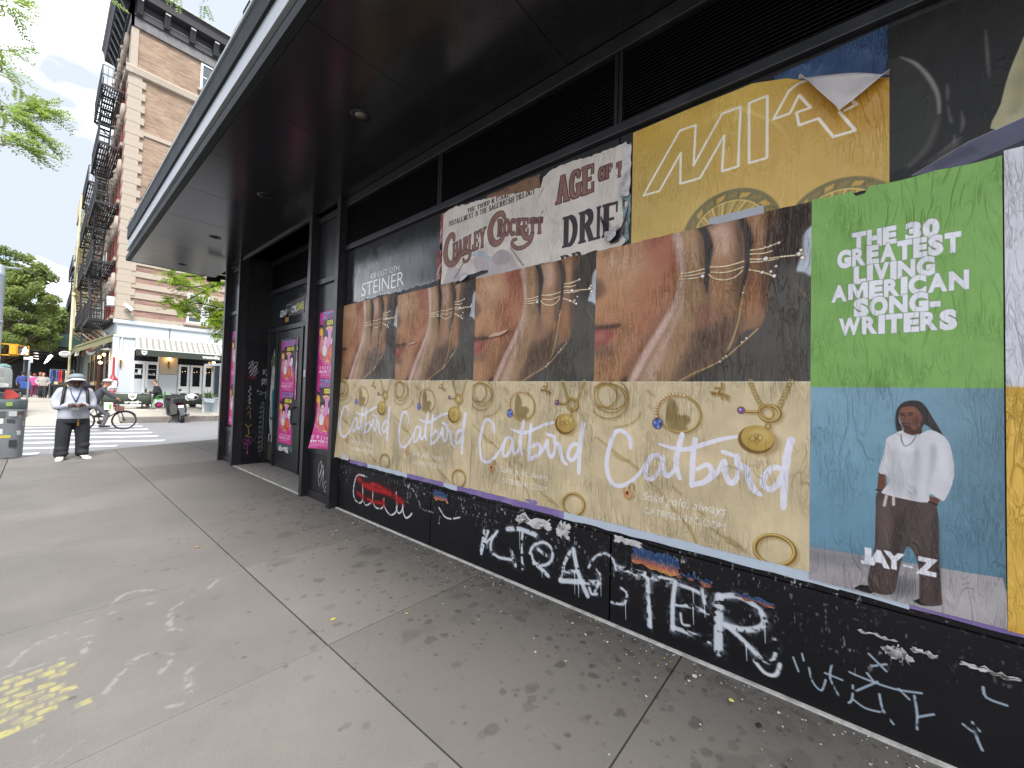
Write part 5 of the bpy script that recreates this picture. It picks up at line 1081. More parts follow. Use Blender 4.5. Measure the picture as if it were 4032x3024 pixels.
def glow(t, x, y, s_, c, b=.03, sx=.9, o_='0f0f10'): st.text(t, x, y, s_, h(o_), bold=b+.03, sx=sx); st.text(t, x, y, s_, h(c), bold=b, sx=sx)
glow('GENIE', .0, .3, .2, 'd9d9db', .03, .75); st.rect(.36,.06,.64,.31, h('9d9da0')); st.rect(.375,.075,.625,.295, h('2a2a2c')); glow('RUN', .385, .25, .17, '8b8b90', .01, .72)
glow('CYK', .66, .27, .2, 'dedcdf', .05, .62); glow('DAVE', .92, .25, .22, 'd8c93a', .03, .62)
o = paper('sticker', 8.55, 7.42, 3.17, 2.88, print_mat('sticker_print', st.image('sticker_sheet'), rough=.3, wr=.05), 2.988, 6, 2, amp=0); tag(o, 'row of cut letter graffiti stickers in white, grey and yellow above the door', 'sticker')
m = MB(); m.bev(2.984, 2.989, 8.12, 8.28, 2.79, 2.93, .001); tag(m.build('sticker', pm('gold_sticker', h('9c7a33'), rough=.35, var=.4, vscale=20), None, org=(2.989, 8.2, 2.79)), 'gold square sticker on the transom above the door', 'sticker')
# ------------------------------------------------------------------ ground: pavement slabs, kerbs, roadway, crossing
SX0, SX1, SY0, SY1 = -0.70, 2.52, -0.75, 6.45
GP = 230
gw_, gh_ = int((SX1-SX0)*GP), int((SY1-SY0)*GP)
ms = Cv(SX1-SX0, SY1-SY0, GP, 0.0)           # channel 0 dark spots, 1 white chalk, 2 yellow chalk (x right, y = SY1-Y downwards)
def sx_(p): return np.stack([A_(p)[:, 0]-SX0, SY1-A_(p)[:, 1]], 1)
gr_ = np.random.default_rng(21)
for i in range(1700):
    t = gr_.random(); x = 2.5-abs(gr_.normal(0, .75)) if t < .8 else gr_.uniform(SX0, 2.5); y = gr_.uniform(SY0, SY1)
    if x < SX0: continue
    near = max(0, (x-.4)/2.1); r = gr_.choice([.006,.010,.014,.02,.03], p=[.36,.30,.19,.11,.04])*gr_.uniform(.7, 1.3); n = gr_.integers(7, 11)
    a = np.linspace(0, 2*np.pi, n, endpoint=False); rr = r*gr_.uniform(.7, 1.2, n)
    P = np.stack([x+rr*np.cos(a)*gr_.uniform(.8, 1.5), y+rr*np.sin(a)], 1)
    ms.fill(sx_(smooth(P, 3, True)), (1.0, 0, 0), gr_.uniform(.35, 1)*(.25+.75*near), blur=.0015 if r > .015 else 0)
for i in range(26):                           # larger soft smears
    x = 2.4-abs(gr_.normal(0, .7)); y = gr_.uniform(SY0, SY1); r = gr_.uniform(.04, .13)
    P = [(x+r*gr_.uniform(.4, 1.3)*math.cos(k), y+r*gr_.uniform(.4, 1.2)*math.sin(k)) for k in np.linspace(0, 2*np.pi, 9, endpoint=False)]
    ms.fill(sx_(smooth(P, 3, True)), (1.0, 0, 0), gr_.uniform(.15, .5), blur=.012)
band = np.clip((np.linspace(SX0, SX1, ms.w)-1.75)/.75, 0, 1)[None, :]**1.4
sp_ = np.clip((vnoise(ms.h, ms.w, 150, 70, 41, 3)-.52)*8, 0, 1)*np.clip((vnoise(ms.h, ms.w, 14, 7, 42, 3)-.25)*2.5, 0, 1)
ms.a[..., 0] = np.maximum(ms.a[..., 0], band*sp_*.7)
rub = np.clip((vnoise(ms.h, ms.w, 260, 120, 43, 3)-.42)*6, 0, 1)
CH_W = [([(-.055,3.35),(.008,3.509),(.081,3.575),(.158,3.582)],.016), ([(.203,3.442),(.254,3.439)],.02), ([(.235,3.358),(.208,3.244)],.03), ([(.372,3.817),(.431,3.931),(.507,3.944),(.587,3.879)],.025), ([(.534,3.661),(.556,3.655)],.03),
    ([(.257,2.746),(.309,2.843),(.365,2.942),(.406,2.984)],.022), ([(.406,2.984),(.454,2.975),(.537,2.875)],.016), ([(.455,2.731),(.516,2.819)],.024), ([(.619,3.453),(.759,3.582)],.02), ([(.61,3.399),(.574,3.2),(.608,3.122)],.03), ([(.551,2.635),(.619,2.706)],.02), ([(.542,2.586),(.531,2.469)],.03),
    ([(.439,2.42),(.487,2.399)],.02), ([(.384,2.632),(.411,2.637)],.03), ([(.087,2.381),(.182,2.446)],.012), ([(0,2.502),(.06,2.609)],.012), ([(.863,3.626),(.947,3.746)],.022), ([(.348,3.68),(.383,3.69)],.02), ([(.235,3.652),(.306,3.663)],.014),
    ([(-.08,3.258),(.042,3.268),(.170,3.258)],.016), ([(-.3,2.2),(-.1,2.35),(.06,2.42)],.014), ([(-.5,2.9),(-.3,3.3),(-.1,3.4)],.018)]
for P, w0 in CH_W: ms.line(sx_(smooth(P, 6)), w0, (0, 1.0, 0), .75, blur=.003, tex=rub)
for row in range(9):                          # yellow chalk brick pattern, drawn by hand
    y = 3.222-row*.058; off = .035*(row % 2)
    for cix in range(9):
        x0 = -.42+cix*.072+off
        if x0 > .13 + .05*math.sin(row*1.7): continue
        if gr_.random() < .10: continue
        q = gr_.uniform(-.006, .006, 8)
        P = [(x0+q[0], y+q[1]), (x0+.058+q[2], y+.004+q[3]), (x0+.058+q[4], y-.040+q[5]), (x0+q[6], y-.044+q[7])]
        ms.fill(sx_(P), (0, 0, 1.0), gr_.uniform(.55, 1), blur=.002, tex=.35+.65*rub)
G_im = ms.image('pavement_marks'); G_im.colorspace_settings.name = 'Non-Color'

def concrete(name, c1, c2, marks=False, bump=.35):
    t = NT(name); g_ = t.new('ShaderNodeNewGeometry'); oi = t.new('ShaderNodeObjectInfo')
    n1 = t.new('ShaderNodeTexNoise', Scale=1.1, Detail=9.0, Roughness=.68); t.link(g_.outputs['Position'], n1.inputs['Vector'])
    r1 = t.new('ShaderNodeValToRGB'); r1.color_ramp.elements[0].position = .32; r1.color_ramp.elements[1].position = .68; r1.color_ramp.elements[0].color = lin(c1); r1.color_ramp.elements[1].color = lin(c2)
    t.link(n1.outputs['Fac'], r1.inputs[0])
    n2 = t.new('ShaderNodeTexNoise', Scale=140.0, Detail=3.0, Roughness=.7); t.link(g_.outputs['Position'], n2.inputs['Vector'])
    m2 = t.new('ShaderNodeMapRange'); m2.inputs['From Min'].default_value = .3; m2.inputs['From Max'].default_value = .7; m2.inputs['To Min'].default_value = .86; m2.inputs['To Max'].default_value = 1.12; t.link(n2.outputs['Fac'], m2.inputs['Value'])
    mo = t.new('ShaderNodeMapRange'); mo.inputs['To Min'].default_value = .85; mo.inputs['To Max'].default_value = 1.06; t.link(oi.outputs['Random'], mo.inputs['Value'])
    mm = t.new('ShaderNodeMath', operation='MULTIPLY'); t.link(m2.outputs[0], mm.inputs[0]); t.link(mo.outputs[0], mm.inputs[1])
    mx = t.new('ShaderNodeMix', data_type='RGBA', blend_type='MULTIPLY'); mx.inputs[0].default_value = 1; t.link(r1.outputs[0], mx.inputs[6]); t.link(mm.outputs[0], mx.inputs[7]); cur = mx.outputs[2]
    v = t.new('ShaderNodeTexVoronoi', Scale=5.5); v.inputs['Randomness'].default_value = 1; t.link(g_.outputs['Position'], v.inputs['Vector'])
    rv = t.new('ShaderNodeValToRGB'); rv.color_ramp.elements[0].position = .06; rv.color_ramp.elements[0].color = (.55,)*3+(1,); rv.color_ramp.elements[1].position = .10; rv.color_ramp.elements[1].color = (0, 0, 0, 1); t.link(v.outputs['Distance'], rv.inputs[0])
    mg = t.new('ShaderNodeMix', data_type='RGBA'); t.link(rv.outputs[0], mg.inputs[0]); t.link(cur, mg.inputs[6]); mg.inputs[7].default_value = lin(h('4a463f')); cur = mg.outputs[2]
    if marks:
        sp = t.new('ShaderNodeSeparateXYZ'); t.link(g_.outputs['Position'], sp.inputs[0]); cb = t.new('ShaderNodeCombineXYZ')
        for ax, a, b, k in (('X', SX0, SX1, 0), ('Y', SY0, SY1, 1)):
            mr = t.new('ShaderNodeMapRange', clamp=False); mr.inputs['From Min'].default_value = a; mr.inputs['From Max'].default_value = b; t.link(sp.outputs[ax], mr.inputs['Value']); t.link(mr.outputs[0], cb.inputs[k])
        ti = t.new('ShaderNodeTexImage'); ti.image = G_im; ti.extension = 'CLIP'; ti.interpolation = 'Cubic'; t.link(cb.outputs[0], ti.inputs[0])
        sc = t.new('ShaderNodeSeparateColor'); t.link(ti.outputs['Color'], sc.inputs[0])
        # grime towards the wall, strengthened to put the canopy's shade into the colour
        gr2 = t.new('ShaderNodeMapRange'); gr2.inputs['From Min'].default_value = .1; gr2.inputs['From Max'].default_value = 2.4; gr2.inputs['To Max'].default_value = .75; t.link(sp.outputs['X'], gr2.inputs['Value'])
        n4 = t.new('ShaderNodeTexNoise', Scale=2.2, Detail=7.0, Roughness=.65); t.link(g_.outputs['Position'], n4.inputs['Vector'])
        mq = t.new('ShaderNodeMath', operation='MULTIPLY'); t.link(gr2.outputs[0], mq.inputs[0]); t.link(n4.outputs['Fac'], mq.inputs[1])
        mz = t.new('ShaderNodeMix', data_type='RGBA'); t.link(mq.outputs[0], mz.inputs[0]); t.link(cur, mz.inputs[6]); mz.inputs[7].default_value = lin(h('4a423c')); cur = mz.outputs[2]
        for k, c, f in ((0, h('332e2a'), .68), (1, h('c0c0bc'), .34), (2, h('b5ad66'), .7)):
            mf = t.new('ShaderNodeMath', operation='MULTIPLY'); mf.inputs[1].default_value = f; t.link(sc.outputs[k], mf.inputs[0])
            mk = t.new('ShaderNodeMix', data_type='RGBA'); t.link(mf.outputs[0], mk.inputs[0]); t.link(cur, mk.inputs[6]); mk.inputs[7].default_value = lin(c); cur = mk.outputs[2]
    t.link(cur, t.b.inputs['Base Color'])
    t.b.inputs['Specular IOR Level'].default_value = .35
    mr = t.new('ShaderNodeMapRange'); mr.inputs['To Min'].default_value = .62; mr.inputs['To Max'].default_value = .92; t.link(n1.outputs['Fac'], mr.inputs['Value']); t.link(mr.outputs[0], t.b.inputs['Roughness'])
    bp = t.new('ShaderNodeBump', Strength=bump, Distance=.004); t.link(n2.outputs['Fac'], bp.inputs['Height']); t.link(bp.outputs[0], t.b.inputs['Normal'])
    return t.m
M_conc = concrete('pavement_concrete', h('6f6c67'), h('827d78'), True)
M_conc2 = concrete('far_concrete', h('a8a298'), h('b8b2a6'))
M_joint = pm('joint_dirt', h('35312d'), rough=.95, var=.3)
M_kerb = pm('kerb_stone', h('77706a'), rough=.85, var=.2, vscale=9, bump=.4, stain=h('4b4541'), stain_amt=.6, stain_scale=5)
M_asph = pm('asphalt', h('828284'), rough=.88, var=.16, vscale=2.2, bump=.5, bscale=180, stain=h('737478'), stain_amt=.6, stain_scale=.8)
M_line = pm('crossing_paint', h('dcdad6'), rough=.75, var=.08, vscale=12, bump=.25, bscale=80, stain=h('98979a'), stain_amt=.85, stain_scale=7)
def clip_half(P, a, b):
    """keep the part of a polygon on the left of the line a -> b"""
    out = []; n = len(P)
    f = lambda p: (b[0]-a[0])*(p[1]-a[1]) - (b[1]-a[1])*(p[0]-a[0])
    for i in range(n):
        p, q = P[i], P[(i+1) % n]; fp, fq = f(p), f(q)
        if fp >= 0: out.append(p)
        if (fp >= 0) != (fq >= 0): t = fp/(fp-fq); out.append((p[0]+(q[0]-p[0])*t, p[1]+(q[1]-p[1])*t))
    return out
EDGE_A, EDGE_B = (9.0, 16.2), (-4.0, 10.9)           # near kerb line of the cross street, slightly askew
def shrink(P, d):
    cx_, cy_ = sum(p[0] for p in P)/len(P), sum(p[1] for p in P)/len(P)
    return [(x-d*(1 if x > cx_ else -1), y-d*(1 if y > cy_ else -1)) for x, y in P]
sw = thing('sidewalk', None, None, (0, 4, 0)); sw['kind'] = 'structure'
MB().prism(clip_half([(-3.6,-4.2),(9,-4.2),(9,17),(-3.6,17)], EDGE_A, EDGE_B), 'Z', -.14, -.020).build('bed', M_joint, sw)
XS = [-3.35, -1.851, -.351, 1.149, 2.56, 4.1, 5.6, 7.1, 8.6]; YS = [-4.1, -2.27, -.77, .73, 2.333, 3.83, 5.33, 6.83, 8.33, 9.83, 11.33, 12.83, 14.33, 15.8]
for j in range(len(YS)-1):
    for i in range(len(XS)-1):
        if XS[i] > 2.5 and YS[j+1] < 9.9: continue
        P = clip_half([(XS[i],YS[j]),(XS[i+1],YS[j]),(XS[i+1],YS[j+1]),(XS[i],YS[j+1])], EDGE_A, EDGE_B)
        if len(P) < 3: continue
        xs = [p[0] for p in P]; ys = [p[1] for p in P]
        if max(xs)-min(xs) < .05 or max(ys)-min(ys) < .05: continue
        P = shrink(P, .0045); c = R.uniform(-.0015, .0015)
        bm = bmesh.new(); vv = [bm.verts.new((x, y, -.05)) for x, y in P]; f = bm.faces.new(vv); ex = bmesh.ops.extrude_face_region(bm, geom=[f])
        for v in ex['geom']:
            if isinstance(v, bmesh.types.BMVert): v.co.z = c
        top = [e for e in bm.edges if all(abs(v.co.z-c) < 1e-6 for v in e.verts)]
        bmesh.ops.bevel(bm, geom=top, offset=.003, segments=1, affect='EDGES'); bmesh.ops.recalc_face_normals(bm, faces=bm.faces[:])
        me = bpy.data.meshes.new('paving_slab')
        for v in bm.verts: v.co -= Vector((0, 4, 0))
        bm.to_mesh(me); bm.free(); me.materials.append(M_conc)
        o = bpy.data.objects.new('paving_slab', me); COL.objects.link(o); o.parent = sw
rd = MB().box(-300, 300, -200, 400, -.35, -.12).build('road', M_asph); tag(rd, kind='structure')
dd = (Vector(EDGE_A)-Vector(EDGE_B)).normalized()
k_ = MB(); nn = Vector((-dd.y, dd.x))
for i in range(9):
    a = Vector(EDGE_B)+dd*(i*1.55+.01); b = Vector(EDGE_B)+dd*((i+1)*1.55-.006)
    pr = [tuple(a), tuple(b), tuple(b+nn*.15), tuple(a+nn*.15)]
    z1 = -.012 if i < 6 else 0.0
    MB().prism(pr, 'Z', -.2, z1).build('kerb', M_kerb, sw)
# crossing bars (the lines seen in the photograph: left end, right end)
CB = [((-.9,14.15),(.03,14.05),.36),((-.9,15.55),(1.36,14.72),.30),((-.9,17.0),(2.41,15.43),.34),((-.9,18.3),(2.47,16.85),.36),((-.9,19.5),(2.52,18.25),.36),((-.9,20.75),(2.62,19.75),.38),((-.9,22.3),(2.65,21.25),.38),((-.9,23.6),(2.67,22.6),.38)]
for a, b, w0 in CB:
    a, b = Vector(a), Vector(b); d = (b-a).normalized(); n_ = Vector((-d.y, d.x))*w0/2
    m = MB(); m.prism([tuple(a-n_), tuple(b-n_), tuple(b+n_), tuple(a+n_)], 'Z', -.119, -.1155); m.build('crossing_bar', M_line, rd)
# far pavement: a kerb and slabs rising towards the buildings
def gz(Y): return float(np.interp(Y, [23.1, 25.5, 27.6, 40, 60, 130], [.12, .40, .47, .50, .55, .7]))
fp = thing('far_sidewalk', None, None, (2, 25, .1)); fp['kind'] = 'structure'
FY = [23.28, 24.8, 26.3, 27.9, 29.5, 31, 32.6, 34.2, 35.8, 37.4, 39, 42, 45, 48, 52, 56, 60, 66, 72, 80, 90, 105, 130]
FX = [-4.2, -2.6, -1.0, .6, 2.2, 3.8, 5.4, 7.0, 8.6, 10.2, 12]
for j in range(len(FY)-1):
    for i in range(len(FX)-1):
        if FX[i] > 2.1 and FY[j] > 27: continue
        x0, x1, ya, yb = FX[i]+.006, FX[i+1]-.006, FY[j]+.006, FY[j+1]-.006
        za, zb = gz(ya), gz(yb)
        if FX[i+1] < 2.3 and j == 0: za = -.10
        m = MB(); m.add([(x0,ya,za-.2),(x1,ya,za-.2),(x1,yb,zb-.2),(x0,yb,zb-.2),(x0,ya,za),(x1,ya,za),(x1,yb,zb),(x0,yb,zb)], [(0,3,2,1),(4,5,6,7),(0,1,5,4),(1,2,6,5),(2,3,7,6),(3,0,4,7)])
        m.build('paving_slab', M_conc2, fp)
MB().prism([(23.0,-.2),(130,.0),(130,.64),(60,.49),(40,.44),(27.6,.41),(25.5,.34),(23.4,.06)], 'X', 2.25, 12).build('bed', M_joint, fp)
MB().prism([(23.4,-.3),(130,-.2),(130,.64),(60,.49),(40,.44),(27.6,.41),(25.5,.34),(24.9,.0)], 'X', -4.2, 2.25).build('bed', M_joint, fp)
for i in range(6):
    MB().bev(2.25+i*1.6+.006, 2.25+(i+1)*1.6-.006, 23.05, 23.27, -.2, .125, .015).build('kerb', M_kerb, fp)
# litter along the foot of the wall
M_lit = pm('litter_white', h('c9c6bd'), rough=.8, var=.3, vscale=40); M_leaf = pm('litter_leaf', h('b0a24a'), rough=.7, var=.3); M_drk = pm('litter_dark', h('26221f'), rough=.9)
m = MB(); gq = np.random.default_rng(5)
for i in range(520):
    y = gq.uniform(-.6, 5.2); x = 2.47-abs(gq.normal(0, .10 if i % 3 else .35)); s_ = gq.uniform(.002, .007) if i % 14 else gq.uniform(.006, .012)
    a = gq.uniform(0, 6.28); m.add([(x+s_*math.cos(a+k*2.1+gq.uniform(-.3,.3)), y+s_*math.sin(a+k*2.1), .0035+gq.uniform(0,.3)*s_) for k in range(3)] + [(x, y, .004+s_*.6)], [(0,1,3),(1,2,3),(2,0,3),(0,2,1)], int(gq.choice([0,0,0,0,0,1,2,2])))
tag(m.build('litter', [M_lit, M_leaf, M_drk], None, org=(2.4, 2, 0)), 'crumbs of litter scattered along the foot of the black wall', 'litter', kind='stuff')
def flake(x, y, s, mat, lab):
    m = MB(); n = 7; m.add([(x+s*math.cos(k*.9)*R.uniform(.7,1.1), y+s*math.sin(k*.9)*R.uniform(.6,1), .004+R.uniform(0,.006)) for k in range(n)] + [(x, y, .010)], [(k, (k+1) % n, n) for k in range(n)], 0); o = m.build('scrap_of_litter', mat, None, org=(x, y, 0)); tag(o, lab, 'litter')
p = at(862, 2515, 1); 
flake(1.29, 2.56, .020, M_leaf, 'crumpled yellowish scrap on the pavement beside the crossing joints')
flake(1.00, 4.62, .022, pm('orange_scrap', h('b98a4a'), rough=.8), 'orange scrap lying alone in the middle of the pavement')
flake(2.28, .43, .015, pm('yellow_scrap', h('d8cf6a'), rough=.7), 'bright yellow scrap on the pavement near the black wall')
flake(2.34, .62, .016, M_lit, 'pale crumpled wrapper near the wall on the pavement')
flake(2.2, .30, .016, M_drk, 'black lump of dirt on the pavement in the foreground')
# ------------------------------------------------------------------ corner tenement across the side street
def brick_mat(name, c1, c2, mort, sc=1.0):
    t = NT(name); tc = t.new('ShaderNodeTexCoord'); mp = t.new('ShaderNodeMapping'); g_ = t.new('ShaderNodeNewGeometry')
    sp = t.new('ShaderNodeSeparateXYZ'); t.link(g_.outputs['Position'], sp.inputs[0]); ad = t.new('ShaderNodeMath', operation='ADD'); t.link(sp.outputs['X'], ad.inputs[0]); t.link(sp.outputs['Y'], ad.inputs[1])
    cb = t.new('ShaderNodeCombineXYZ'); t.link(ad.outputs[0], cb.inputs[0]); t.link(sp.outputs['Z'], cb.inputs[1])
    b = t.new('ShaderNodeTexBrick'); b.inputs['Scale'].default_value = 1/sc; b.inputs['Brick Width'].default_value = .22; b.inputs['Row Height'].default_value = .075; b.inputs['Mortar Size'].default_value = .008
    b.inputs['Color1'].default_value = lin(c1); b.inputs['Color2'].default_value = lin(c2); b.inputs['Mortar'].default_value = lin(mort); t.link(cb.outputs[0], b.inputs['Vector'])
    n = t.new('ShaderNodeTexNoise', Scale=.8, Detail=8.0, Roughness=.7); t.link(g_.outputs['Position'], n.inputs['Vector'])
    mp.inputs['Scale'].default_value = (.8, .8, 5); t.link(g_.outputs['Position'], mp.inputs[0]); n2 = t.new('ShaderNodeTexNoise', Scale=1.6, Detail=5.0); t.link(mp.outputs[0], n2.inputs['Vector'])
    a = t.new('ShaderNodeMath', operation='ADD'); t.link(n.outputs['Fac'], a.inputs[0]); t.link(n2.outputs['Fac'], a.inputs[1])
    mr = t.new('ShaderNodeMapRange'); mr.inputs['From Min'].default_value = .7; mr.inputs['From Max'].default_value = 1.3; mr.inputs['To Min'].default_value = .74; mr.inputs['To Max'].default_value = 1.25; t.link(a.outputs[0], mr.inputs['Value'])
    mx = t.new('ShaderNodeMix', data_type='RGBA', blend_type='MULTIPLY'); mx.inputs[0].default_value = 1; t.link(b.outputs['Color'], mx.inputs[6]); t.link(mr.outputs[0], mx.inputs[7])
    t.link(mx.outputs[2], t.b.inputs['Base Color']); t.b.inputs['Roughness'].default_value = .9; t.b.inputs['Specular IOR Level'].default_value = .2
    bp = t.new('ShaderNodeBump', Strength=.4, Distance=.01); t.link(b.outputs['Fac'], bp.inputs['Height']); bp.invert = True; t.link(bp.outputs[0], t.b.inputs['Normal'])
    return t.m
M_tan = brick_mat('buff_brick', h('8f7763'), h('a18974'), h('93877b')); M_redb = brick_mat('red_brown_brick', h('886558'), h('98786b'), h('958a82')); M_side = brick_mat('red_brick', h('9a5540'), h('ab6a50'), h('937a68'))
M_stone = pm('cream_stone', h('aa9e90'), rough=.85, var=.1, vscale=3, bump=.25, stain=h('a08a6c'), stain_amt=.4, stain_scale=2)
M_wht = pm('white_wall_paint', h('bac1c7'), rough=.6, var=.05, vscale=2, bump=.15, bscale=12, stain=h('b4b8bb'), stain_amt=.5, stain_scale=1.5)
M_corn = pm('black_cornice', h('2a2a2e'), rough=.55, var=.2, vscale=4); M_corn2 = pm('cornice_highlight', h('b9b7ae'), rough=.6, var=.3, vscale=9); M_friz = pm('frieze_relief', h('6d6a6a'), rough=.6, var=.5, vscale=7, bump=.8, bscale=14, stain=h('2f2f33'), stain_amt=.7, stain_scale=5)
M_win = pm('white_window_frame', h('d8dada'), rough=.5, var=.05); M_pane = pm('window_glass', h('4a5357'), rough=.06, spec=.8, var=.3, vscale=1.5); M_paneD = pm('dark_window_glass', h('1f2326'), rough=.08, spec=.6, var=.4, vscale=3)
M_iron = pm('black_iron', h('222327'), rough=.55, var=.2, vscale=8); M_ppl = pm('red_pilaster', h('8b4a40'), rough=.8, var=.25, vscale=4)
YF, XC = 27.6, 2.3
tn = thing('brick_tenement', 'tall corner tenement of buff and red brick with cream quoins and a black bracketed cornice', 'building', (XC, YF, .4))
MB().box(XC+.02, 22, YF+.02, 34.2, .2, 4.72).build('ground_floor_wall', M_wht, tn)
MB().box(XC+.02, 22, YF+.02, 34.2, 4.72, 8.6).build('lower_wall', M_redb, tn)
MB().box(XC+.02, 22, YF+.02, 34.2, 8.6, 20.2).build('upper_wall', M_tan, tn)
MB().box(XC+.005, XC+.021, YF+.6, 34.2, 4.72, 20.2).build('avenue_wall', M_side, tn)
for z0, z1 in ((4.72,4.97),(5.30,5.60),(5.90,6.20),(6.42,6.70),(7.0,7.28),(7.6,7.86)): MB().bev(2.70, 22, YF-.035, YF+.1, z0, z1, .01).build('stone_band', M_stone, tn)
MB().bev(2.75, 22, YF-.05, YF+.1, 14.28, 14.50, .01).build('string_course', M_stone, tn)
m = MB(); m.prism([(YF-.20,17.5),(YF-.16,17.22),(YF-.05,17.18),(YF+.1,17.18),(YF+.1,17.58),(YF-.18,17.58)], 'X', 2.10, 22); m.box(2.10, 2.36, YF-.18, 34.1, 17.2, 17.56); m.build('string_course', M_stone, tn)
fw = fn = None
for i in range(20):
    z = 4.76+i*.626
    if z > 17.0: break
    if fw is None:
        fw = MB().bev(2.20, 2.88, YF-.07, YF+.62, z, z+.345, .015).build('quoin', M_stone, tn, org=(2.2, YF, z)); fn = MB().bev(2.22, 2.735, YF-.06, YF+.42, z+.347, z+.624, .015).build('quoin', M_stone, tn, org=(2.2, YF, z+.346))
    else: inst(fw, 'quoin', tn, Vector((2.2, YF, z))-wloc(tn)); inst(fn, 'quoin', tn, Vector((2.2, YF, z+.346))-wloc(tn))
# top storey corner strip, frieze and cornice with brackets
MB().bev(2.24, 2.52, YF-.04, YF+.4, 17.6, 19.62, .01).build('corner_strip', M_stone, tn)
MB().box(2.2, 22, YF-.10, YF+.02, 19.65, 20.15).build('frieze', M_friz, tn); MB().box(2.18, 2.32, YF-.10, 34.1, 19.65, 20.15).build('frieze', M_friz, tn)
m = MB(); m.box(2.1, 22, YF-.18, YF+.02, 20.15, 20.45); m.box(2.1, 2.3, YF-.18, 34.1, 20.15, 20.45); m.build('cornice_band', M_corn, tn)
m = MB(); m.prism([(YF+.0,20.85),(YF-.58,20.95),(YF-.62,21.3),(YF-.72,21.5),(YF+.0,21.5)], 'X', 1.62, 22); m.prism([(2.4,20.85),(1.70,20.95),(1.66,21.3),(1.58,21.5),(2.4,21.5)], 'Y', YF-.7, 34.2); m.build('cornice', M_corn, tn)
m = MB(); m.box(1.62, 22, YF-.76, YF-.68, 21.48, 21.53); m.box(1.54, 1.62, YF-.76, 34.2, 21.48, 21.53); m.build('cornice_edge', M_corn2, tn)
MB().box(2.14, 22, YF-.14, YF+.02, 20.45, 20.86).build('cornice_panel', M_corn, tn); MB().box(2.14, 2.3, YF-.14, 34.1, 20.45, 20.86).build('cornice_panel', M_corn, tn)
bk = None
for i in range(18):
    x = 2.35+i*1.05
    if bk is None: bk = MB().prism([(YF-.15,20.2),(YF-.3,20.25),(YF-.5,20.8),(YF-.54,20.93),(YF-.15,20.93)], 'X', x, x+.24).build('bracket', M_corn, tn, org=(x, YF, 20.3)); hb = MB().box(x+.26, x+1.02, YF-.16, YF-.145, 20.50, 20.53).build('panel_moulding', M_corn2, tn, org=(x, YF, 20.3)); h2 = MB().box(x+.02, x+.22, YF-.56, YF-.53, 20.80, 20.86).build('bracket_tip', M_corn2, tn, org=(x, YF, 20.3))
    else:
        for s_, nm in ((bk,'bracket'),(hb,'panel_moulding'),(h2,'bracket_tip')): inst(s_, nm, tn, Vector((x, YF, 20.3))-wloc(tn))
b2 = None
for i in range(8):
    y = YF+.1+i*.75
    if b2 is None: b2 = MB().prism([(2.2,20.2),(2.05,20.25),(1.80,20.8),(1.74,20.93),(2.2,20.93)], 'Y', y, y+.2).build('bracket', M_corn, tn, org=(2.2, y, 20.3))
    else: inst(b2, 'bracket', tn, Vector((2.2, y, 20.3))-wloc(tn))
def window(par, x0, x1, z0, z1, Y, pane=M_pane, curtain=False, sill=True):
    w = MB(); w.box(x0, x1, Y-.03, Y+.05, z0, z0+.09); w.box(x0, x1, Y-.03, Y+.05, z1-.09, z1); w.box(x0, x0+.10, Y-.03, Y+.05, z0+.09, z1-.09); w.box(x1-.10, x1, Y-.03, Y+.05, z0+.09, z1-.09); w.box(x0+.1, x1-.1, Y+.0, Y+.05, (z0+z1)/2-.03, (z0+z1)/2+.03)
    w = w.build('window', M_win, par)
    MB().box(x0+.1, x1-.1, Y+.012, Y+.018, z0+.09, z1-.09).build('pane', pane, w)
    if curtain:
        c = MB(); n = 14; c.add([(x1-.36+.26*i/n, Y+.006-.006*(i % 2), z) for z in (z0+.1, z1-.1) for i in range(n+1)], [(i, i+1, n+2+i, n+1+i) for i in range(n)], 0, True); c.build('curtain', M_win, w)
    if sill: MB().bev(x0-.12, x1+.12, Y-.12, Y+.05, z0-.13, z0-.004, .01).build('sill', M_stone, w)
window(tn, 4.97, 5.95, 4.985, 6.62, YF-.045, M_pane, True); window(tn, 7.2, 8.2, 4.985, 6.62, YF-.045)
for z in (8.3, 11.0, 15.0): window(tn, 5.05, 6.0, z, z+1.7, YF-.02)
window(tn, 5.05, 6.0, 18.1, 19.6, YF-.02)
# avenue front: pilasters, hooded windows, sills, console stones
for z in (5.0, 7.95, 10.9, 13.85, 17.6):
    for y in (28.75, 30.1, 31.6, 32.8):
        w = MB().box(2.265, 2.32, y-.38, y+.38, z, z+1.7).build('window', M_win, tn); MB().box(2.258, 2.264, y-.28, y+.28, z+.1, z+1.6).build('pane', M_paneD, w); MB().bev(2.10, 2.32, y-.5, y+.5, z-.17, z-.01, .02).build('sill', M_stone, w)
        m = MB(); m.lathe((2.2, y, z+1.78), [(.02,-.14),(.42,-.10),(.46,.0),(.42,.06),(.1,.08)], 14, axis='X', scale=(1,1)); m.build('window_hood', M_stone, w)
        m = MB(); m.bev(2.08, 2.3, y+.46, y+.62, z+1.35, z+1.8, .03); m.ball((2.08, y+.54, z+1.72), .11, 8, 6); m.build('console', M_stone, w)
for y in (28.25, 29.4, 30.85, 32.2, 33.2): MB().bev(2.2, 2.32, y-.14, y+.14, 4.8, 17.15, .02).build('pilaster', M_ppl, tn)
ac = thing('air_conditioner', 'white window air conditioner on the avenue side of the tenement near its corner', 'air conditioner', (2.2, 28.4, 5.5))
m = MB(); m.bev(1.95, 2.26, 28.1, 28.65, 5.45, 5.9, .02); m.build('casing', M_win, ac); m = MB(); m.box(1.943, 1.951, 28.14, 28.61, 5.5, 5.86); m.build('grille', M_pane, ac)
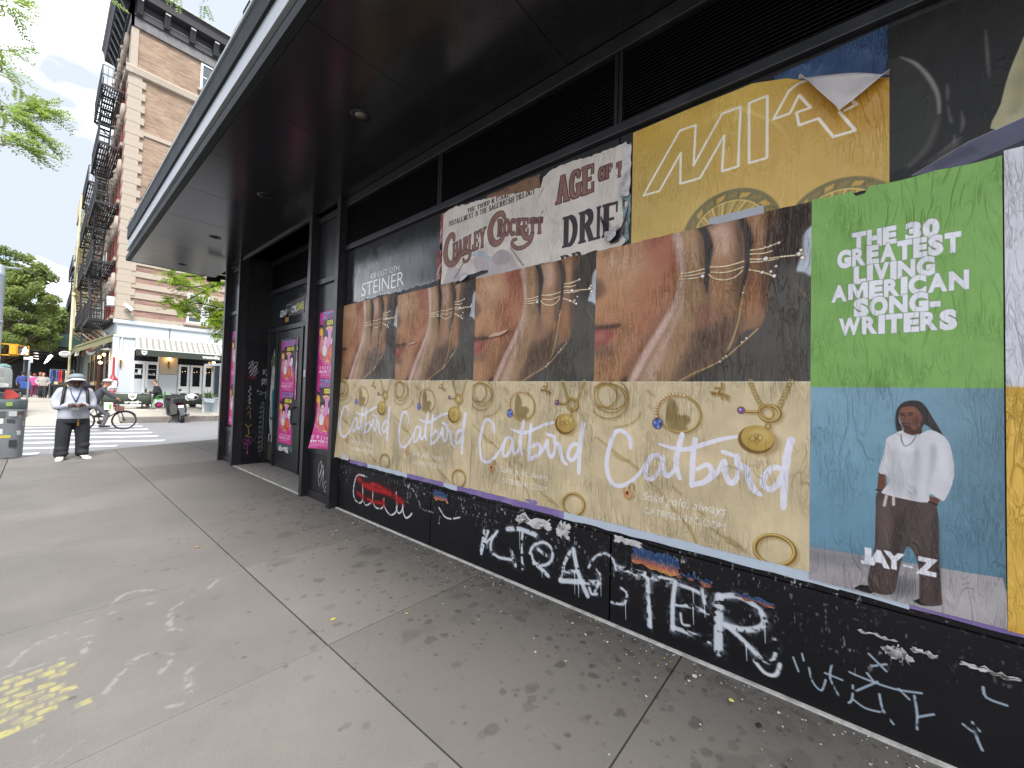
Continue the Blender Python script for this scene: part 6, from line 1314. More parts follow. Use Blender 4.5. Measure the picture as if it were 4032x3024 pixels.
# shopfront of the cafe on the white ground floor
m = MB(); m.bev(2.16, 22, YF-.08, YF+.05, 4.55, 4.74, .02); m.build('ledge', M_wht, tn); m = MB(); m.bev(2.2, 22, YF-.05, YF+.05, 3.86, 3.98, .015); m.build('ledge', M_wht, tn)
MB().bev(2.2, 2.42, YF-.03, YF+.4, .3, 3.86, .01).build('corner_pilaster', M_wht, tn); MB().box(4.3, 4.33, YF-.012, YF+.05, 3.99, 4.54).build('wall_joint', M_pane, tn)
MB().tube([(2.52,YF-.03,3.85),(2.52,YF-.03,2.5)], .02, 6).build('conduit', M_win, tn)
def frame(par, nm, x0, x1, z0, z1, Y, b, mat, pane=None, dep=.06):
    m = MB(); m.box(x0, x1, Y-dep, Y+.03, z0, z0+b); m.box(x0, x1, Y-dep, Y+.03, z1-b, z1); m.box(x0, x0+b, Y-dep, Y+.03, z0+b, z1-b); m.box(x1-b, x1, Y-dep, Y+.03, z0+b, z1-b); o = m.build(nm, mat, par)
    if pane: MB().box(x0+b, x1-b, Y-.012, Y-.004, z0+b, z1-b).build('pane', pane, o)
    return o
frame(tn, 'transom_window', 2.93, 3.95, 2.68, 3.32, YF, .05, M_win, M_paneD)
for x0, x1 in ((2.93,3.42),(3.44,3.95)):
    d = frame(tn, 'cafe_window', x0, x1, .45, 2.67, YF, .09, M_win, M_paneD, .05); MB().box(x0+.09, x1-.09, YF-.045, YF-.013, .54, 1.82).build('lower_panel', M_wht, d)
    m = MB()
    for z in (2.03, 2.32): m.box(x0+.1, x1-.1, YF-.02, YF-.0125, z, z+.025)
    for k in range(5): m.box(x0+.13+k*.05, x0+.155+k*.05, YF-.022, YF-.0126, 2.055, 2.055+R.uniform(.03,.1))
    m.build('shelf', M_win, d)
MB().bev(3.97, 4.70, YF-.04, YF+.03, 2.12, 3.05, .01).build('timber_panel', pm('limed_timber', h('b5a58d'), rough=.7, var=.12, vscale=8, stretch=(12,1,1)), tn)
MB().bev(3.97, 4.70, YF-.04, YF+.03, .45, 2.08, .01).build('pier_panel', M_wht, tn)
MB().box(4.72, 7.3, YF-.02, YF+.03, 2.68, 3.05).build('transom_window', M_paneD, tn)
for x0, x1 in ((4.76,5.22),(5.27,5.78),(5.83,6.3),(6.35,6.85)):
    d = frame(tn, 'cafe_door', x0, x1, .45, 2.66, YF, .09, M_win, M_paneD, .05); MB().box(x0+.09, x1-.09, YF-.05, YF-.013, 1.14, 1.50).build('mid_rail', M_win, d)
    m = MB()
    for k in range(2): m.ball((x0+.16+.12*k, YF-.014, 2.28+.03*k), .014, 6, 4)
    m.build('lamp_reflection', pm('reflection_glow_%d' % int(x0*100), h('ffe2ae'), emit=h('ffdca0'), estr=1.5), d)  # emissive beads added on the glass as reflections of lit lamps
m = MB(); m.bev(3.15, 3.27, YF-.055, YF-.05, 2.06, 2.3, .001); tag(m.build('notice', M_win, None, org=(3.2, YF-.06, 2.06)), 'white notice taped between the two cafe windows', 'notice')
M_bulb = pm('lit_bulb', h('ffd9a0'), emit=h('ffc878'), estr=14.0); M_brass = pm('brass', h('a07a3c'), rough=.35, metal=.8)
def sconce(x, z, Y, lab):
    s_ = thing('wall_sconce', lab, 'lamp', (x, Y, z), 'lit sconces on the cafe front'); m = MB(); m.bev(x-.03, x+.03, Y-.03, Y, z-.42, z+.1, .005); m.tube([(x,Y-.03,z-.05),(x,Y-.12,z-.05),(x,Y-.12,z+.0)], .012, 6); m.build('bracket', M_brass, s_); MB().ball((x, Y-.12, z+.07), .065, 10, 8).build('bulb', M_bulb, s_)
sconce(2.50, 2.76, YF-.04, 'lit sconce on the white wall at the corner of the cafe'); sconce(4.33, 2.84, YF-.06, 'lit sconce on the timber pier between the cafe windows and doors'); sconce(6.2, 2.80, YF-.30, 'lit lamp beneath the right end of the striped awning')
# striped awning with a green valance
aw = thing('striped_awning', 'grey and white striped awning with a green valance over the cafe front', 'awning', (4.8, YF, 3.3))
M_stg = pm('awning_grey', h('858178'), rough=.8, var=.1); M_stw = pm('awning_white', h('d9d7d0'), rough=.8, var=.05); M_val = pm('awning_green', h('383d35'), rough=.85, var=.12, vscale=4)
w0 = .115; x = 3.0; i = 0; A0, A1 = YF-.04, YF-1.45
while x < 7.6:
    if i < 2: s_ = None
    m = MB(); sk = -.10
    n = 5; v = []
    for j in range(n+1): t = j/n; yy = A0+(A1-A0)*t; zz_ = 3.94-(.70*t)-.05*math.sin(t*math.pi); v += [(x+sk*t, yy, zz_), (x+w0+sk*t, yy, zz_)]
    m.add(v, [(2*j, 2*j+1, 2*j+3, 2*j+2) for j in range(n)]); m.build('stripe', M_stg if i % 2 else M_stw, aw); x += w0; i += 1
m = MB(); m.box(2.88, 7.5, A1-.012, A1, 2.93, 3.235); m.build('valance', M_val, aw); m = MB(); m.box(2.88, 7.5, A1-.02, A1+.01, 3.235, 3.275); m.box(2.95, 7.6, A0-.05, A0+.03, 3.93, 3.985); m.build('awning_bar', M_win, aw)
def txt(name, t, loc, size, mat, par=None, rot=(math.pi/2, 0, 0), bold=0.0, sx=1.0, align='CENTER', dep=.002):
    """raised or printed lettering as a mesh"""
    tr = glyphs(t, bold); p = tr.reshape(-1, 2)*size; p = p*A_([sx, 1])
    if align == 'CENTER': p = p - A_([(p[:, 0].max()+p[:, 0].min())/2, 0])
    me = bpy.data.meshes.new(name); me.from_pydata([(a, b, 0) for a, b in p], [], [(3*i, 3*i+1, 3*i+2) for i in range(len(p)//3)]); me.materials.append(mat)
    o = bpy.data.objects.new(name, me); COL.objects.link(o); o.rotation_euler = rot; o.location = Vector(loc)-(wloc(par) if par else Vector((0,0,0)))
    if par: o.parent = par
    md = o.modifiers.new('t', 'SOLIDIFY'); md.thickness = dep
    return o
M_prt = pm('white_print', h('e4e4de'), rough=.7, var=.05)
def shield(par, x, z, s_, Y, ink):
    m = MB(); P = [(-.5,.5),(.5,.5),(.42,-.15),(0,-.5),(-.42,-.15)]; m.prism([(x+a*s_, z+b*s_) for a, b in P], 'Y', Y-.003, Y); m.build('shield_emblem', M_prt, par); txt('emblem_letter', 'W', (x, Y-.004, z-.10*s_), .52*s_, ink, par, bold=.05); m = MB(); m.prism([(x-.12*s_, z-.24*s_), (x+.12*s_, z-.24*s_), (x, z-.36*s_)], 'Y', Y-.006, Y-.003); m.build('emblem_point', ink, par)
txt('lettering', 'westville', (5.84, A1-.014, 3.01), .26, M_prt, aw, bold=.028, sx=.84); shield(aw, 3.18, 3.07, .22, A1-.013, M_val)
# cctv on the corner quoin
cc = thing('cctv_camera', 'white bullet security camera on the cream quoins of the brick tenement', 'camera', (2.7, YF-.1, 5.4)); m = MB(); m.tube([(2.74,YF-.05,5.15),(2.68,YF-.12,5.22),(2.62,YF-.2,5.3)], .025, 8); m.build('bracket', M_pane, cc); m = MB(); m.obox((2.52,YF-.25,5.5), (2.80,YF-.4,5.22), .15, .13); m.build('housing', M_win, cc)
# open white door leaf and planter at the right end of the terrace
wd = thing('open_door', 'white framed glass door standing wide open by the planter at the kerb', 'door', (5.5, 24.3, .1))
m = MB(); Yd = 24.25
m.bev(5.16, 5.24, Yd, Yd+.06, -.02, 2.62, .008); m.bev(5.80, 5.92, Yd-.05, Yd+.06, -.1, 2.72, .008); m.obox((5.2, Yd+.03, 2.58), (5.86, Yd, 2.66), .06, .12); m.obox((5.2, Yd+.03, .0), (5.86, Yd, -.05), .06, .12); m.obox((5.2, Yd+.03, .95), (5.86, Yd, .95), .05, .08); m.build('frame', M_win, wd)
m = MB()
for k in range(9): m.box(5.24+k*.063, 5.298+k*.063, Yd+.02, Yd+.04, .03, .92)
m.build('boarding', M_wht, wd); MB().box(5.60, 5.80, Yd+.02, Yd+.03, 1.0, 2.58).build('pane', M_pane, wd)
m = MB(); m.prism([(5.42,.78),(5.60,.78),(5.53,.25),(5.49,.25)], 'Y', Yd+.008, Yd+.018); m.build('door_emblem', pm('teal_print', h('8fb5ad'), rough=.7), wd)
pl = thing('planter_box', 'white planter box with spiky leaves in front of the cafe doors', 'planter', (5.35, 24.05, .75))
m = MB(); m.prism([(5.10,.97),(5.57,.92),(5.52,.72),(5.16,.76)], 'Y', 23.85, 24.2); m.build('box', M_wht, pl)
M_spk = pm('spiky_leaf', h('5f7a45'), rough=.6, var=.35, vscale=5); M_spk2 = pm('pale_spiky_leaf', h('a3ad72'), rough=.6, var=.3)
def spiky(par, c, n, L, mats, name='leaves', seed=3):
    g_ = np.random.default_rng(seed); m = MB()
    for i in range(n):
        a = g_.uniform(0, 6.28); el_ = g_.uniform(.35, 1.4); l = L*g_.uniform(.6, 1.1); w = .012+.012*g_.random(); d = Vector((math.cos(a)*math.cos(el_), math.sin(a)*math.cos(el_), math.sin(el_))); sd = Vector((-math.sin(a), math.cos(a), 0)); P = []
        for j in range(5): t = j/4; q = Vector(c)+d*l*t + Vector((0,0,-.25*l*t*t*math.cos(el_))); P += [q-sd*w*(1-t**2), q+sd*w*(1-t**2)+Vector((0,0,.006))]
        m.add(P, [(2*j, 2*j+1, 2*j+3, 2*j+2) for j in range(4)], int(g_.random() < .35))
    return m.build(name, mats, par)
spiky(pl, (5.35, 24.03, .90), 70, .62, [M_spk, M_spk2])
pb = thing('potted_plant', 'spiky green plant standing behind the terrace banner by the scooter', 'plant', (5.1, 25.9, .45)); spiky(pb, (5.1, 25.9, .75), 40, .7, [M_spk, M_spk2], seed=8); MB().lathe((5.1, 25.9, .44), [(.13,0),(.17,.3),(.16,.31)], 16).build('pot', M_drk, pb)
# terrace banners on posts
M_ban = pm('banner_green', h('3b4238'), rough=.8, var=.12, vscale=3); M_post = pm('steel_post', h('8d9092'), rough=.4, metal=.6)
def banner(x0, x1, lab, full, xs):
    b = thing('terrace_banner', lab, 'banner', ((x0+x1)/2, 25.5, .4), 'green banners around the cafe terrace'); n = 10; v = []
    for zz_, k in ((.58,0),(1.12,1)):
        for i in range(n+1): t = i/n; v.append((x0+(x1-x0)*t, 25.5-.03*math.sin(t*9)+.0, zz_-(.05*math.sin(t*math.pi) if k else -.02*math.sin(t*math.pi))))
    m = MB(); m.add(v, [(i, i+1, n+2+i, n+1+i) for i in range(n)], 0, True); o = m.build('cloth', M_ban, b); md = o.modifiers.new('t', 'SOLIDIFY'); md.thickness = .004
    MB().tube([(x0, 25.5, 1.13), (x1, 25.5, 1.13)], .012, 6).build('rail', M_post, b)
    for x_ in (x0, x1): m = MB(); m.tube([(x_,25.5,.42),(x_,25.5,1.2)], .022, 8); m.lathe((x_,25.5,.40), [(.16,0),(.16,.02),(.03,.04)], 16); m.build('post', M_post, b)
    if full: shield(b, xs, .93, .30, 25.45, M_ban); txt('lettering', 'westville', (xs+.02, 25.445, .645), .155, M_prt, b, bold=.055, sx=1.05)
    else: shield(b, xs, .90, .27, 25.45, M_ban)
    return b
banner(1.75, 3.46, 'green terrace banner with a white shield and lettering behind the bicycle', True, 2.77); banner(4.15, 5.42, 'green terrace banner with a white shield behind the scooter', False, 4.82)
# ------------------------------------------------------------------ fire escapes along the avenue
M_iron2 = pm('cream_iron', h('c9bf98'), rough=.6, var=.15)
def fire_escape(name, lab, X, y0, y1, levels, mat, xo=.95, ladder=True):
    fe = thing(name, lab, 'fire escape', (X, y0, levels[0]), 'fire escapes down the avenue')
    for li, z in enumerate(levels):
        m = MB(); m.box(X-xo, X-.02, y0, y0+.05, z-.10, z); m.box(X-xo, X-.02, y1-.05, y1, z-.10, z); m.box(X-xo, X-xo+.05, y0+.05, y1-.05, z-.10, z); m.box(X-.07, X-.02, y0+.05, y1-.05, z-.10, z)
        n = int(xo/.085)
        for k in range(n): x_ = X-xo+.06+k*.085; m.box(x_, x_+.045, y0+.05, y1-.05, z-.03, z-.01)
        for k in range(int((y1-y0)/.9)): m.box(X-xo+.05, X-.07, y0+.5+k*.9, y0+.54+k*.9, z-.08, z-.031)
        m.build('platform', mat, fe)
        m = MB(); L = .95
        for zz_ in (z+L, z+L*.5): m.obox((X-xo+.02,y0+.02,zz_), (X-xo+.02,y1-.02,zz_), .03, .03); m.obox((X-xo+.02,y0+.02,zz_), (X-.02,y0+.02,zz_), .03, .03); m.obox((X-xo+.02,y1-.02,zz_), (X-.02,y1-.02,zz_), .03, .03)
        for k in range(int((y1-y0)/.14)+1): y = y0+.02+k*.14; m.obox((X-xo+.02,y,z), (X-xo+.02,y,z+L), .018, .018)
        for k in range(6): x_ = X-xo+.05+k*.17; m.obox((x_,y0+.02,z), (x_,y0+.02,z+L), .018, .018); m.obox((x_,y1-.02,z), (x_,y1-.02,z+L), .018, .018)
        m.build('railing', mat, fe)
        for y in (y0+.1, (y0+y1)/2, y1-.1): m = MB(); m.obox((X-xo+.05,y,z-.1), (X-.02,y,z-.85), .05, .05); m.build('brace', mat, fe)
        if li+1 < len(levels):
            z2 = levels[li+1]; m = MB(); xa, xb = (X-xo+.12, X-xo+.55); ya, yb = (y0+.9, y1-.9) if li % 2 == 0 else (y1-.9, y0+.9)
            for x_ in (xa, xb): m.obox((x_,ya,z), (x_,yb,z2), .05, .14)
            N = 12
            for k in range(N): t = (k+.5)/N; y = ya+(yb-ya)*t; zz_ = z+(z2-z)*t; m.box(xa, xb, y-.10, y+.10, zz_-.015, zz_+.015)
            for x_ in (xa, xb): m.obox((x_,ya,z+.8), (x_,yb,z2+.8), .025, .025)
            m.build('stair', mat, fe)
    if ladder:
        z = levels[0]; m = MB(); y = y1-1.2
        for d in (0, .42): m.obox((X-xo-.02,y+d,z+.9), (X-xo-.02,y+d,z-1.9), .04, .04)
        for k in range(9): m.obox((X-xo-.02,y,z+.7-k*.3), (X-xo-.02,y+.42,z+.7-k*.3), .025, .025)
        m.build('drop_ladder', mat, fe)
    return fe
fire_escape('fire_escape', 'black iron fire escape on the corner tenement, nearest of those down the avenue', XC, 28.6, 33.2, [4.75, 7.70, 10.68, 13.65, 16.65], M_iron)
fire_escape('fire_escape', 'black iron fire escape just beyond the corner tenement, behind the cream pole', XC, 35.6, 41.5, [5.2, 8.2, 11.2, 14.0], M_iron, ladder=False)
fire_escape('fire_escape', 'cream painted fire escape on the second building down the avenue', XC, 43.0, 48.5, [5.6, 8.6, 11.6, 14.6], M_iron2, ladder=False)
fire_escape('fire_escape', 'farthest dark fire escape in view down the avenue', XC, 52.0, 60.0, [5.8, 8.8, 11.8], M_iron, ladder=False)
# buildings down the avenue
M_b2 = brick_mat('grey_buff_brick', h('a98f78'), h('b59c82'), h('9a8a78')); M_b3 = brick_mat('dark_red_brick', h('7d4a3e'), h('8d5a4b'), h('7c6a60'))
def rowhouse(y0, y1, zt, mat, lab, shop, n=4):
    b = thing('row_building', lab, 'building', (XC, y0, .5), 'buildings down the avenue'); MB().box(XC+.02, 16, y0+.01, y1, .2, zt).build('wall', mat, b); MB().box(XC-.02, XC+.03, y0+.1, y1-.1, .3, 3.9).build('shop_wall', shop, b)
    m = MB(); m.prism([(2.34,zt-.5),(1.95,zt-.2),(1.85,zt+.1),(2.34,zt+.1)], 'Y', y0+.02, y1-.02); m.build('cornice', M_corn if n % 2 else M_stone, b)
    z = 5.2
    while z+1.9 < zt-.4:
        for k in range(n):
            y = y0+(k+.5)*(y1-y0)/n; w = MB().box(XC-.03, XC+.03, y-.45, y+.45, z, z+1.7).build('window', M_win, b); MB().box(XC-.036, XC-.031, y-.36, y+.36, z+.08, z+1.62).build('pane', M_paneD, w); MB().bev(XC-.16, XC+.03, y-.58, y+.58, z+1.74, z+1.96, .02).build('lintel', M_stone, w); MB().bev(XC-.14, XC+.03, y-.55, y+.55, z-.15, z-.01, .02).build('sill', M_stone, w)
        z += 3.0
    return b
M_shopd = pm('dark_shopfront', h('3a302b'), rough=.5, var=.4, vscale=2); M_shopg = pm('green_shopfront', h('566a60'), rough=.5, var=.3, vscale=2)
rowhouse(34.4, 42.3, 15.6, M_b2, 'buff brick row building right behind the corner tenement', M_shopd); rowhouse(42.5, 51.0, 15.2, M_b3, 'dark red brick row building with the cream fire escape', M_shopg, 3)
rowhouse(51.2, 62.0, 14.2, M_b2, 'third buff row building down the avenue', M_shopd, 5); rowhouse(62.2, 90, 12.6, M_b3, 'long dark red building at the far end of the avenue', M_shopg, 8)
# ------------------------------------------------------------------ street furniture
M_galv = pm('grey_painted_steel', h('8f979c'), rough=.5, var=.12, vscale=3, metal=.2); M_yel = pm('signal_yellow', h('d29a1c'), rough=.45, var=.1); M_blk = pm('matte_black', h('1b1b1d'), rough=.6, var=.2)
M_crm = pm('cream_pole_paint', h('cdc59a'), rough=.5, var=.12)
M_walk = pm('walk_light', h('ffffff'), emit=h('f4f6ff'), estr=7.0)
sp_o = thing('signal_pole', 'grey steel signal pole with a rounded cap at the left edge of the photograph', 'pole', (-1.13, 23.6, -.05))
m = MB(); m.lathe((-1.13,23.6,-.05), [(.20,0),(.20,.5),(.145,.6),(.14,5.4),(.15,5.42),(.15,5.5),(.135,5.52),(.13,5.70),(.09,5.80),(0.0,5.83)], 20); m.build('shaft', M_galv, sp_o)
m = MB(); m.tube([(-1.1,23.6,5.68),(-.62,23.6,5.72)], .035, 8); m.build('arm', M_galv, sp_o); m = MB(); m.lathe((-1.13,23.6,3.6), [(.155,0),(.155,.12)], 20); m.build('clamp', M_galv, sp_o)
ps = thing('pedestrian_signal', 'yellow pedestrian signal showing a lit white walking figure', 'traffic signal', (-.6, 23.5, 2.5))
m = MB(); m.bev(-.80, -.62, 23.35, 23.62, 2.5, 2.83, .02); m.bev(-.62, -.33, 23.40, 23.62, 2.50, 2.84, .02); m.build('housing', M_yel, ps)
m = MB(); m.box(-.615, -.34, 23.33, 23.40, 2.505, 2.52); m.box(-.615, -.34, 23.33, 23.40, 2.82, 2.835); m.box(-.615, -.60, 23.33, 23.40, 2.52, 2.82); m.box(-.355, -.34, 23.33, 23.40, 2.52, 2.82); m.build('visor', M_yel, ps)
MB().box(-.60, -.355, 23.385, 23.3995, 2.52, 2.82).build('lens', pm('signal_lens', h('4b4a47'), rough=.3, var=.1), ps)
m = MB(); cx_, cz_ = -.435, 2.66
def pr(P): m.prism([(cx_+a*.26, cz_+b*.26) for a, b in P], 'Y', 23.372, 23.384)
m.lathe((cx_+.01, 23.384, cz_+.105), [(.026,-.012),(.026,0)], 12, axis='Y')
pr([(-.10,.26),(.10,.28),(.14,.02),(.12,-.12),(-.1,-.12),(-.10,.0)]); pr([(-.1,.24),(-.24,.06),(-.16,-.02),(-.04,.14)]); pr([(.08,.26),(.20,.12),(.32,.04),(.30,-.05),(.16,.02),(.04,.14)])
pr([(-.08,-.10),(.06,-.10),(-.08,-.34),(-.20,-.52),(-.32,-.48),(-.18,-.30)]); pr([(.0,-.10),(.13,-.10),(.18,-.30),(.26,-.50),(.12,-.52),(.05,-.32)])
m.build('walking_figure', M_walk, ps)

for z in (2.87, 2.47): MB().tube([(-1.0,23.6,z),(-.58,23.6,z)], .022, 8).build('bracket', M_yel, ps)
sg = thing('post_sign', 'small white plate on a thin post just below the pedestrian signal', 'sign', (-.33, 24.2, .1))
m = MB(); m.tube([(-.32,24.2,.1),(-.32,24.2,2.5)], .028, 8); m.build('post', M_galv, sg); m = MB(); m.bev(-.47, -.28, 24.13, 24.16, 2.36, 2.46, .005); m.build('plate', M_win, sg); m = MB(); m.box(-.32, -.24, 24.14, 24.16, 2.25, 2.5); m.build('plate', M_win, sg)
lp = thing('lamp_post', 'tall slim cream pole rising in front of the fire escapes', 'pole', (1.0, 33, .45)); m = MB(); m.tube([(.97,33,.45),(.97,33,6.4)], .055, 10); m.tube([(.98,33,6.4),(1.02,33,9.0),(1.06,33,12.1)], .035, 10); m.build('shaft', M_crm, lp); m = MB(); m.lathe((.98,33,6.35), [(.07,0),(.07,.2)], 12); m.build('collar', M_crm, lp)
ov = thing('oval_sign', 'white oval hanging sign with a ring and faint lettering beside the cream pole', 'sign', (.79, 32.6, 2.95)); m = MB(); m.lathe((.79,32.62,3.08), [(.0,0),(.22,.0),(.235,.03),(.22,.06),(0,.06)], 28, axis='Y', scale=(1,.72)); m.build('board', M_win, ov)
m = MB()
for r in (.17, .115):
    P = [(.79+r*math.cos(a), 32.605, 3.08+r*.70*math.sin(a)) for a in np.linspace(0, 2*math.pi, 29)]; m.tube(P, .008, 5, cap=False)
m.build('ring', pm('taupe_print', h('8a7f72'), rough=.7), ov); txt('lettering', 'COFFEE' if False else 'EST', (.79, 32.60, 3.06), .07, pm('taupe_ink', h('8a7f72'), rough=.7), ov, bold=.02); m = MB(); m.tube([(1.0,32.7,3.3),(.79,32.65,3.32),(.79,32.65,3.25)], .014, 6); m.build('hanger', M_blk, ov)
# side awning, lamps, panels and shop doors along the avenue front
sa = thing('olive_awning', 'olive canvas awning projecting from the avenue side of the tenement', 'awning', (1.7, 28.6, 3.6)); M_olv = pm('olive_canvas', h('7d7b5c'), rough=.85, var=.15, vscale=4)
m = MB(); v = []
for y in (28.2, 33.0):
    v += [(2.28,y,4.08),(1.0,y,3.30),(1.0,y,3.06),(2.28,y,3.86)]
m.add(v, [(0,1,5,4),(1,2,6,5)], 0); o = m.build('canvas', M_olv, sa); md = o.modifiers.new('t', 'SOLIDIFY'); md.thickness = .03
m = MB(); m.obox((2.28,28.2,4.05), (1.0,28.2,3.27), .06, .07); m.obox((2.28,28.2,3.72), (1.03,28.2,3.04), .05, .06); m.obox((1.0,28.2,3.28), (1.0,33,3.28), .05, .05); m.build('awning_frame', M_olv, sa)
m = MB(); m.add([(2.28,28.21,4.03),(1.0,28.21,3.25),(1.0,28.21,3.06),(2.28,28.21,3.74)], [(0,1,2,3)]); o = m.build('end_panel', M_olv, sa); md = o.modifiers.new('t', 'SOLIDIFY'); md.thickness = .01
hs = thing('projecting_sign', 'pale boxed sign hanging at the outer end of the olive awning', 'sign', (1.02, 28.4, 3.0)); m = MB(); m.prism([(.98,2.80),(1.12,2.86),(1.16,3.26),(1.02,3.20)], 'Y', 28.3, 28.42); m.build('box', pm('pale_sign', h('b9bba8'), rough=.6, var=.2, vscale=12), hs)
cr = thing('crescent_lamp', 'white crescent shaped lamp hanging under the olive awning', 'lamp', (1.5, 28.6, 3.1)); m = MB(); P = smooth([(1.36,3.16),(1.39,2.98),(1.55,2.93),(1.69,3.12),(1.55,3.05),(1.46,3.07)], 5, True); m.prism([tuple(p) for p in P], 'Y', 28.55, 28.6); m.build('shade', M_prt, cr)
for i, (x, z, lb) in enumerate(((1.83, 2.84, 'left warm bulb of the cluster under the olive awning'), (1.99, 2.99, 'upper right warm bulb of the cluster under the olive awning'), (1.88, 2.58, 'lowest warm bulb of the cluster under the olive awning'))):
    b_ = thing('hanging_bulb', lb, 'lamp', (x, 28.7, z), 'warm bulbs under the olive awning'); m = MB(); m.tube([(x,28.7,3.55),(x,28.7,z+.06)], .008, 5); m.build('cord', M_blk, b_); MB().ball((x, 28.7, z), .062, 10, 8).build('bulb', M_bulb, b_)
bl = thing('barn_lamp', 'grey disc lamp on a bracket by the corner of the tenement', 'lamp', (2.1, 28.5, 3.3)); m = MB(); m.lathe((2.08,28.4,3.22), [(.02,.14),(.05,.1),(.26,.02),(.26,0)], 18); m.tube([(2.3,28.4,3.5),(2.08,28.4,3.5),(2.08,28.4,3.34)], .02, 6); m.build('shade', M_galv, bl)
M_wood = pm('brown_shop_timber', h('6d4630'), rough=.5, var=.25, vscale=3, stretch=(1,1,.3)); M_trimy = pm('ochre_trim', h('a8853f'), rough=.5)
av = bpy.data.objects['brick_tenement']
m = MB(); m.box(2.24, 2.32, 28.3, 33.3, .3, 3.7); m.build('side_shopfront', M_shopd, av)
for k, (ya, yb, mt) in enumerate(((28.5,28.9,M_win),(29.1,30.2,M_paneD),(30.3,31.4,M_wood),(31.5,32.6,M_paneD))): MB().bev(2.19, 2.25, ya, yb, .5, 3.2, .01).build('shop_panel', mt, av)
rb = bpy.data.objects['row_building']
for k in range(7):
    ya = 34.2+k*1.15; d = MB().bev(2.14, 2.28, ya, ya+.95, .5, 3.4, .02).build('shop_door' if k % 2 else 'shop_pier', (M_wood, M_paneD, M_trimy)[k % 3], rb); MB().box(2.13, 2.141, ya+.15, ya+.8, 1.4, 3.0).build('pane', M_paneD, d)
# red alarm post
ra = thing('alarm_post', 'red street alarm post with a flared housing at the corner of the white cafe wall', 'alarm post', (2.18, 26.5, .4)); M_redp = pm('red_enamel', h('a3313d'), rough=.4, var=.2, vscale=8)
m = MB(); m.lathe((2.18,26.5,.4), [(.16,0),(.16,.15),(.10,.2),(.10,.7),(.13,.80)], 16); m.build('post', M_redp, ra); m = MB(); m.lathe((2.18,26.5,.4), [(.13,.80),(.155,.86),(.16,1.30),(.13,1.33)], 16); m.build('housing', pm('white_enamel_housing', h('cdc6c6'), rough=.4, var=.3, vscale=14, stain=h('a3545c'), stain_amt=.6, stain_scale=9), ra); m = MB(); m.lathe((2.18,26.5,.4), [(.175,1.30),(.17,1.34),(.09,1.45),(.045,1.6),(.038,2.25),(.05,2.3),(.03,2.4)], 16); m.build('cap', M_redp, ra)
m = MB(); m.bev(2.06, 2.30, 26.31, 26.34, 1.33, 1.68, .01); m.build('face_plate', pm('white_enamel', h('d7cfd0'), rough=.4, var=.25, vscale=18), ra)
m = MB(); m.tube([(2.30,26.45,1.75),(2.36,26.42,1.6),(2.34,26.42,1.4)], .015, 6); m.build('handle', M_redp, ra)
# litter bin plastered with stickers
bn = thing('litter_bin', 'grey square litter bin covered in stickers at the left edge', 'litter bin', (-.52, 12.75, 0)); M_bin = pm('bin_grey', h('7d8185'), rough=.55, var=.15, vscale=4, stain=h('55585a'), stain_amt=.5); _n, _l = M_bin.node_tree.nodes, M_bin.node_tree.links
_v = _n.new('ShaderNodeTexVoronoi'); _v.distance = 'CHEBYCHEV'; _v.inputs['Scale'].default_value = 8.5; _t = _n.new('ShaderNodeTexCoord'); _l.new(_t.outputs['Object'], _v.inputs['Vector'])
_s = _n.new('ShaderNodeSeparateColor'); _l.new(_v.outputs['Color'], _s.inputs[0]); _c = _n.new('ShaderNodeMath'); _c.operation = 'LESS_THAN'; _c.inputs[1].default_value = .62; _l.new(_s.outputs[0], _c.inputs[0]); _e = _n.new('ShaderNodeMath'); _e.operation = 'LESS_THAN'; _e.inputs[1].default_value = .36; _l.new(_v.outputs['Distance'], _e.inputs[0]); _a = _n.new('ShaderNodeMath'); _a.operation = 'MULTIPLY'; _l.new(_c.outputs[0], _a.inputs[0]); _l.new(_e.outputs[0], _a.inputs[1])
_r = _n.new('ShaderNodeValToRGB'); _l.new(_s.outputs[1], _r.inputs[0]); _r.color_ramp.interpolation = 'CONSTANT'; _r.color_ramp.elements[0].color = lin(h('c3c4bf')); _r.color_ramp.elements[1].position = .8; _r.color_ramp.elements[1].color = lin(h('6d5a50'))
for _p, _k in ((.25, '3f4546'), (.42, 'a9aca9'), (.6, '6f7f86'), (.7, 'd2d2cc')): _r.color_ramp.elements.new(_p).color = lin(h(_k))
_b = _n['Principled BSDF'].inputs['Base Color']; _o = _b.links[0].from_socket; _m = _n.new('ShaderNodeMix'); _m.data_type = 'RGBA'; _l.new(_a.outputs[0], _m.inputs[0]); _l.new(_o, _m.inputs[6]); _l.new(_r.outputs[0], _m.inputs[7]); _l.new(_m.outputs[2], _b)
M_bin2 = pm('bin_dark_band', h('3d4648'), rough=.5, var=.2)
m = MB(); v = []; prof = [(0.0,.335),(.03,.345),(.9,.362),(.93,.375),(.96,.365)]
sqr = [(math.copysign(abs(math.cos(a))**.5, math.cos(a)), math.copysign(abs(math.sin(a))**.5, math.sin(a))) for a in np.linspace(0, 2*math.pi, 40, endpoint=False)]
for z, r in prof: v += [(-.53+r*a, 12.78+r*.9*b, z) for a, b in sqr]
m.add(v, [(j*40+k, j*40+(k+1) % 40, (j+1)*40+(k+1) % 40, (j+1)*40+k) for j in range(4) for k in range(40)], 0, True); m.build('body', M_bin, bn)
m = MB(); v = []
for z, r in ((.962,.372),(1.12,.378),(1.14,.36)): v += [(-.53+r*a, 12.78+r*.9*b, z) for a, b in sqr]
m.add(v, [(j*40+k, j*40+(k+1) % 40, (j+1)*40+(k+1) % 40, (j+1)*40+k) for j in range(2) for k in range(40)] + [tuple(80+k for k in range(40))], 0, True); m.build('rim', M_bin2, bn)
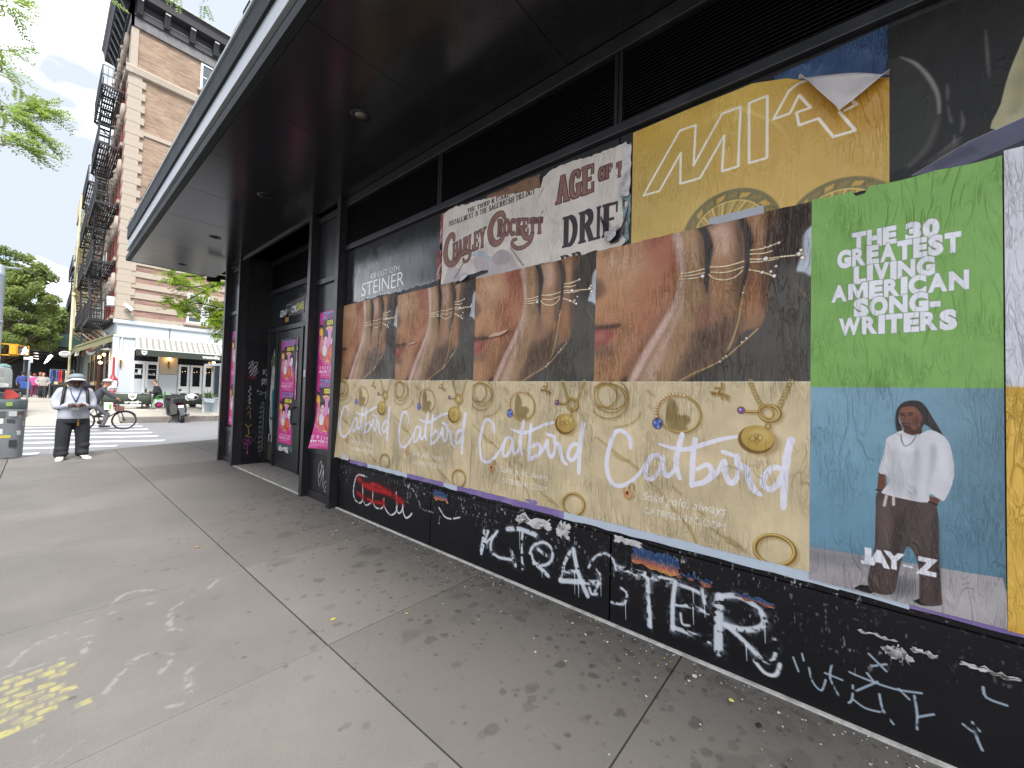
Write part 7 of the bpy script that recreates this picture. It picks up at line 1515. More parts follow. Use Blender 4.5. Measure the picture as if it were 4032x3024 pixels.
BS = [(-.80,-.66,1.10,1.02,'5d8c93','teal sticker on the dark rim of the litter bin'), (-.62,-.52,1.11,1.00,'c9c39a','cream sticker on the dark rim of the litter bin'), (-.42,-.34,1.10,1.02,'7e9a4c','green sticker on the dark rim of the litter bin'), (-.83,-.62,.92,.83,'b9bbb4','wide pale sticker high on the body of the litter bin'), (-.58,-.42,.93,.80,'4f5351','dark sticker high on the body of the litter bin'),
      (-.38,-.28,.92,.82,'a7aaab','small grey sticker at the top right of the litter bin'), (-.84,-.44,.78,.68,'cfd0cb','widest white sticker across the litter bin'), (-.40,-.30,.77,.70,'3c3f42','black sticker beside the widest white one on the litter bin'), (-.78,-.60,.60,.44,'d6d6d2','large square white sticker on the litter bin'), (-.54,-.44,.58,.48,'bfc2c0','pale square sticker in the middle of the litter bin'),
      (-.50,-.34,.455,.40,'b5a64a','yellow sticker on the litter bin'), (-.76,-.56,.42,.36,'8d5145','reddish brown sticker on the litter bin'), (-.68,-.48,.32,.25,'cfd1d0','white strip sticker low on the litter bin'), (-.36,-.26,.36,.22,'2b2c2e','round black sticker low on the right of the litter bin'), (-.62,-.49,.17,.09,'d3d4d2','lowest white sticker on the litter bin')]
for a, b, z1, z0, c, lb in BS:
    z_ = (z0+z1)/2; r = .9*(np.interp(z_, [0,.9,.96,1.12], [.337,.362,.372,.378])); y = 12.78-r-.004; m = MB(); m.bev(a, b, y-.003, y+.006, z0, z1, .001)
    tag(m.build('sticker', pm('sticker_'+c, h(c), rough=.5, var=.35, vscale=40), None, org=((a+b)/2, y, z0)), lb, 'sticker', 'stickers on the litter bin')
# vendor cart with a clear domed jar at the far corner
ct = thing('vendor_cart', 'vendor cart with a clear domed display jar at the far corner behind the litter bin', 'cart', (-1.0, 24.6, .1)); M_clear = pm('clear_plastic', h('dfe8e6'), rough=.12, spec=.7, alpha=.42, var=.2, vscale=9)
m = MB(); m.lathe((-.97,24.4,1.25), [(.26,0),(.26,.55),(.24,.70),(.17,.83),(.05,.90),(0,.91)], 24); m.build('jar', M_clear, ct)
m = MB(); m.lathe((-.93,24.4,2.04), [(.19,0),(.15,.08),(.05,.125),(0,.13)], 20); m.build('jar_cap', pm('teal_cap', h('8fb7b3'), rough=.4), ct)
m = MB()
for k in range(14): m.bev(-1.18+.4*R.random(), -1.08+.4*R.random()*.5, 24.3, 24.4, 1.28+.05*k, 1.34+.05*k, .01, k % 3)
m.build('packets', [M_prt, pm('tan_packet', h('b9a27a')), pm('orange_packet', h('c47a4a'))], ct)
m = MB(); m.add([(-1.4,24.12,1.55),(-.78,24.12,1.42),(-.78,24.14,1.30),(-1.4,24.14,1.28)], [(0,1,2,3)]); o = m.build('paper_cover', M_prt, ct); md = o.modifiers.new('t', 'SOLIDIFY'); md.thickness = .02
m = MB(); m.bev(-1.5, -.72, 24.15, 24.7, 1.10, 1.26, .02); m.bev(-.8, -.42, 24.3, 24.7, 1.05, 1.18, .01); m.build('tray', M_blk, ct); m = MB(); m.bev(-1.5, -.50, 24.2, 24.7, .45, 1.05, .02); m.tube([(-.5,24.3,.1),(-.5,24.3,1.1)], .03, 6); m.build('cabinet', pm('cart_metal', h('6c6f72'), rough=.4, metal=.5, var=.3), ct)
m = MB()
for x_ in (-1.35, -.65): m.lathe((x_,24.15,.3), [(.02,-.03),(.2,-.03),(.22,0),(.2,.03),(.02,.03)], 18, axis='Y')
m.build('wheel', M_blk, ct)
rc = thing('red_bag', 'red cloth bag hanging on the vendor cart', 'bag', (-.7, 24.1, .95)); m = MB(); P = smooth([(-.84,1.18),(-.66,1.16),(-.52,.98),(-.56,.90),(-.72,.84),(-.86,.90)], 4, True); m.prism([tuple(p) for p in P], 'Y', 24.02, 24.12); m.build('cloth', pm('red_cloth', h('a23a36'), rough=.8, var=.2, vscale=6), rc)
# ------------------------------------------------------------------ scooter parked at the far kerb
sc0 = thing('motor_scooter', 'black motor scooter parked rear on at the far kerb, leaning on its stand', 'scooter', (4.05, 22.7, -.12), rz=0)
tilt = Matrix.Translation((4.05,22.7,-.12)) @ Matrix.Rotation(math.radians(-7), 4, 'Y') @ Matrix.Rotation(math.radians(6), 4, 'Z') @ Matrix.Translation((-4.05,-22.7,.12))
def tb(m, name, mat, par):
    m.v = [tuple(tilt @ Vector(p)) for p in m.v]; return m.build(name, mat, par)
M_scb = pm('scooter_plastic', h('26272a'), rough=.35, spec=.5, var=.2, vscale=6); M_tyre = pm('tyre_rubber', h('1a1a1b'), rough=.85, var=.2); M_sgr = pm('scooter_grey', h('6e7276'), rough=.4, metal=.3)
def torus(m, c, Rr, r, axis='X', seg=36, sub=10, mi=0):
    P = []
    for i in range(seg):
        a = 2*math.pi*i/seg
        for k in range(sub):
            b = 2*math.pi*k/sub; q = (Rr+r*math.cos(b)); x, y, z = r*math.sin(b), q*math.cos(a), q*math.sin(a); P.append(Vector(c)+Vector({'X': (x, y, z), 'Y': (y, x, z)}[axis]))
    return m.add(P, [(i*sub+k, i*sub+(k+1) % sub, ((i+1) % seg)*sub+(k+1) % sub, ((i+1) % seg)*sub+k) for i in range(seg) for k in range(sub)], mi, True)
X0, Y0_, Z0 = 4.05, 22.7, -.12
for y, nm in ((22.45, 'rear'), (23.7, 'front')):
    m = MB(); torus(m, (X0, y, Z0+.24), .18, .062); w_ = tb(m, 'wheel', M_tyre, sc0); m = MB(); m.lathe((X0, y, Z0+.24), [(.03,-.05),(.12,-.045),(.13,0),(.12,.045),(.03,.05)], 18, axis='X'); tb(m, 'rim', M_sgr, w_)
m = MB(); m.prism([(22.35,.30),(22.25,.52),(22.3,.72),(22.7,.78),(23.15,.72),(23.2,.4),(23.0,.22),(22.7,.28)], 'X', X0-.17, X0+.17); m.prism([(23.15,.2),(23.5,.16),(23.55,.30),(23.2,.34)], 'X', X0-.17, X0+.17); m.prism([(23.45,.2),(23.6,.3),(23.75,.95),(23.62,1.0),(23.5,.5)], 'X', X0-.20, X0+.20); tb(m, 'body', M_scb, sc0)
m = MB(); P = smooth([(-.21,.0),(-.19,.16),(.19,.16),(.21,.0)], 3); m.bev(X0-.16, X0+.16, 22.28, 23.2, Z0+.88, Z0+.98, .04); tb(m, 'seat', M_blk, sc0)
m = MB(); m.bev(X0-.30, X0+.14, 22.15, 22.5, Z0+.90, Z0+1.12, .05); tb(m, 'top_box', M_scb, sc0)
m = MB(); m.tube([(X0-.36,23.55,1.02),(X0-.15,23.62,1.08),(X0+.15,23.62,1.08),(X0+.36,23.55,1.02)], .02, 8); m.prism([(23.5,.95),(23.75,.9),(23.78,1.1),(23.55,1.12)], 'X', X0-.13, X0+.13); hb_ = tb(m, 'handlebar', M_blk, sc0)
for s_ in (-1, 1): m = MB(); m.tube([(X0+.25*s_,23.6,1.06),(X0+.36*s_,23.58,1.25)], .01, 6); m.ball((X0+.38*s_,23.58,1.30), .06, 10, 6, sc=(1.2,.3,.8)); tb(m, 'mirror', M_blk, hb_)
m = MB(); m.bev(X0-.14, X0+.06, 22.21, 22.225, Z0+.68, Z0+.79, .004); tb(m, 'number_plate', M_prt, sc0); m = MB(); m.bev(X0-.12, X0+.10, 22.22, 22.28, Z0+.82, Z0+.86, .01); tb(m, 'tail_light', pm('tail_red', h('6d2024'), rough=.3), sc0)
m = MB(); m.prism([(X0-.13,Z0+.66),(X0+.10,Z0+.66),(X0+.06,Z0+.34),(X0-.09,Z0+.34)], 'Y', 22.2, 22.24); m.prism([(X0-.02,Z0+.44),(X0+.04,Z0+.40),(X0-.05,Z0+.39)], 'Y', 22.19, 22.2, 0); tb(m, 'mudguard', M_sgr, sc0)
m = MB(); m.tube([(X0+.2,22.9,Z0+.28),(X0+.22,22.5,Z0+.32),(X0+.22,22.3,Z0+.36)], [.05,.07,.06], 10); tb(m, 'exhaust', M_sgr, sc0)
m = MB(); m.tube([(X0-.15,22.75,Z0+.3),(X0-.42,22.7,-.115)], .018, 6); tb(m, 'stand', M_blk, sc0)
hm = thing('crash_helmet', 'white open faced helmet resting on the scooter', 'helmet', (4.45, 22.6, .95)); m = MB(); v0 = len(m.v); m.ball((4.40,22.5,1.03), .155, 18, 12, sc=(1.15,1.1,1)); m.build('shell', M_prt, hm); m = MB(); m.ball((4.50,22.40,1.02), .095, 14, 8, sc=(1,1,.95)); m.build('opening', M_blk, hm); m = MB(); torus(m, (4.49,22.38,1.02), .095, .014, 'Y', 20, 6); m.build('trim', M_prt, hm)
# green cafe chair, small table, bag
gc = thing('green_chair', 'bright green metal cafe chair with its back to the scooter', 'chair', (3.75, 25.7, .42)); M_grn = pm('green_enamel', h('46a834'), rough=.35, var=.06)
m = MB(); m.bev(3.56, 3.95, 25.5, 25.9, .84, .875, .012); m.build('seat', M_grn, gc)
for (a, b) in ((3.56,25.5),(3.95,25.5),(3.56,25.9),(3.95,25.9)):
    m = MB(); c_ = (3.755, 25.7); m.obox((a,b,.85), (a+(a-c_[0])*.3, b+(b-c_[1])*.25, .42), .05, .035); m.build('leg', M_grn, gc)
m = MB(); m.tube([(3.93,25.52,.86),(3.97,25.52,1.10),(3.95,25.6,1.20),(3.95,25.8,1.20),(3.97,25.88,1.10),(3.93,25.88,.86)], .016, 8); m.tube([(3.6,25.51,.86),(3.66,25.51,1.0),(3.96,25.51,1.08)], .014, 8); m.tube([(3.6,25.89,.86),(3.66,25.89,1.0),(3.96,25.89,1.08)], .014, 8); m.build('back_frame', M_grn, gc)
m = MB(); m.bev(3.955, 3.97, 25.62, 25.78, .87, 1.19, .004); m.build('splat', M_grn, gc)
bgm = thing('magenta_bag', 'round magenta bag on the pavement under the green chair', 'bag', (3.78, 25.75, .42)); m = MB(); m.ball((3.76,25.75,.555), .17, 16, 10, sc=(1,.8,.8)); m.build('body', pm('magenta_cloth', h('9d2763'), rough=.7, var=.15), bgm)
bg2 = thing('pink_bundle', 'bright pink bundle lying between the green chair and the scooter', 'bag', (4.1, 25.6, .42)); m = MB(); m.ball((4.10,25.6,.50), .12, 14, 8, sc=(1.2,.8,.65)); m.ball((4.2,25.55,.55), .05, 10, 6, 1); m.build('body', [pm('pink_cloth', h('cf2f78'), rough=.7), M_prt], bg2)
tt = thing('cafe_table', 'small cafe table in front of the seated man behind the terrace banner', 'table', (3.2, 25.75, .42)); m = MB(); m.lathe((3.15,25.75,1.12), [(.32,0),(.33,.012),(.32,.025)], 24); m.build('top', M_galv, tt); m = MB(); m.tube([(3.15,25.75,.44),(3.15,25.75,1.12)], .03, 8); m.lathe((3.15,25.75,.42), [(.22,0),(.2,.02),(.03,.04)], 18); m.build('base', M_blk, tt)
bt = thing('dark_bottle', 'dark bottle standing on the small cafe table', 'bottle', (3.24, 25.62, 1.145)); m = MB(); m.lathe((3.24,25.62,1.146), [(.036,0),(.038,.01),(.038,.14),(.015,.20),(.014,.27),(.016,.28)], 14); m.build('glass', M_paneD, bt)
# ------------------------------------------------------------------ bicycle on the crossing
def bike(ox, oy, oz):
    b = thing('bicycle', 'dark city bicycle crossing the street towards the right behind the man in the hat', 'bicycle', (ox, oy, oz)); M_fr = pm('bike_frame', h('3c3a52'), rough=.35, metal=.3); Wr = .315
    fx, rx = ox+1.0, ox-.05
    for x in (rx, fx):
        m = MB(); torus(m, (x, oy, oz+Wr+.02), Wr, .021, 'Y', 44, 8); w = m.build('wheel', M_tyre, b); m = MB(); torus(m, (x, oy, oz+Wr+.02), Wr-.026, .009, 'Y', 40, 6); m.build('rim', M_sgr, w); m = MB()
        for k in range(20): a = k*2*math.pi/20; m.tube([(x, oy+.025*(-1)**k, oz+Wr+.02), (x+(Wr-.03)*math.cos(a), oy, oz+Wr+.02+(Wr-.03)*math.sin(a))], .0018, 4)
        m.build('spokes', M_sgr, w); m = MB(); m.lathe((x, oy-.05, oz+Wr+.02), [(.025,0),(.025,.1)], 10, axis='Y'); m.build('hub', M_blk, w)
    zc = oz+Wr+.02; bb = (ox+.40, oy, oz+.29); st_ = (ox+.23, oy, oz+.86); ht = (fx-.16, oy, oz+.88); hd = (fx-.11, oy, oz+.70)
    m = MB(); m.tube([bb, st_], .017, 8); m.tube([bb, hd], .019, 8); m.tube([(st_[0]+.03,oy,oz+.74), ht], .017, 8); m.tube([(rx,oy-.05,zc), bb], .012, 6); m.tube([(rx,oy-.05,zc), (st_[0]+.03,oy,oz+.72)], .010, 6); m.tube([ht, hd], .022, 8); m.build('frame', M_fr, b)
    m = MB()
    for s_ in (-.05, .05): m.tube([(hd[0]+.01,oy+s_,hd[2]-.02), (fx-.04,oy+s_,oz+.5), (fx,oy+s_,zc)], .014, 8)
    m.build('fork', M_fr, b); m = MB(); m.tube([ht, (ht[0]-.03,oy,ht[2]+.14)], .014, 8); m.tube([(ht[0]-.10,oy-.28,ht[2]+.15),(ht[0]-.02,oy-.15,ht[2]+.16),(ht[0]-.02,oy+.15,ht[2]+.16),(ht[0]-.10,oy+.28,ht[2]+.15)], .012, 8); m.build('handlebar', M_blk, b)
    m = MB(); m.ball((st_[0]-.04,oy,st_[2]+.08), .12, 14, 8, sc=(1.1,.6,.35)); m.tube([st_, (st_[0]-.02,oy,st_[2]+.07)], .013, 8); m.build('saddle', M_blk, b)
    m = MB(); m.lathe((bb[0],oy-.075,bb[2]), [(.02,0),(.085,0),(.085,.006),(.02,.006)], 20, axis='Y'); m.tube([(bb[0],oy-.09,bb[2]),(bb[0]+.05,oy-.09,bb[2]-.16)], .010, 6); m.tube([(bb[0],oy+.09,bb[2]),(bb[0]-.05,oy+.09,bb[2]+.16)], .010, 6); m.bev(bb[0]+.0, bb[0]+.10, oy-.19, oy-.10, bb[2]-.18, bb[2]-.155, .005); m.bev(bb[0]-.10, bb[0]-.0, oy+.10, oy+.19, bb[2]+.15, bb[2]+.175, .005); m.build('crank', M_blk, b)
    m = MB(); m.bev(fx-.25, fx-.02, oy-.14, oy+.14, oz+.66, oz+.84, .03); m.build('front_bag', pm('brown_bag', h('6f4a40'), rough=.7, var=.3), b)
    m = MB(); P = [(fx+.345*math.cos(a), oy, zc+.345*math.sin(a)) for a in np.linspace(.5, 2.5, 14)]; m.tube(P, .018, 6); m.build('mudguard', M_fr, b)
    return b
bike(.98, 19.9, -.115)
bx = thing('delivery_box', 'white and green delivery box strapped low on the bicycle by the rider', 'box', (1.45, 19.85, .62)); m = MB(); m.bev(1.44, 1.66, 19.68, 19.86, .60, .86, .02); m.build('box', M_prt, bx); m = MB(); m.bev(1.425, 1.438, 19.68, 19.86, .66, .88, .004); m.box(1.56, 1.62, 19.672, 19.679, .64, .80); m.build('panel', [pm('leaf_green', h('5d9a3c'), rough=.6)], bx)
# ------------------------------------------------------------------ market stalls and the dark shed down the pavement
M_tealp = pm('teal_hoarding', h('4a6462'), rough=.7, var=.2, vscale=1); M_shed = pm('shed_steel', h('3a3c3f'), rough=.7, var=.3, vscale=2)
sh = thing('sidewalk_shed', 'dark scaffold shed with a teal parapet over the pavement far down the avenue', 'scaffold', (0, 52, .5))
MB().bev(-3.6, 2.25, 50, 80, 4.25, 4.5, .03).build('deck', M_shed, sh); MB().bev(-3.6, 2.2, 79.2, 79.4, .5, 4.25, .02).build('shade_backdrop', M_shed, sh); MB().bev(-3.6, 2.3, 49.9, 50.05, 4.5, 5.6, .01).build('parapet', M_tealp, sh); MB().bev(-3.65, -3.5, 50.06, 80, 4.5, 5.6, .01).build('parapet', M_tealp, sh)  # far end closed by an added dark sheet for the shade under the deck
for y in (50.5, 56, 62, 68, 74):
    for x in (-3.3, -.9, 2.0):
        MB().tube([(x,y,gz(y)-.05),(x,y,4.26)], .07, 8).build('post', M_galv if x < 0 else M_shed, sh)
    MB().obox((-3.3,y,3.95), (2.0,y,3.95), .09, .12).build('cross_beam', M_shed, sh)
for y in (53, 59, 66): m = MB(); m.obox((-.6,y,4.05), (-.3,y+1.4,4.05), .07, .05); m.build('strip_light', pm('strip_glow_%d' % y, h('ffffff'), emit=h('fff3e2'), estr=1.6), sh)
m = MB(); m.prism([(.06,2.6),(.20,2.72),(.40,3.10),(.30,3.16),(.2,3.05)], 'Y', 36.0, 36.03); nn_ = thing('lit_sign', 'tilted white illuminated sign above the market stalls', 'sign', (.25, 36.0, 2.9)); m.build('panel', pm('sign_glow', h('fff6ee'), emit=h('fff2e6'), estr=2.5, var=.5, vscale=30), nn_)
m = MB(); m.tube([(.2,36.02,4.2),(.25,36.02,3.1)], .01, 5); m.build('hanger', M_blk, nn_)
BOXC = ['b58f62', 'c9b489', '8a5f3f', 'a33a3a', '2e4f8f', 'd8d6cf', '3c3a38', '6f8a9a']
def stall(x0, x1, Y, lab, seed):
    z = gz(Y); s_ = thing('market_table', lab+{3: ' with cartons left of the bucket hat', 5: ' against the avenue shopfronts', 8: ' beyond the woman in grey'}[seed], 'table', ((x0+x1)/2, Y, z), 'market tables on the far pavement'); m = MB(); m.bev(x0, x1, Y-.35, Y+.35, z+.86, z+.92, .01); m.build('top', M_wood, s_)
    for a in (x0+.06, x1-.06):
        for b in (Y-.3, Y+.3): MB().box(a-.03, a+.03, b-.03, b+.03, z-.02, z+.858).build('leg', M_blk, s_)
    m = MB(); m.add([(x0,Y-.36,z+.90),(x1,Y-.36,z+.90),(x1,Y-.36,z+.12),(x0,Y-.36,z+.12)], [(0,1,2,3)]); o = m.build('skirt_cloth', M_blk, s_); md = o.modifiers.new('t', 'SOLIDIFY'); md.thickness = .01
    g_ = np.random.default_rng(seed); x = x0+.03; k = 0
    while x < x1-.15:
        w = g_.uniform(.14, .34); hh_ = g_.uniform(.10, .34); c = BOXC[int(g_.integers(0, 8))]; b = MB(); b.bev(x, min(x+w, x1), Y-.28, Y+.1, z+.922, z+.922+hh_, .01)
        LB = dict(zip(BOXC, ('tan', 'cream', 'brown', 'red', 'blue', 'white', 'black', 'grey blue')))[c]
        tag(b.build('goods_box', pm('goods_'+c, h(c), rough=.7, var=.2, vscale=9), None, org=(x, Y, z+.922)), '%s goods box, %s from the left on the %s' % (LB, ('first','second','third','fourth','fifth','sixth','seventh','eighth','ninth','tenth')[k], lab.split(' with')[0]), 'box', 'goods boxes on the market tables'); x += w+.02; k += 1
stall(.46, 1.30, 35.6, 'dark market table', 3); stall(1.42, 2.2, 36.2, 'wooden market table', 5); stall(.50, 1.9, 41.5, 'farther market table', 8)
cr_ = thing('clothes_rail', 'clothes rail with blue, red and black garments behind the market tables', 'clothes rail', (.75, 38.5, .5)); z = gz(38.5)
m = MB(); m.tube([(.35,38.5,z),(.35,38.5,z+1.85),(1.35,38.5,z+1.85),(1.35,38.5,z)], .02, 6); m.build('frame', M_galv, cr_)
for k in range(9):
    c = ('2f4f9a','2a2c33','3a63b0','a8323c','c23a44','232325','b8b5b0','27303f','5c2f38')[k]; x = .40+k*.10; m = MB(); v = []
    for zz_, w in ((z+1.80,.02),(z+1.72,.16),(z+1.3,.14),(z+1.05,.17)): v += [(x-.02, 38.5-w, zz_), (x+.05, 38.5-w*.9, zz_), (x+.05, 38.5+w, zz_), (x-.02, 38.5+w, zz_)]
    m.add(v, [(4*j+a, 4*j+(a+1) % 4, 4*(j+1)+(a+1) % 4, 4*(j+1)+a) for j in range(3) for a in range(4)] + [(12,13,14,15)], 0); m.build('garment', pm('garment_'+c, h(c), rough=.85), cr_)
tk_ = thing('cart_with_tarp', 'blue covered trolley beside the person in the blue jacket', 'trolley', (-.63, 41.6, .5)); z = gz(41.6); m = MB(); m.bev(-.86, -.42, 41.4, 41.9, z+.55, z+1.0, .05); m.build('tarp', pm('blue_tarp', h('2f4d96'), rough=.5, var=.3, vscale=5), tk_); m = MB(); m.box(-.83, -.45, 41.42, 41.88, z+.12, z+.55); m.build('crate', M_blk, tk_); m = MB()
for x_ in (-.78, -.5): m.lathe((x_,41.4,z+.07), [(.02,-.02),(.07,-.02),(.07,.02),(.02,.02)], 12, axis='Y')
m.build('wheel', M_blk, tk_)
vn = thing('parked_van', 'white van parked along the kerb far down the avenue', 'van', (-3.2, 47, .0)); m = MB(); m.prism([(44.6,.35),(44.6,1.9),(44.9,2.35),(48.6,2.35),(49.4,1.5),(50.0,1.35),(50.0,.35)], 'X', -4.5, -2.75); m.build('body', M_win, vn); m = MB(); m.bev(-4.3, -2.95, 44.57, 44.6, 1.35, 2.0, .01); m.build('rear_window', M_paneD, vn)
for y in (45.4, 49.1): m = MB(); torus(m, (-2.85, y, .25), .25, .09); m.build('wheel', M_tyre, vn)
# ------------------------------------------------------------------ people
SKD, SKL, SKM = pm('deep_brown_skin', h('5a3d31'), rough=.5, var=.1, vscale=20), pm('light_skin', h('c49a84'), rough=.5, var=.1, vscale=20), pm('tan_skin', h('a87860'), rough=.5, var=.1, vscale=20)
def blob(name, m, mat, par, vox=.012, sm=4):
    """overlapping limbs fused into one continuous surface"""
    me = m.mesh('tmp'); o = bpy.data.objects.new('tmp', me); COL.objects.link(o)
    r = o.modifiers.new('r', 'REMESH'); r.mode = 'VOXEL'; r.voxel_size = vox; r.use_smooth_shade = True
    s_ = o.modifiers.new('s', 'SMOOTH'); s_.factor = .5; s_.iterations = sm
    dg = bpy.context.evaluated_depsgraph_get(); dg.update(); me2 = bpy.data.meshes.new_from_object(o.evaluated_get(dg)); bpy.data.objects.remove(o)
    me2.name = name; me2.materials.clear(); me2.materials.append(mat); me2.polygons.foreach_set('use_smooth', [True]*len(me2.polygons))
    ob = bpy.data.objects.new(name, me2); COL.objects.link(ob); ob.parent = par; return ob
def limb(m, pts, rad, seg=12):
    P = smooth(pts, 5) if len(pts) > 2 else A_(pts); r = np.interp(np.linspace(0, 1, len(P)), np.linspace(0, 1, len(rad)), rad); m.tube([tuple(p) for p in P], r, seg); m.ball(tuple(P[0]), r[0], 10, 8); m.ball(tuple(P[-1]), r[-1], 10, 8)
def torso(m, sec, seg=18):
    """sections (x, y, z, half width, half depth)"""
    v = []; n = len(sec)
    for x, y, z, a, b in sec: v += [(x+a*math.copysign(abs(math.cos(t))**.8, math.cos(t)), y+b*math.copysign(abs(math.sin(t))**.8, math.sin(t)), z) for t in np.linspace(0, 2*math.pi, seg, endpoint=False)]
    m.add(v, [(j*seg+k, j*seg+(k+1) % seg, (j+1)*seg+(k+1) % seg, (j+1)*seg+k) for j in range(n-1) for k in range(seg)] + [tuple(range(seg-1, -1, -1)), tuple((n-1)*seg+k for k in range(seg))], 0, True)
def hand(m, w, d, up, s=1.0, curl=.5, side=1):
    """palm and five unequal, bent fingers; w wrist, d pointing direction, up back-of-hand normal"""
    w, d, up = Vector(w), Vector(d).normalized(), Vector(up).normalized(); sd = d.cross(up).normalized()*side; up = sd.cross(d)*side
    pc = w+d*.045*s; m.obox(tuple(w), tuple(w+d*.085*s), .075*s, .028*s, tuple(up)); m.ball(tuple(pc), .036*s, 10, 8)
    for i, (L, o_) in enumerate(((.066,.030),(.076,.011),(.071,-.009),(.055,-.028))):
        b = w+d*.08*s+sd*o_*s; p1 = b+d*L*.45*s-up*curl*.012*s; p2 = p1+d*L*.32*s-up*curl*.028*s; p3 = p2+d*L*.2*s-up*curl*.03*s; m.tube([tuple(b), tuple(p1), tuple(p2), tuple(p3)], [.0095*s,.009*s,.0082*s,.007*s], 7)
    b = w+d*.02*s+sd*.034*s; p1 = b+(d*.5+sd*.7-up*.3*curl).normalized()*.036*s; p2 = p1+(d*.8+sd*.1-up*.5*curl).normalized()*.032*s; m.tube([tuple(b), tuple(p1), tuple(p2)], [.0125*s,.0105*s,.008*s], 7)
def head(m, c, s=1.0, face=(0,-1,0), nod=0.0):
    """skull, jaw, nose, ears, brow; c centre of the head"""
    c = Vector(c); f = Vector(face).normalized(); r = Vector((0,0,1)).cross(f).normalized(); Mx = Matrix((r, f, Vector((0,0,1)))).transposed(); Rn = Mx @ Matrix.Rotation(-nod, 3, 'X')
    P = lambda x, y, z: tuple(c + Rn @ (Vector((x, y, z))*s))
    m.ball(P(0,-.01,.02), .092*s, 16, 12, sc=(.86 if abs(f.y) > .7 else 1.02, 1.02 if abs(f.y) > .7 else .86, 1.12)); m.ball(P(0,.025,-.055), .062*s, 12, 10, sc=(.95,1,1)); m.ball(P(0,.05,-.085), .026*s, 8, 6)
    m.tube([P(0,.085,.015), P(0,.108,-.022), P(0,.09,-.03)], [.008*s,.014*s,.010*s], 6); m.tube([P(-.02,.082,-.058), P(.02,.082,-.058)], .009*s, 6)
    for k in (-1, 1): m.tube([P(.078*k,-.005,.02), P(.084*k,-.012,-.0), P(.078*k,-.005,-.03)], .013*s, 6)
    return P
def eyes(P, par, s=1.0):
    for k in (-1, 1): MB().ball(P(.032*k,.076,.015), .011*s, 8, 6).build('eye', M_blk, par, local=True); MB().tube([P(.018*k,.084,.036), P(.048*k,.076,.038)], .005*s, 5).build('eyebrow', M_blk, par, local=True)
def shoe(m, ankle, d, s=1.0, mi=0):
    a = Vector(ankle); d = Vector(d).normalized(); sd = Vector((-d.y, d.x, 0)); v = []
    for t, w, hh_ in ((-.09,.030,.07),(-.04,.042,.085),(.04,.046,.062),(.12,.050,.045),(.17,.040,.035),(.20,.018,.022)):
        c = a+d*t*s; c.z = a.z
        v += [tuple(c-sd*w*s), tuple(c+sd*w*s), tuple(c+sd*w*.8*s+Vector((0,0,hh_*s))), tuple(c-sd*w*.8*s+Vector((0,0,hh_*s)))]
    m.add(v, [(4*j+k, 4*j+(k+1) % 4, 4*(j+1)+(k+1) % 4, 4*(j+1)+k) for j in range(5) for k in range(4)] + [(3,2,1,0), (20,21,22,23)], mi, True)

# --- man in the bucket hat, reading his phone (faces the camera, looking down)
mx_, my_ = .445, 11.68
pn = thing('person', 'heavyset man in a grey bucket hat and white jersey looking down at his phone', 'person', (mx_, my_, 0), None, .10)
Q = lambda x, y, z: (x, y, z)
b = MB(); torso(b, [(0,.03,.76,.17,.13),(0,.02,.90,.195,.16),(0,.0,1.05,.205,.165),(0,.01,1.22,.20,.14),(0,.03,1.36,.16,.10),(0,.02,1.42,.07,.07)])
limb(b, [(0,.02,1.38),(0,-.01,1.47)], [.062,.058]); PH = head(b, (0,-.055,1.525), 1.02, (0,-1,0), .55)
for k in (-1, 1):
    limb(b, [(.175*k,.03,1.33),(.235*k,.05,1.17),(.23*k,-.02,1.045)], [.068,.056,.048]); limb(b, [(.23*k,-.02,1.045),(.15*k,-.17,1.065),(.085*k,-.225,1.075)], [.05,.042,.032])
    hand(b, (.095*k,-.225,1.075), (-.75*k,-.55,.12), (.2*k,.1,1) if k > 0 else (-.2,.1,1), 1.02, .9, -k)
    limb(b, [(.095*k,.03,.80),(.115*k,.01,.45),(.12*k,.03,.08)], [.10,.075,.05]); limb(b, [(.12*k,.0,.06),(.13*k,-.12,.035)], [.04,.03])
body = blob('body', b, SKD, pn, .0075, 3); eyes(PH, pn)
M_shw = pm('white_jersey', h('aeb1bc'), rough=.8, var=.05, vscale=5, bump=.35, bscale=11); M_den = pm('black_denim', h('23252b'), rough=.85, var=.18, vscale=9, bump=.6, bscale=9); M_hat = pm('grey_canvas', h('868f96'), rough=.85, var=.1, vscale=8); M_hat2 = pm('grey_hat_brim', h('b4b9b9'), rough=.85, var=.08)
s_ = MB(); torso(s_, [(0,.02,.80,.215,.175),(0,.015,.84,.22,.18),(0,-.0,.98,.215,.185),(0,-.005,1.10,.212,.18),(0,.0,1.24,.208,.155),(0,.02,1.34,.19,.118),(0,.02,1.405,.12,.09),(0,.01,1.435,.085,.08)])
for k in (-1, 1): limb(s_, [(.175*k,.03,1.335),(.238*k,.05,1.17),(.235*k,-.01,1.04)], [.082,.076,.066]); limb(s_, [(.235*k,-.01,1.04),(.18*k,-.12,1.05),(.12*k,-.20,1.07)], [.066,.057,.045])
blob('shirt', s_, M_shw, pn, .0105, 3)
t_ = MB(); torso(t_, [(0,.02,.72,.195,.16),(0,.02,.80,.205,.17),(0,.02,.845,.20,.165)])
for k in (-1, 1): limb(t_, [(.105*k,.02,.76),(.13*k,.005,.50),(.135*k,.01,.28),(.135*k if k > 0 else -.15,.0,.12)], [.125,.108,.10,.098]); t_.ball((.135*k,-.04,.13), .088, 12, 8, sc=(1.05,1,.7)); t_.ball((.15*k,-.01,.24+.03*k), .095, 12, 8, sc=(1.0,1.08,.9))
blob('trousers', t_, M_den, pn, .0105, 2)
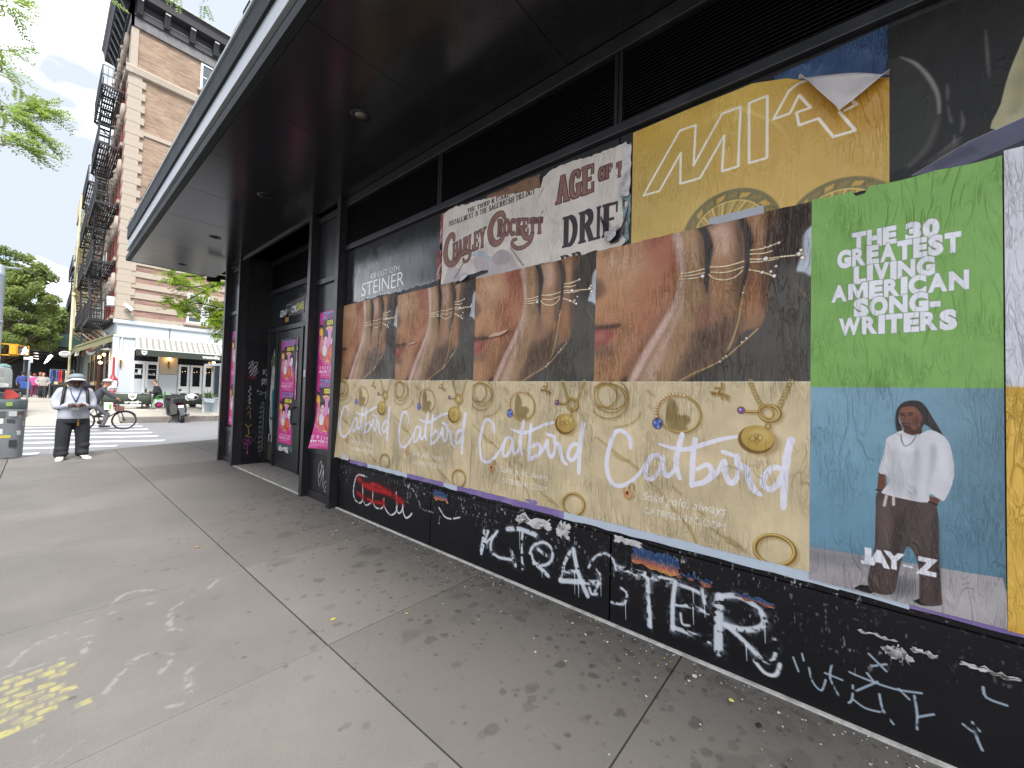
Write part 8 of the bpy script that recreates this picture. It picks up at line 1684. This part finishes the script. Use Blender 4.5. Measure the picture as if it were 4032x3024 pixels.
for k in (-1, 1):
    m = MB(); d = Vector((-.25 if k < 0 else .35, -1, 0)); shoe(m, (.135*k if k > 0 else -.15, -.03, .004), d, 1.22); m.build('shoe', pm('white_shoe_%d' % k, h('d4cfc6'), rough=.5, var=.12, vscale=30), pn, local=True)
    m = MB(); a = Vector((.135*k if k > 0 else -.15, -.02, .0)); m.obox(tuple(a+Vector((0,.06,.085))), tuple(a+d.normalized()*.07+Vector((0,0,.10))), .10, .05); m.build('shoe_tongue', M_blk, pn, local=True)
# hat: crown, band, drooping brim, tipped forward with the head
hm_ = Matrix.Translation((0,-.075,1.565)) @ Matrix.Rotation(math.radians(-16), 4, 'X')
def hatp(m): m.v = [tuple(hm_ @ Vector(p)) for p in m.v]; return m
m = MB(); m.lathe((0,0,0), [(.102,.0),(.108,.045),(.103,.085),(.085,.105),(.04,.115),(0,.117)], 28, scale=(1,1.12)); hat = hatp(m).build('hat', M_hat, pn, local=True)
m = MB(); n = 40; v = []
for r, dz in ((.100,.012),(.130,-.012),(.160,-.040),(.162,-.046),(.130,-.022),(.100,.0)):
    v += [(r*math.cos(t)*(1.0+.02*math.sin(3*t)), r*1.08*math.sin(t), dz-.012*abs(math.cos(t))*(r > .15)+.006*math.sin(5*t)*(r > .12)) for t in np.linspace(0, 2*math.pi, n, endpoint=False)]
m.add(v, [(j*n+k, j*n+(k+1) % n, (j+1)*n+(k+1) % n, (j+1)*n+k) for j in range(5) for k in range(n)], 0, True); o = hatp(m).build('brim', M_hat2, hat, local=True); m = MB(); m.lathe((0,0,0), [(.111,.012),(.112,.04),(.109,.042)], 28, scale=(1,1.12)); hatp(m).build('hat_band', pm('hat_band', h('6d757b'), rough=.85), hat, local=True)
ph_ = thing('smartphone', 'dark smartphone held in both hands by the man in the bucket hat', 'phone', (mx_, my_-.30, 1.06)); m = MB(); m.bev(-.082, .082, -.045, .040, -.006, .006, .004); o = m.build('case', M_blk, ph_, local=True); o.rotation_euler = (math.radians(22), 0, 0); m = MB(); m.bev(-.074, .074, -.038, .034, .006, .0075, .0005); o2 = m.build('screen', M_paneD, ph_, local=True); o2.rotation_euler = (math.radians(22), 0, 0)
bp_ = thing('backpack', 'black backpack worn by the man in the bucket hat, straps over both shoulders', 'backpack', (mx_, my_+.2, 1.1)); m = MB(); m.bev(mx_-.17, mx_+.17, my_+.17, my_+.36, .92, 1.38, .06); m.build('bag', M_blk, bp_)
for k in (-1, 1): m = MB(); P = smooth([(.13*k,.17,1.34),(.135*k,.08,1.425),(.14*k,-.02,1.41),(.155*k,-.125,1.33),(.165*k,-.165,1.2),(.175*k,-.165,1.08),(.20*k,-.08,.98)], 5); m.add([(mx_+p[0]+d, my_+p[1]-.012, p[2]) for p in P for d in (-.024, .024)], [(2*j, 2*j+1, 2*j+3, 2*j+2) for j in range(len(P)-1)], 0, True); o = m.build('strap', M_blk, bp_); md = o.modifiers.new('t', 'SOLIDIFY'); md.thickness = .014; md.offset = 1
ln = thing('lanyard', 'blue lanyard with a clear badge round the neck of the man in the hat', 'lanyard', (mx_, my_-.18, 1.2)); m = MB(); m.tube([(mx_-.075,my_-.09,1.40),(mx_-.05,my_-.165,1.28),(mx_+.005,my_-.20,1.14)], .008, 6); m.tube([(mx_+.075,my_-.09,1.40),(mx_+.045,my_-.165,1.28),(mx_+.005,my_-.20,1.14)], .008, 6); m.build('cord', pm('blue_cord', h('3c568f'), rough=.7), ln); m = MB(); m.bev(mx_-.045, mx_+.055, my_-.205, my_-.20, .985, 1.075, .002); m.build('badge', M_prt, ln)
ky = thing('key_ring', 'bunch of keys hanging from the front of the black jeans', 'keys', (mx_+.05, my_-.17, .75)); m = MB(); m.tube([(mx_+.055,my_-.165,.80),(mx_+.055,my_-.17,.74)], .007, 6); m.bev(mx_+.04, mx_+.068, my_-.178, my_-.172, .67, .74, .002); m.build('keys', M_brass, ky)

# --- rider on the bicycle (leans forward to the right)
rd_ = thing('person', 'cyclist in a dark jacket and pale helmet leaning over the handlebar', 'person', (1.2, 19.9, -.1)); B0 = Vector((.98, 19.9, -.115))
b = MB(); torso(b, [(.22,0,.92,.13,.15),(.25,0,1.05,.13,.16),(.33,0,1.25,.12,.17),(.41,0,1.42,.10,.17),(.45,0,1.50,.06,.08)]); limb(b, [(.44,0,1.46),(.50,0,1.58)], [.055,.05]); PR = head(b, (.54,0,1.655), 1.0, (1,0,0), .3)
for k in (-1, 1):
    limb(b, [(.42,.17*k,1.42),(.58,.23*k,1.26),(.74,.25*k,1.13)], [.055,.047,.036]); hand(b, (.74,.25*k,1.13), (.9,0,-.35), (.3,0,1), 1.0, 1.0, k)
    kn = (.58,.10*k,.74) if k > 0 else (.56,.10*k,.55); an = (.33,.14*k,.50) if k > 0 else (.45,.14*k,.18); limb(b, [(.22,.09*k,.92), kn], [.085,.06]); limb(b, [kn, an], [.058,.04]); limb(b, [an, (an[0]+.12,an[1],an[2]-.05)], [.035,.028])
body = blob('body', b, SKM, rd_, .011, 3); eyes(PR, rd_)
M_jk = pm('charcoal_jacket', h('35383f'), rough=.6, var=.15, vscale=7, bump=.4, bscale=10); s_ = MB(); torso(s_, [(.19,0,.88,.15,.18),(.24,0,1.05,.16,.19),(.33,0,1.25,.15,.20),(.41,0,1.42,.12,.195),(.45,0,1.51,.07,.085)])
for k in (-1, 1): limb(s_, [(.42,.17*k,1.42),(.58,.23*k,1.26),(.72,.25*k,1.145)], [.075,.064,.05])
blob('jacket', s_, M_jk, rd_, .012, 3); t_ = MB()
for k in (-1, 1): kn = (.58,.10*k,.74) if k > 0 else (.56,.10*k,.55); an = (.33,.14*k,.50) if k > 0 else (.45,.14*k,.18); limb(t_, [(.22,.09*k,.90), kn], [.10,.075]); limb(t_, [kn, an], [.074,.055])
blob('trousers', t_, pm('grey_trousers', h('55565b'), rough=.85, var=.15), rd_, .012, 3)
for k in (-1, 1): an = (.33,.14*k,.44) if k > 0 else (.45,.14*k,.12); m = MB(); shoe(m, an, (1,0,0), 1.0); m.build('shoe', M_blk, rd_, local=True)
m = MB(); m.lathe((.535,0,1.70), [(.118,0),(.118,.03),(.10,.075),(.06,.105),(0,.115)], 22, scale=(1.15,.95)); m.build('helmet', pm('pale_helmet', h('b9b6b3'), rough=.4, var=.15), rd_, local=True); m = MB(); m.lathe((.535,0,1.695), [(.121,0),(.122,.022),(.12,.024)], 22, scale=(1.15,.95)); m.build('helmet_band', M_blk, rd_, local=True)
rd_.location = B0

# --- seated man in black on the green chair, turned to the left
st_ = thing('person', 'man in a black sweater and glasses seated on the green chair, holding a phone', 'person', (3.72, 25.7, .42))
b = MB(); torso(b, [(0,0,.48,.15,.16),(-.01,0,.62,.13,.16),(-.04,0,.85,.13,.18),(-.08,0,1.0,.10,.17),(-.09,0,1.07,.06,.07)]); limb(b, [(-.09,0,1.05),(-.13,0,1.14)], [.055,.05]); PS = head(b, (-.17,0,1.215), 1.0, (-1,-.15,0), .25)
for k in (-1, 1):
    limb(b, [(-.08,.17*k,.99),(-.14,.22*k,.78),(-.22,.20*k,.72)], [.055,.048,.042]); limb(b, [(-.22,.20*k,.72),(-.36,.10*k,.76)], [.042,.032]); hand(b, (-.36,.09*k,.76), (-.8,-.35*k,.25), (0,0,1), 1.0, .8, -k); limb(b, [(0,.09*k,.50),(-.42,.11*k,.53)], [.085,.062]); limb(b, [(-.42,.11*k,.53),(-.38,.12*k,.10)], [.06,.04]); limb(b, [(-.38,.12*k,.08),(-.52,.12*k,.04)], [.038,.03])
blob('body', b, SKL, st_, .010, 3); eyes(PS, st_); s_ = MB(); torso(s_, [(0,0,.46,.175,.19),(-.01,0,.62,.16,.185),(-.04,0,.85,.155,.205),(-.08,0,1.0,.125,.195),(-.09,0,1.075,.07,.08)])
for k in (-1, 1): limb(s_, [(-.08,.17*k,.99),(-.14,.225*k,.78),(-.22,.20*k,.72)], [.078,.068,.062]); limb(s_, [(-.22,.20*k,.72),(-.33,.115*k,.755)], [.06,.048])
blob('sweater', s_, pm('black_wool', h('242325'), rough=.9, var=.2), st_, .012, 3); t_ = MB()
for k in (-1, 1): limb(t_, [(0,.09*k,.50),(-.42,.11*k,.53)], [.105,.08]); limb(t_, [(-.42,.11*k,.53),(-.385,.12*k,.13)], [.078,.06])
blob('trousers', t_, pm('dark_trousers', h('2b2c30'), rough=.9), st_, .012, 3)
for k in (-1, 1): m = MB(); shoe(m, (-.40,.12*k,.004), (-1,0,0), 1.05); m.build('shoe', M_blk, st_, local=True)
hr = MB(); hr.ball(PS(0,-.028,.045), .096, 14, 10, sc=(1.02,.86,1.0)); hr.build('hair', pm('brown_hair', h('5a4534'), rough=.7, var=.3, vscale=30), st_, local=True); m = MB()
m.tube([PS(-.06,.05,.02), PS(-.045,.092,.018), PS(-.015,.10,.015), PS(.015,.10,.015), PS(.045,.092,.018), PS(.06,.05,.02)], .009, 6); m.build('glasses', M_blk, st_, local=True)
sph = thing('smartphone', 'small pale phone in the hands of the seated man', 'phone', (3.27, 25.66, 1.20)); m = MB(); m.bev(-.045, .045, -.06, .06, -.005, .005, .003); m.build('case', M_prt, sph, local=True)

# --- passers-by down the far pavement
def walker(lab, x, Y, hgt, top, leg, skin, hair, facing=-1, stride=.12, skirt=False, bulky=1.0, arms='down'):
    z = gz(Y); k0 = hgt/1.70; p = thing('person', lab, 'person', (x, Y, z)); f = facing
    b = MB(); torso(b, [(0,0,.86,.15,.10),(0,0,1.0,.13,.095),(0,0,1.22,.16,.10),(0,0,1.36,.14,.085),(0,0,1.42,.05,.05)]); limb(b, [(0,0,1.40),(0,.01*f,1.48)], [.05,.048]); P = head(b, (0,.01*f,1.575), 1.0, (0,f,0), .05)
    tp = MB(); torso(tp, [(0,0,.82,.19*bulky,.13*bulky),(0,0,1.0,.18*bulky,.13*bulky),(0,0,1.22,.20*bulky,.13*bulky),(0,0,1.36,.17,.105),(0,0,1.43,.07,.065)]); lg = MB()
    for k in (-1, 1):
        e_, w_ = ((.27*k*bulky,.0,1.10), (.20*k,.14*f,.92)) if arms == 'hips' else ((.24*k,.02*f*k*f,1.12), (.25*k,.10*f*k,.88)); limb(b, [(.17*k,0,1.35), e_, w_], [.05,.043,.033]); hand(b, w_, (0,.2*f,-1), (k,0,0), 1.0, .6, k); limb(tp, [(.17*k,0,1.35), e_, tuple(A_(w_)*.85+A_(e_)*.15)], [.07*bulky,.064*bulky,.05])
        kn = (.09*k,.08*f*(k > 0),.48); an = (.09*k, stride*f*k, .08); limb(b, [(.085*k,0,.86), kn, an], [.085,.058,.038]); limb(b, [an, (an[0],an[1]+.13*f,.035)], [.036,.028]); limb(lg, [(.09*k,0,.86), kn, (an[0],an[1],.12)], [.115,.09 if not skirt else .13,.075 if not skirt else .11])
    torso(lg, [(0,0,.78,.17,.125),(0,0,.90,.165,.12)])
    for nm, mm, mt, vx in (('body', b, skin, .013), ('top', tp, top, .014), ('trousers', lg, leg, .014)): blob(nm, mm, mt, p, vx, 3)
    eyes(P, p); m = MB(); m.ball(P(0,-.03,.04), .10, 14, 10, sc=(.95,.98,1.02)); m.build('hair', hair, p, local=True)
    for k in (-1, 1): m = MB(); shoe(m, (.09*k, stride*f*k, .004), (0,f,0), 1.0); m.build('shoe', M_prt if k*f > 0 and not skirt else M_blk, p, local=True)
    p.scale = (k0,)*3; return p
M_hb, M_hd = pm('auburn_hair', h('8a4a33'), rough=.7, var=.3), pm('dark_hair', h('2b2422'), rough=.7, var=.3)
walker('woman in a loose grey sweater and wide black trousers walking towards the camera', .09, 39.4, 1.62, pm('grey_knit', h('a29d98'), rough=.9, var=.1, vscale=20), M_blk, SKL, M_hb, -1, .16, True, 1.12, 'hips')
walker('person in a blue jacket with their back turned beside the blue trolley', -.80, 42.5, 1.68, pm('blue_jacket', h('3a437f'), rough=.8), M_blk, SKM, M_hd, 1, .06)
walker('person in a pink top and plum trousers standing among the far shoppers', -.31, 43.6, 1.60, pm('pink_top', h('c0508f'), rough=.8), pm('plum_trousers', h('6d3350'), rough=.85), SKL, M_hb, 1, .08)
walker('person in a pale grey jacket between the blue and the pink figures', -.52, 45.0, 1.68, pm('pale_jacket', h('b8bac0'), rough=.8), pm('light_jeans', h('8f9aa6'), rough=.85), SKL, M_hd, 1, .10)
walker('person with a white shoulder bag walking behind the woman in grey', -.05, 44.2, 1.72, pm('taupe_coat', h('7a6a62'), rough=.8), pm('grey_jeans', h('9a9ca0'), rough=.85), SKM, M_hb, -1, .14)
walker('dark dressed shopper bending near the clothes rail', .52, 40.6, 1.60, pm('navy_coat', h('2b3042'), rough=.8), M_blk, SKM, M_hd, 1, .05)
# ------------------------------------------------------------------ trees
def leafmat(name, c, tl=.45):
    t = NT(name); oi = t.new('ShaderNodeNewGeometry'); n = t.new('ShaderNodeTexNoise', Scale=1.1, Detail=3.0); t.link(oi.outputs['Position'], n.inputs['Vector'])
    r = t.new('ShaderNodeValToRGB'); a = lin(c); r.color_ramp.elements[0].position = .3; r.color_ramp.elements[1].position = .7; r.color_ramp.elements[0].color = tuple(k*.62 for k in a[:3])+(1,); r.color_ramp.elements[1].color = (min(1,a[0]*1.5), min(1,a[1]*1.35), a[2]*1.1, 1)
    t.link(n.outputs['Fac'], r.inputs[0]); t.link(r.outputs[0], t.b.inputs['Base Color']); t.b.inputs['Roughness'].default_value = .5; t.b.inputs['Specular IOR Level'].default_value = .35
    tr = t.new('ShaderNodeBsdfTranslucent'); t.link(r.outputs[0], tr.inputs['Color']); mx = t.new('ShaderNodeMixShader'); mx.inputs[0].default_value = tl; t.link(t.b.outputs[0], mx.inputs[1]); t.link(tr.outputs[0], mx.inputs[2]); t.link(mx.outputs[0], t.out.inputs['Surface'])
    return t.m
M_bark = pm('bark', h('5a4d42'), rough=.95, var=.3, vscale=9, bump=.8, bscale=20)
def np_obj(name, V, Fq, mat, par):
    me = bpy.data.meshes.new(name); V = np.asarray(V, np.float32)-np.array(wloc(par), np.float32); me.vertices.add(len(V)); me.vertices.foreach_set('co', V.ravel()); nq = len(Fq); me.loops.add(nq*4); me.loops.foreach_set('vertex_index', np.asarray(Fq, np.int32).ravel()); me.polygons.add(nq)
    me.polygons.foreach_set('loop_start', np.arange(0, nq*4, 4, dtype=np.int32)); me.polygons.foreach_set('loop_total', np.full(nq, 4, np.int32)); me.update(calc_edges=True); me.validate(); me.materials.append(mat); o = bpy.data.objects.new(name, me); COL.objects.link(o); o.parent = par; return o
def leaves(cent, rad, n, size, seed, flat=.9, aspect=.55):
    """leaf quads (diamonds) spread through clumps"""
    g_ = np.random.default_rng(seed); cent = np.asarray(cent); rad = np.asarray(rad); w = rad**2; k = g_.choice(len(cent), n, p=w/w.sum()); d = g_.normal(size=(n, 3)); d /= np.linalg.norm(d, axis=1)[:, None]; rr = g_.random(n)**.45
    C = cent[k] + d*(rad[k]*rr)[:, None]*np.array([1, 1, .95]); u = g_.normal(size=(n, 3)); u[:, 2] *= flat; u /= np.linalg.norm(u, axis=1)[:, None]; v = np.cross(u, g_.normal(size=(n, 3))); v /= np.linalg.norm(v, axis=1)[:, None]; s_ = size*g_.uniform(.6, 1.35, n)[:, None]
    V = np.stack([C-u*s_, C+v*s_*aspect, C+u*s_, C-v*s_*aspect], 1).reshape(-1, 3); return V, np.arange(4*n).reshape(n, 4)
def limbs(m, base, tip, r0, r1, wob, g_, seg=8):
    P = [Vector(base)+(Vector(tip)-Vector(base))*t+Vector((g_.normal(0, wob), g_.normal(0, wob), g_.normal(0, wob)*.4))*(0 < t < 1) for t in np.linspace(0, 1, 6)]; m.tube(P, np.linspace(r0, r1, 6), seg); return P
def tree(lab, base, H, cl, n, size, mat, seed, group=None, r0=.16):
    g_ = np.random.default_rng(seed); t = thing('street_tree', lab, 'tree', base, group); m = MB(); fork = (base[0], base[1], base[2]+H*.32); limbs(m, base, fork, r0*1.2, r0*.85, .03, g_, 10); m.build('trunk', M_bark, t); m = MB()
    for c, r in cl: limbs(m, fork, tuple(A_(c)-A_([0,0,r*.3])), r0*(.6 if len(cl) < 70 else .22), .015, .12, g_, 5)
    m.build('limbs', M_bark, t); V, Fq = leaves([c for c, r in cl], [r for c, r in cl], n, size, seed); np_obj('crown', V, Fq, mat, t); return t
M_lf1 = leafmat('maple_leaf', h('98ad72'), .6); M_lf2 = leafmat('locust_leaf', h('8aa83c'), .5); M_lf3 = leafmat('far_leaf', h('8aa268'))
g1 = np.random.default_rng(4)
cl = []
for i in range(120):
    a = g1.uniform(0, 6.28); r = 2.2*math.sqrt(g1.random()); z = g1.uniform(3.9, 10.4); k = 1.0 if z < 8.6 else .62
    cl.append(((-1.55+r*k*math.cos(a), 48+r*k*1.1*math.sin(a), z), g1.uniform(.28, .55)))
for p_ in ((-2.2,48,11.2),(-1.0,48,10.9),(-.2,47.5,10.2),(.25,47.5,9.7),(-2.6,48,10.4),(-1.6,48,11.0),(.2,48,6.2),(.3,48,7.3),(-.1,47,5.3)): cl.append((p_, .45))
tree('large leafy street tree on the far pavement left of the fire escapes', (-2.3, 48, .2), 8.5, cl, 26000, .105, M_lf1, 12)
cl = []
for i in range(40): cl.append(((g1.uniform(-3.5, 2.2), g1.uniform(62, 72), g1.uniform(5.8, 9.5)), g1.uniform(.8, 1.4)))
tree('paler tree farther down the avenue behind the large one', (-3.0, 66, .3), 8, cl, 7000, .2, M_lf3, 15)
cl = [((g1.uniform(-12, 2.0), g1.uniform(84, 96), g1.uniform(1.2, 7)), g1.uniform(1.2, 2.2)) for i in range(60)]
tree('broad tree closing the view at the far end of the avenue', (-8, 88, 0), 9, cl, 8000, .3, M_lf3, 18)
# honey locust in front of the cafe: sprays of small leaflets
def spray(V, F, p, d, L, n, lw, ll, g_):
    """one pinnate leaf: paired leaflets along a drooping stalk"""
    d = d/np.linalg.norm(d); up = np.array([0, 0, 1.0]); sd = np.cross(d, up); sd /= np.linalg.norm(sd)+1e-9; nr = np.cross(sd, d)
    for i in range(n):
        t = (i+1)/n; c = p+d*L*t+up*(-.22*L*t*t)
        for k in (-1, 1):
            a = (sd*k*.85+d*.5+nr*g_.normal(0, .25)); a /= np.linalg.norm(a); l = ll*(1-.35*abs(t-.45))*g_.uniform(.8, 1.15); b = np.cross(a, nr); b /= np.linalg.norm(b)+1e-9; o_ = len(V); V += [c, c+a*l*.5+b*lw, c+a*l, c+a*l*.5-b*lw]; F.append((o_, o_+1, o_+2, o_+3))
def locust(lab, base, boughs, nspray, L, n, lw, ll, seed, r0, mat):
    g_ = np.random.default_rng(seed); t = thing('locust_tree', lab, 'tree', base, 'honey locust trees'); m = MB(); top = boughs[0][0]; m.tube([base, ((base[0]*2+top[0])/3, (base[1]*2+top[1])/3, base[2]+(top[2]-base[2])*.5), top], [r0, r0*.8, r0*.5], 10); m.build('trunk', M_bark, t); m = MB(); V, F = [], []
    for P in boughs:
        Q_ = smooth(P, 8); m.tube([tuple(q) for q in Q_], np.linspace(r0*.4, .008, len(Q_)), 6)
        for i in range(nspray):
            u = g_.uniform(.12 if len(boughs) > 4 else .3, 1); q = Q_[min(int(u*(len(Q_)-1)), len(Q_)-2)]; dr = Q_[min(int(u*(len(Q_)-1))+1, len(Q_)-1)]-q; dr = dr/(np.linalg.norm(dr)+1e-9); d = dr*.7+g_.normal(size=3)*A_([.75,.75,.45]); p = q+g_.normal(size=3)*L*.45; spray(V, F, p, d, L*g_.uniform(.7, 1.2), n, lw, ll, g_)
    m.build('limbs', M_bark, t); np_obj('crown', V, F, mat, t); return t
P1 = lambda px, py, Y: tuple(at(px, py, Y))
bo = [[(7.0,22.6,6.2), P1(880,1120,22.2), P1(800,1150,22), P1(700,1200,21.8), P1(668,1190,21.7)], [(7.0,22.6,6.5), P1(890,1080,22), P1(800,1085,22), P1(710,1090,21.8), P1(672,1085,21.6)], [(7,22.6,6.2), P1(900,1190,22), P1(820,1230,22), P1(745,1225,21.8)], [(7,22.6,6.0), P1(905,1240,22.2), P1(880,1290,22), P1(845,1320,21.9)], [(7,22.6,5.6), P1(930,1200,22), P1(870,1240,21.8), P1(830,1260,21.7)], [(7,22.6,6.8), P1(900,1110,21.8), P1(760,1130,21.6), P1(690,1110,21.6)], [(7,22.6,6.2), P1(900,1210,21.8), P1(780,1195,21.6), P1(720,1215,21.6)]]
locust('yellow green locust tree whose boughs hang before the cafe window', (7.0, 22.8, -.05), bo, 120, .34, 8, .026, .12, 31, .16, M_lf2)
# near locust hanging in from the upper left
b2_ = [[(-2.8,7.2,5.6), P1(-180,330,6.4), P1(20,420,6.3), P1(110,430,6.3), P1(185,440,6.3)], [(-2.8,7.2,5.6), P1(-160,420,6.2), P1(20,450,6.2), P1(100,490,6.2), P1(165,545,6.2)], [(-2.8,7.2,5.7), P1(-150,470,6.1), P1(10,540,6.1), P1(80,570,6.1), P1(110,580,6.1)], [(-2.8,7.2,5.9), P1(-150,180,6.4), P1(0,195,6.3), P1(60,205,6.3)], [(-2.8,7.2,5.9), P1(-150,200,6.3), P1(-10,235,6.2), P1(30,265,6.2)], [(-2.8,7.2,6.3), P1(-150,-30,6.4), P1(0,0,6.4), P1(75,20,6.4)], [(-2.8,7.2,6.3), P1(-150,-20,6.2), P1(10,20,6.2), P1(50,60,6.2)], [(-2.8,7.2,7.2), P1(300,-200,6.8), P1(370,-40,6.6), P1(385,-5,6.5)], [(-2.8,7.2,7.4), P1(600,-260,6.8), P1(700,-40,6.6), P1(712,0,6.5)], [(-2.8,7.2,7.4), P1(700,-250,6.8), P1(790,-40,6.6), P1(800,10,6.5)]]
def near_locust():
    g_ = np.random.default_rng(37); t = thing('locust_tree', 'honey locust whose feathery leaves hang into the upper left of the sky', 'tree', (-2.8, 7.2, 0), 'honey locust trees'); m = MB(); m.tube([(-2.8,7.2,0),(-2.85,7.2,3),(-2.8,7.2,5.4),(-2.7,7.1,7.5)], [.15,.12,.10,.06], 10); m.build('trunk', M_bark, t); m = MB(); V, F = [], []
    for bi, P in enumerate(b2_):
        Q_ = smooth(P, 8); m.tube([tuple(q) for q in Q_], np.linspace(.009, .0025, len(Q_)), 6); n0 = (64, 50, 36, 10, 9, 11, 8, 3, 3, 4)[bi]
        for i in range(n0):
            u = g_.uniform(.42, 1) if bi < 7 else g_.uniform(.9, 1); j = min(int(u*(len(Q_)-1)), len(Q_)-2); q = Q_[j]; dr = Q_[j+1]-q; dr = dr/(np.linalg.norm(dr)+1e-9); d = dr*.9+g_.normal(size=3)*A_([.55,.55,.4]); spray(V, F, q+g_.normal(size=3)*.03, d, g_.uniform(.14, .24), 10, .0075, .050, g_)
    m.build('limbs', M_bark, t); np_obj('crown', V, F, M_lf1b, t)
M_lf1b = leafmat('near_locust_leaf', h('8ba65e'), .55)
near_locust()
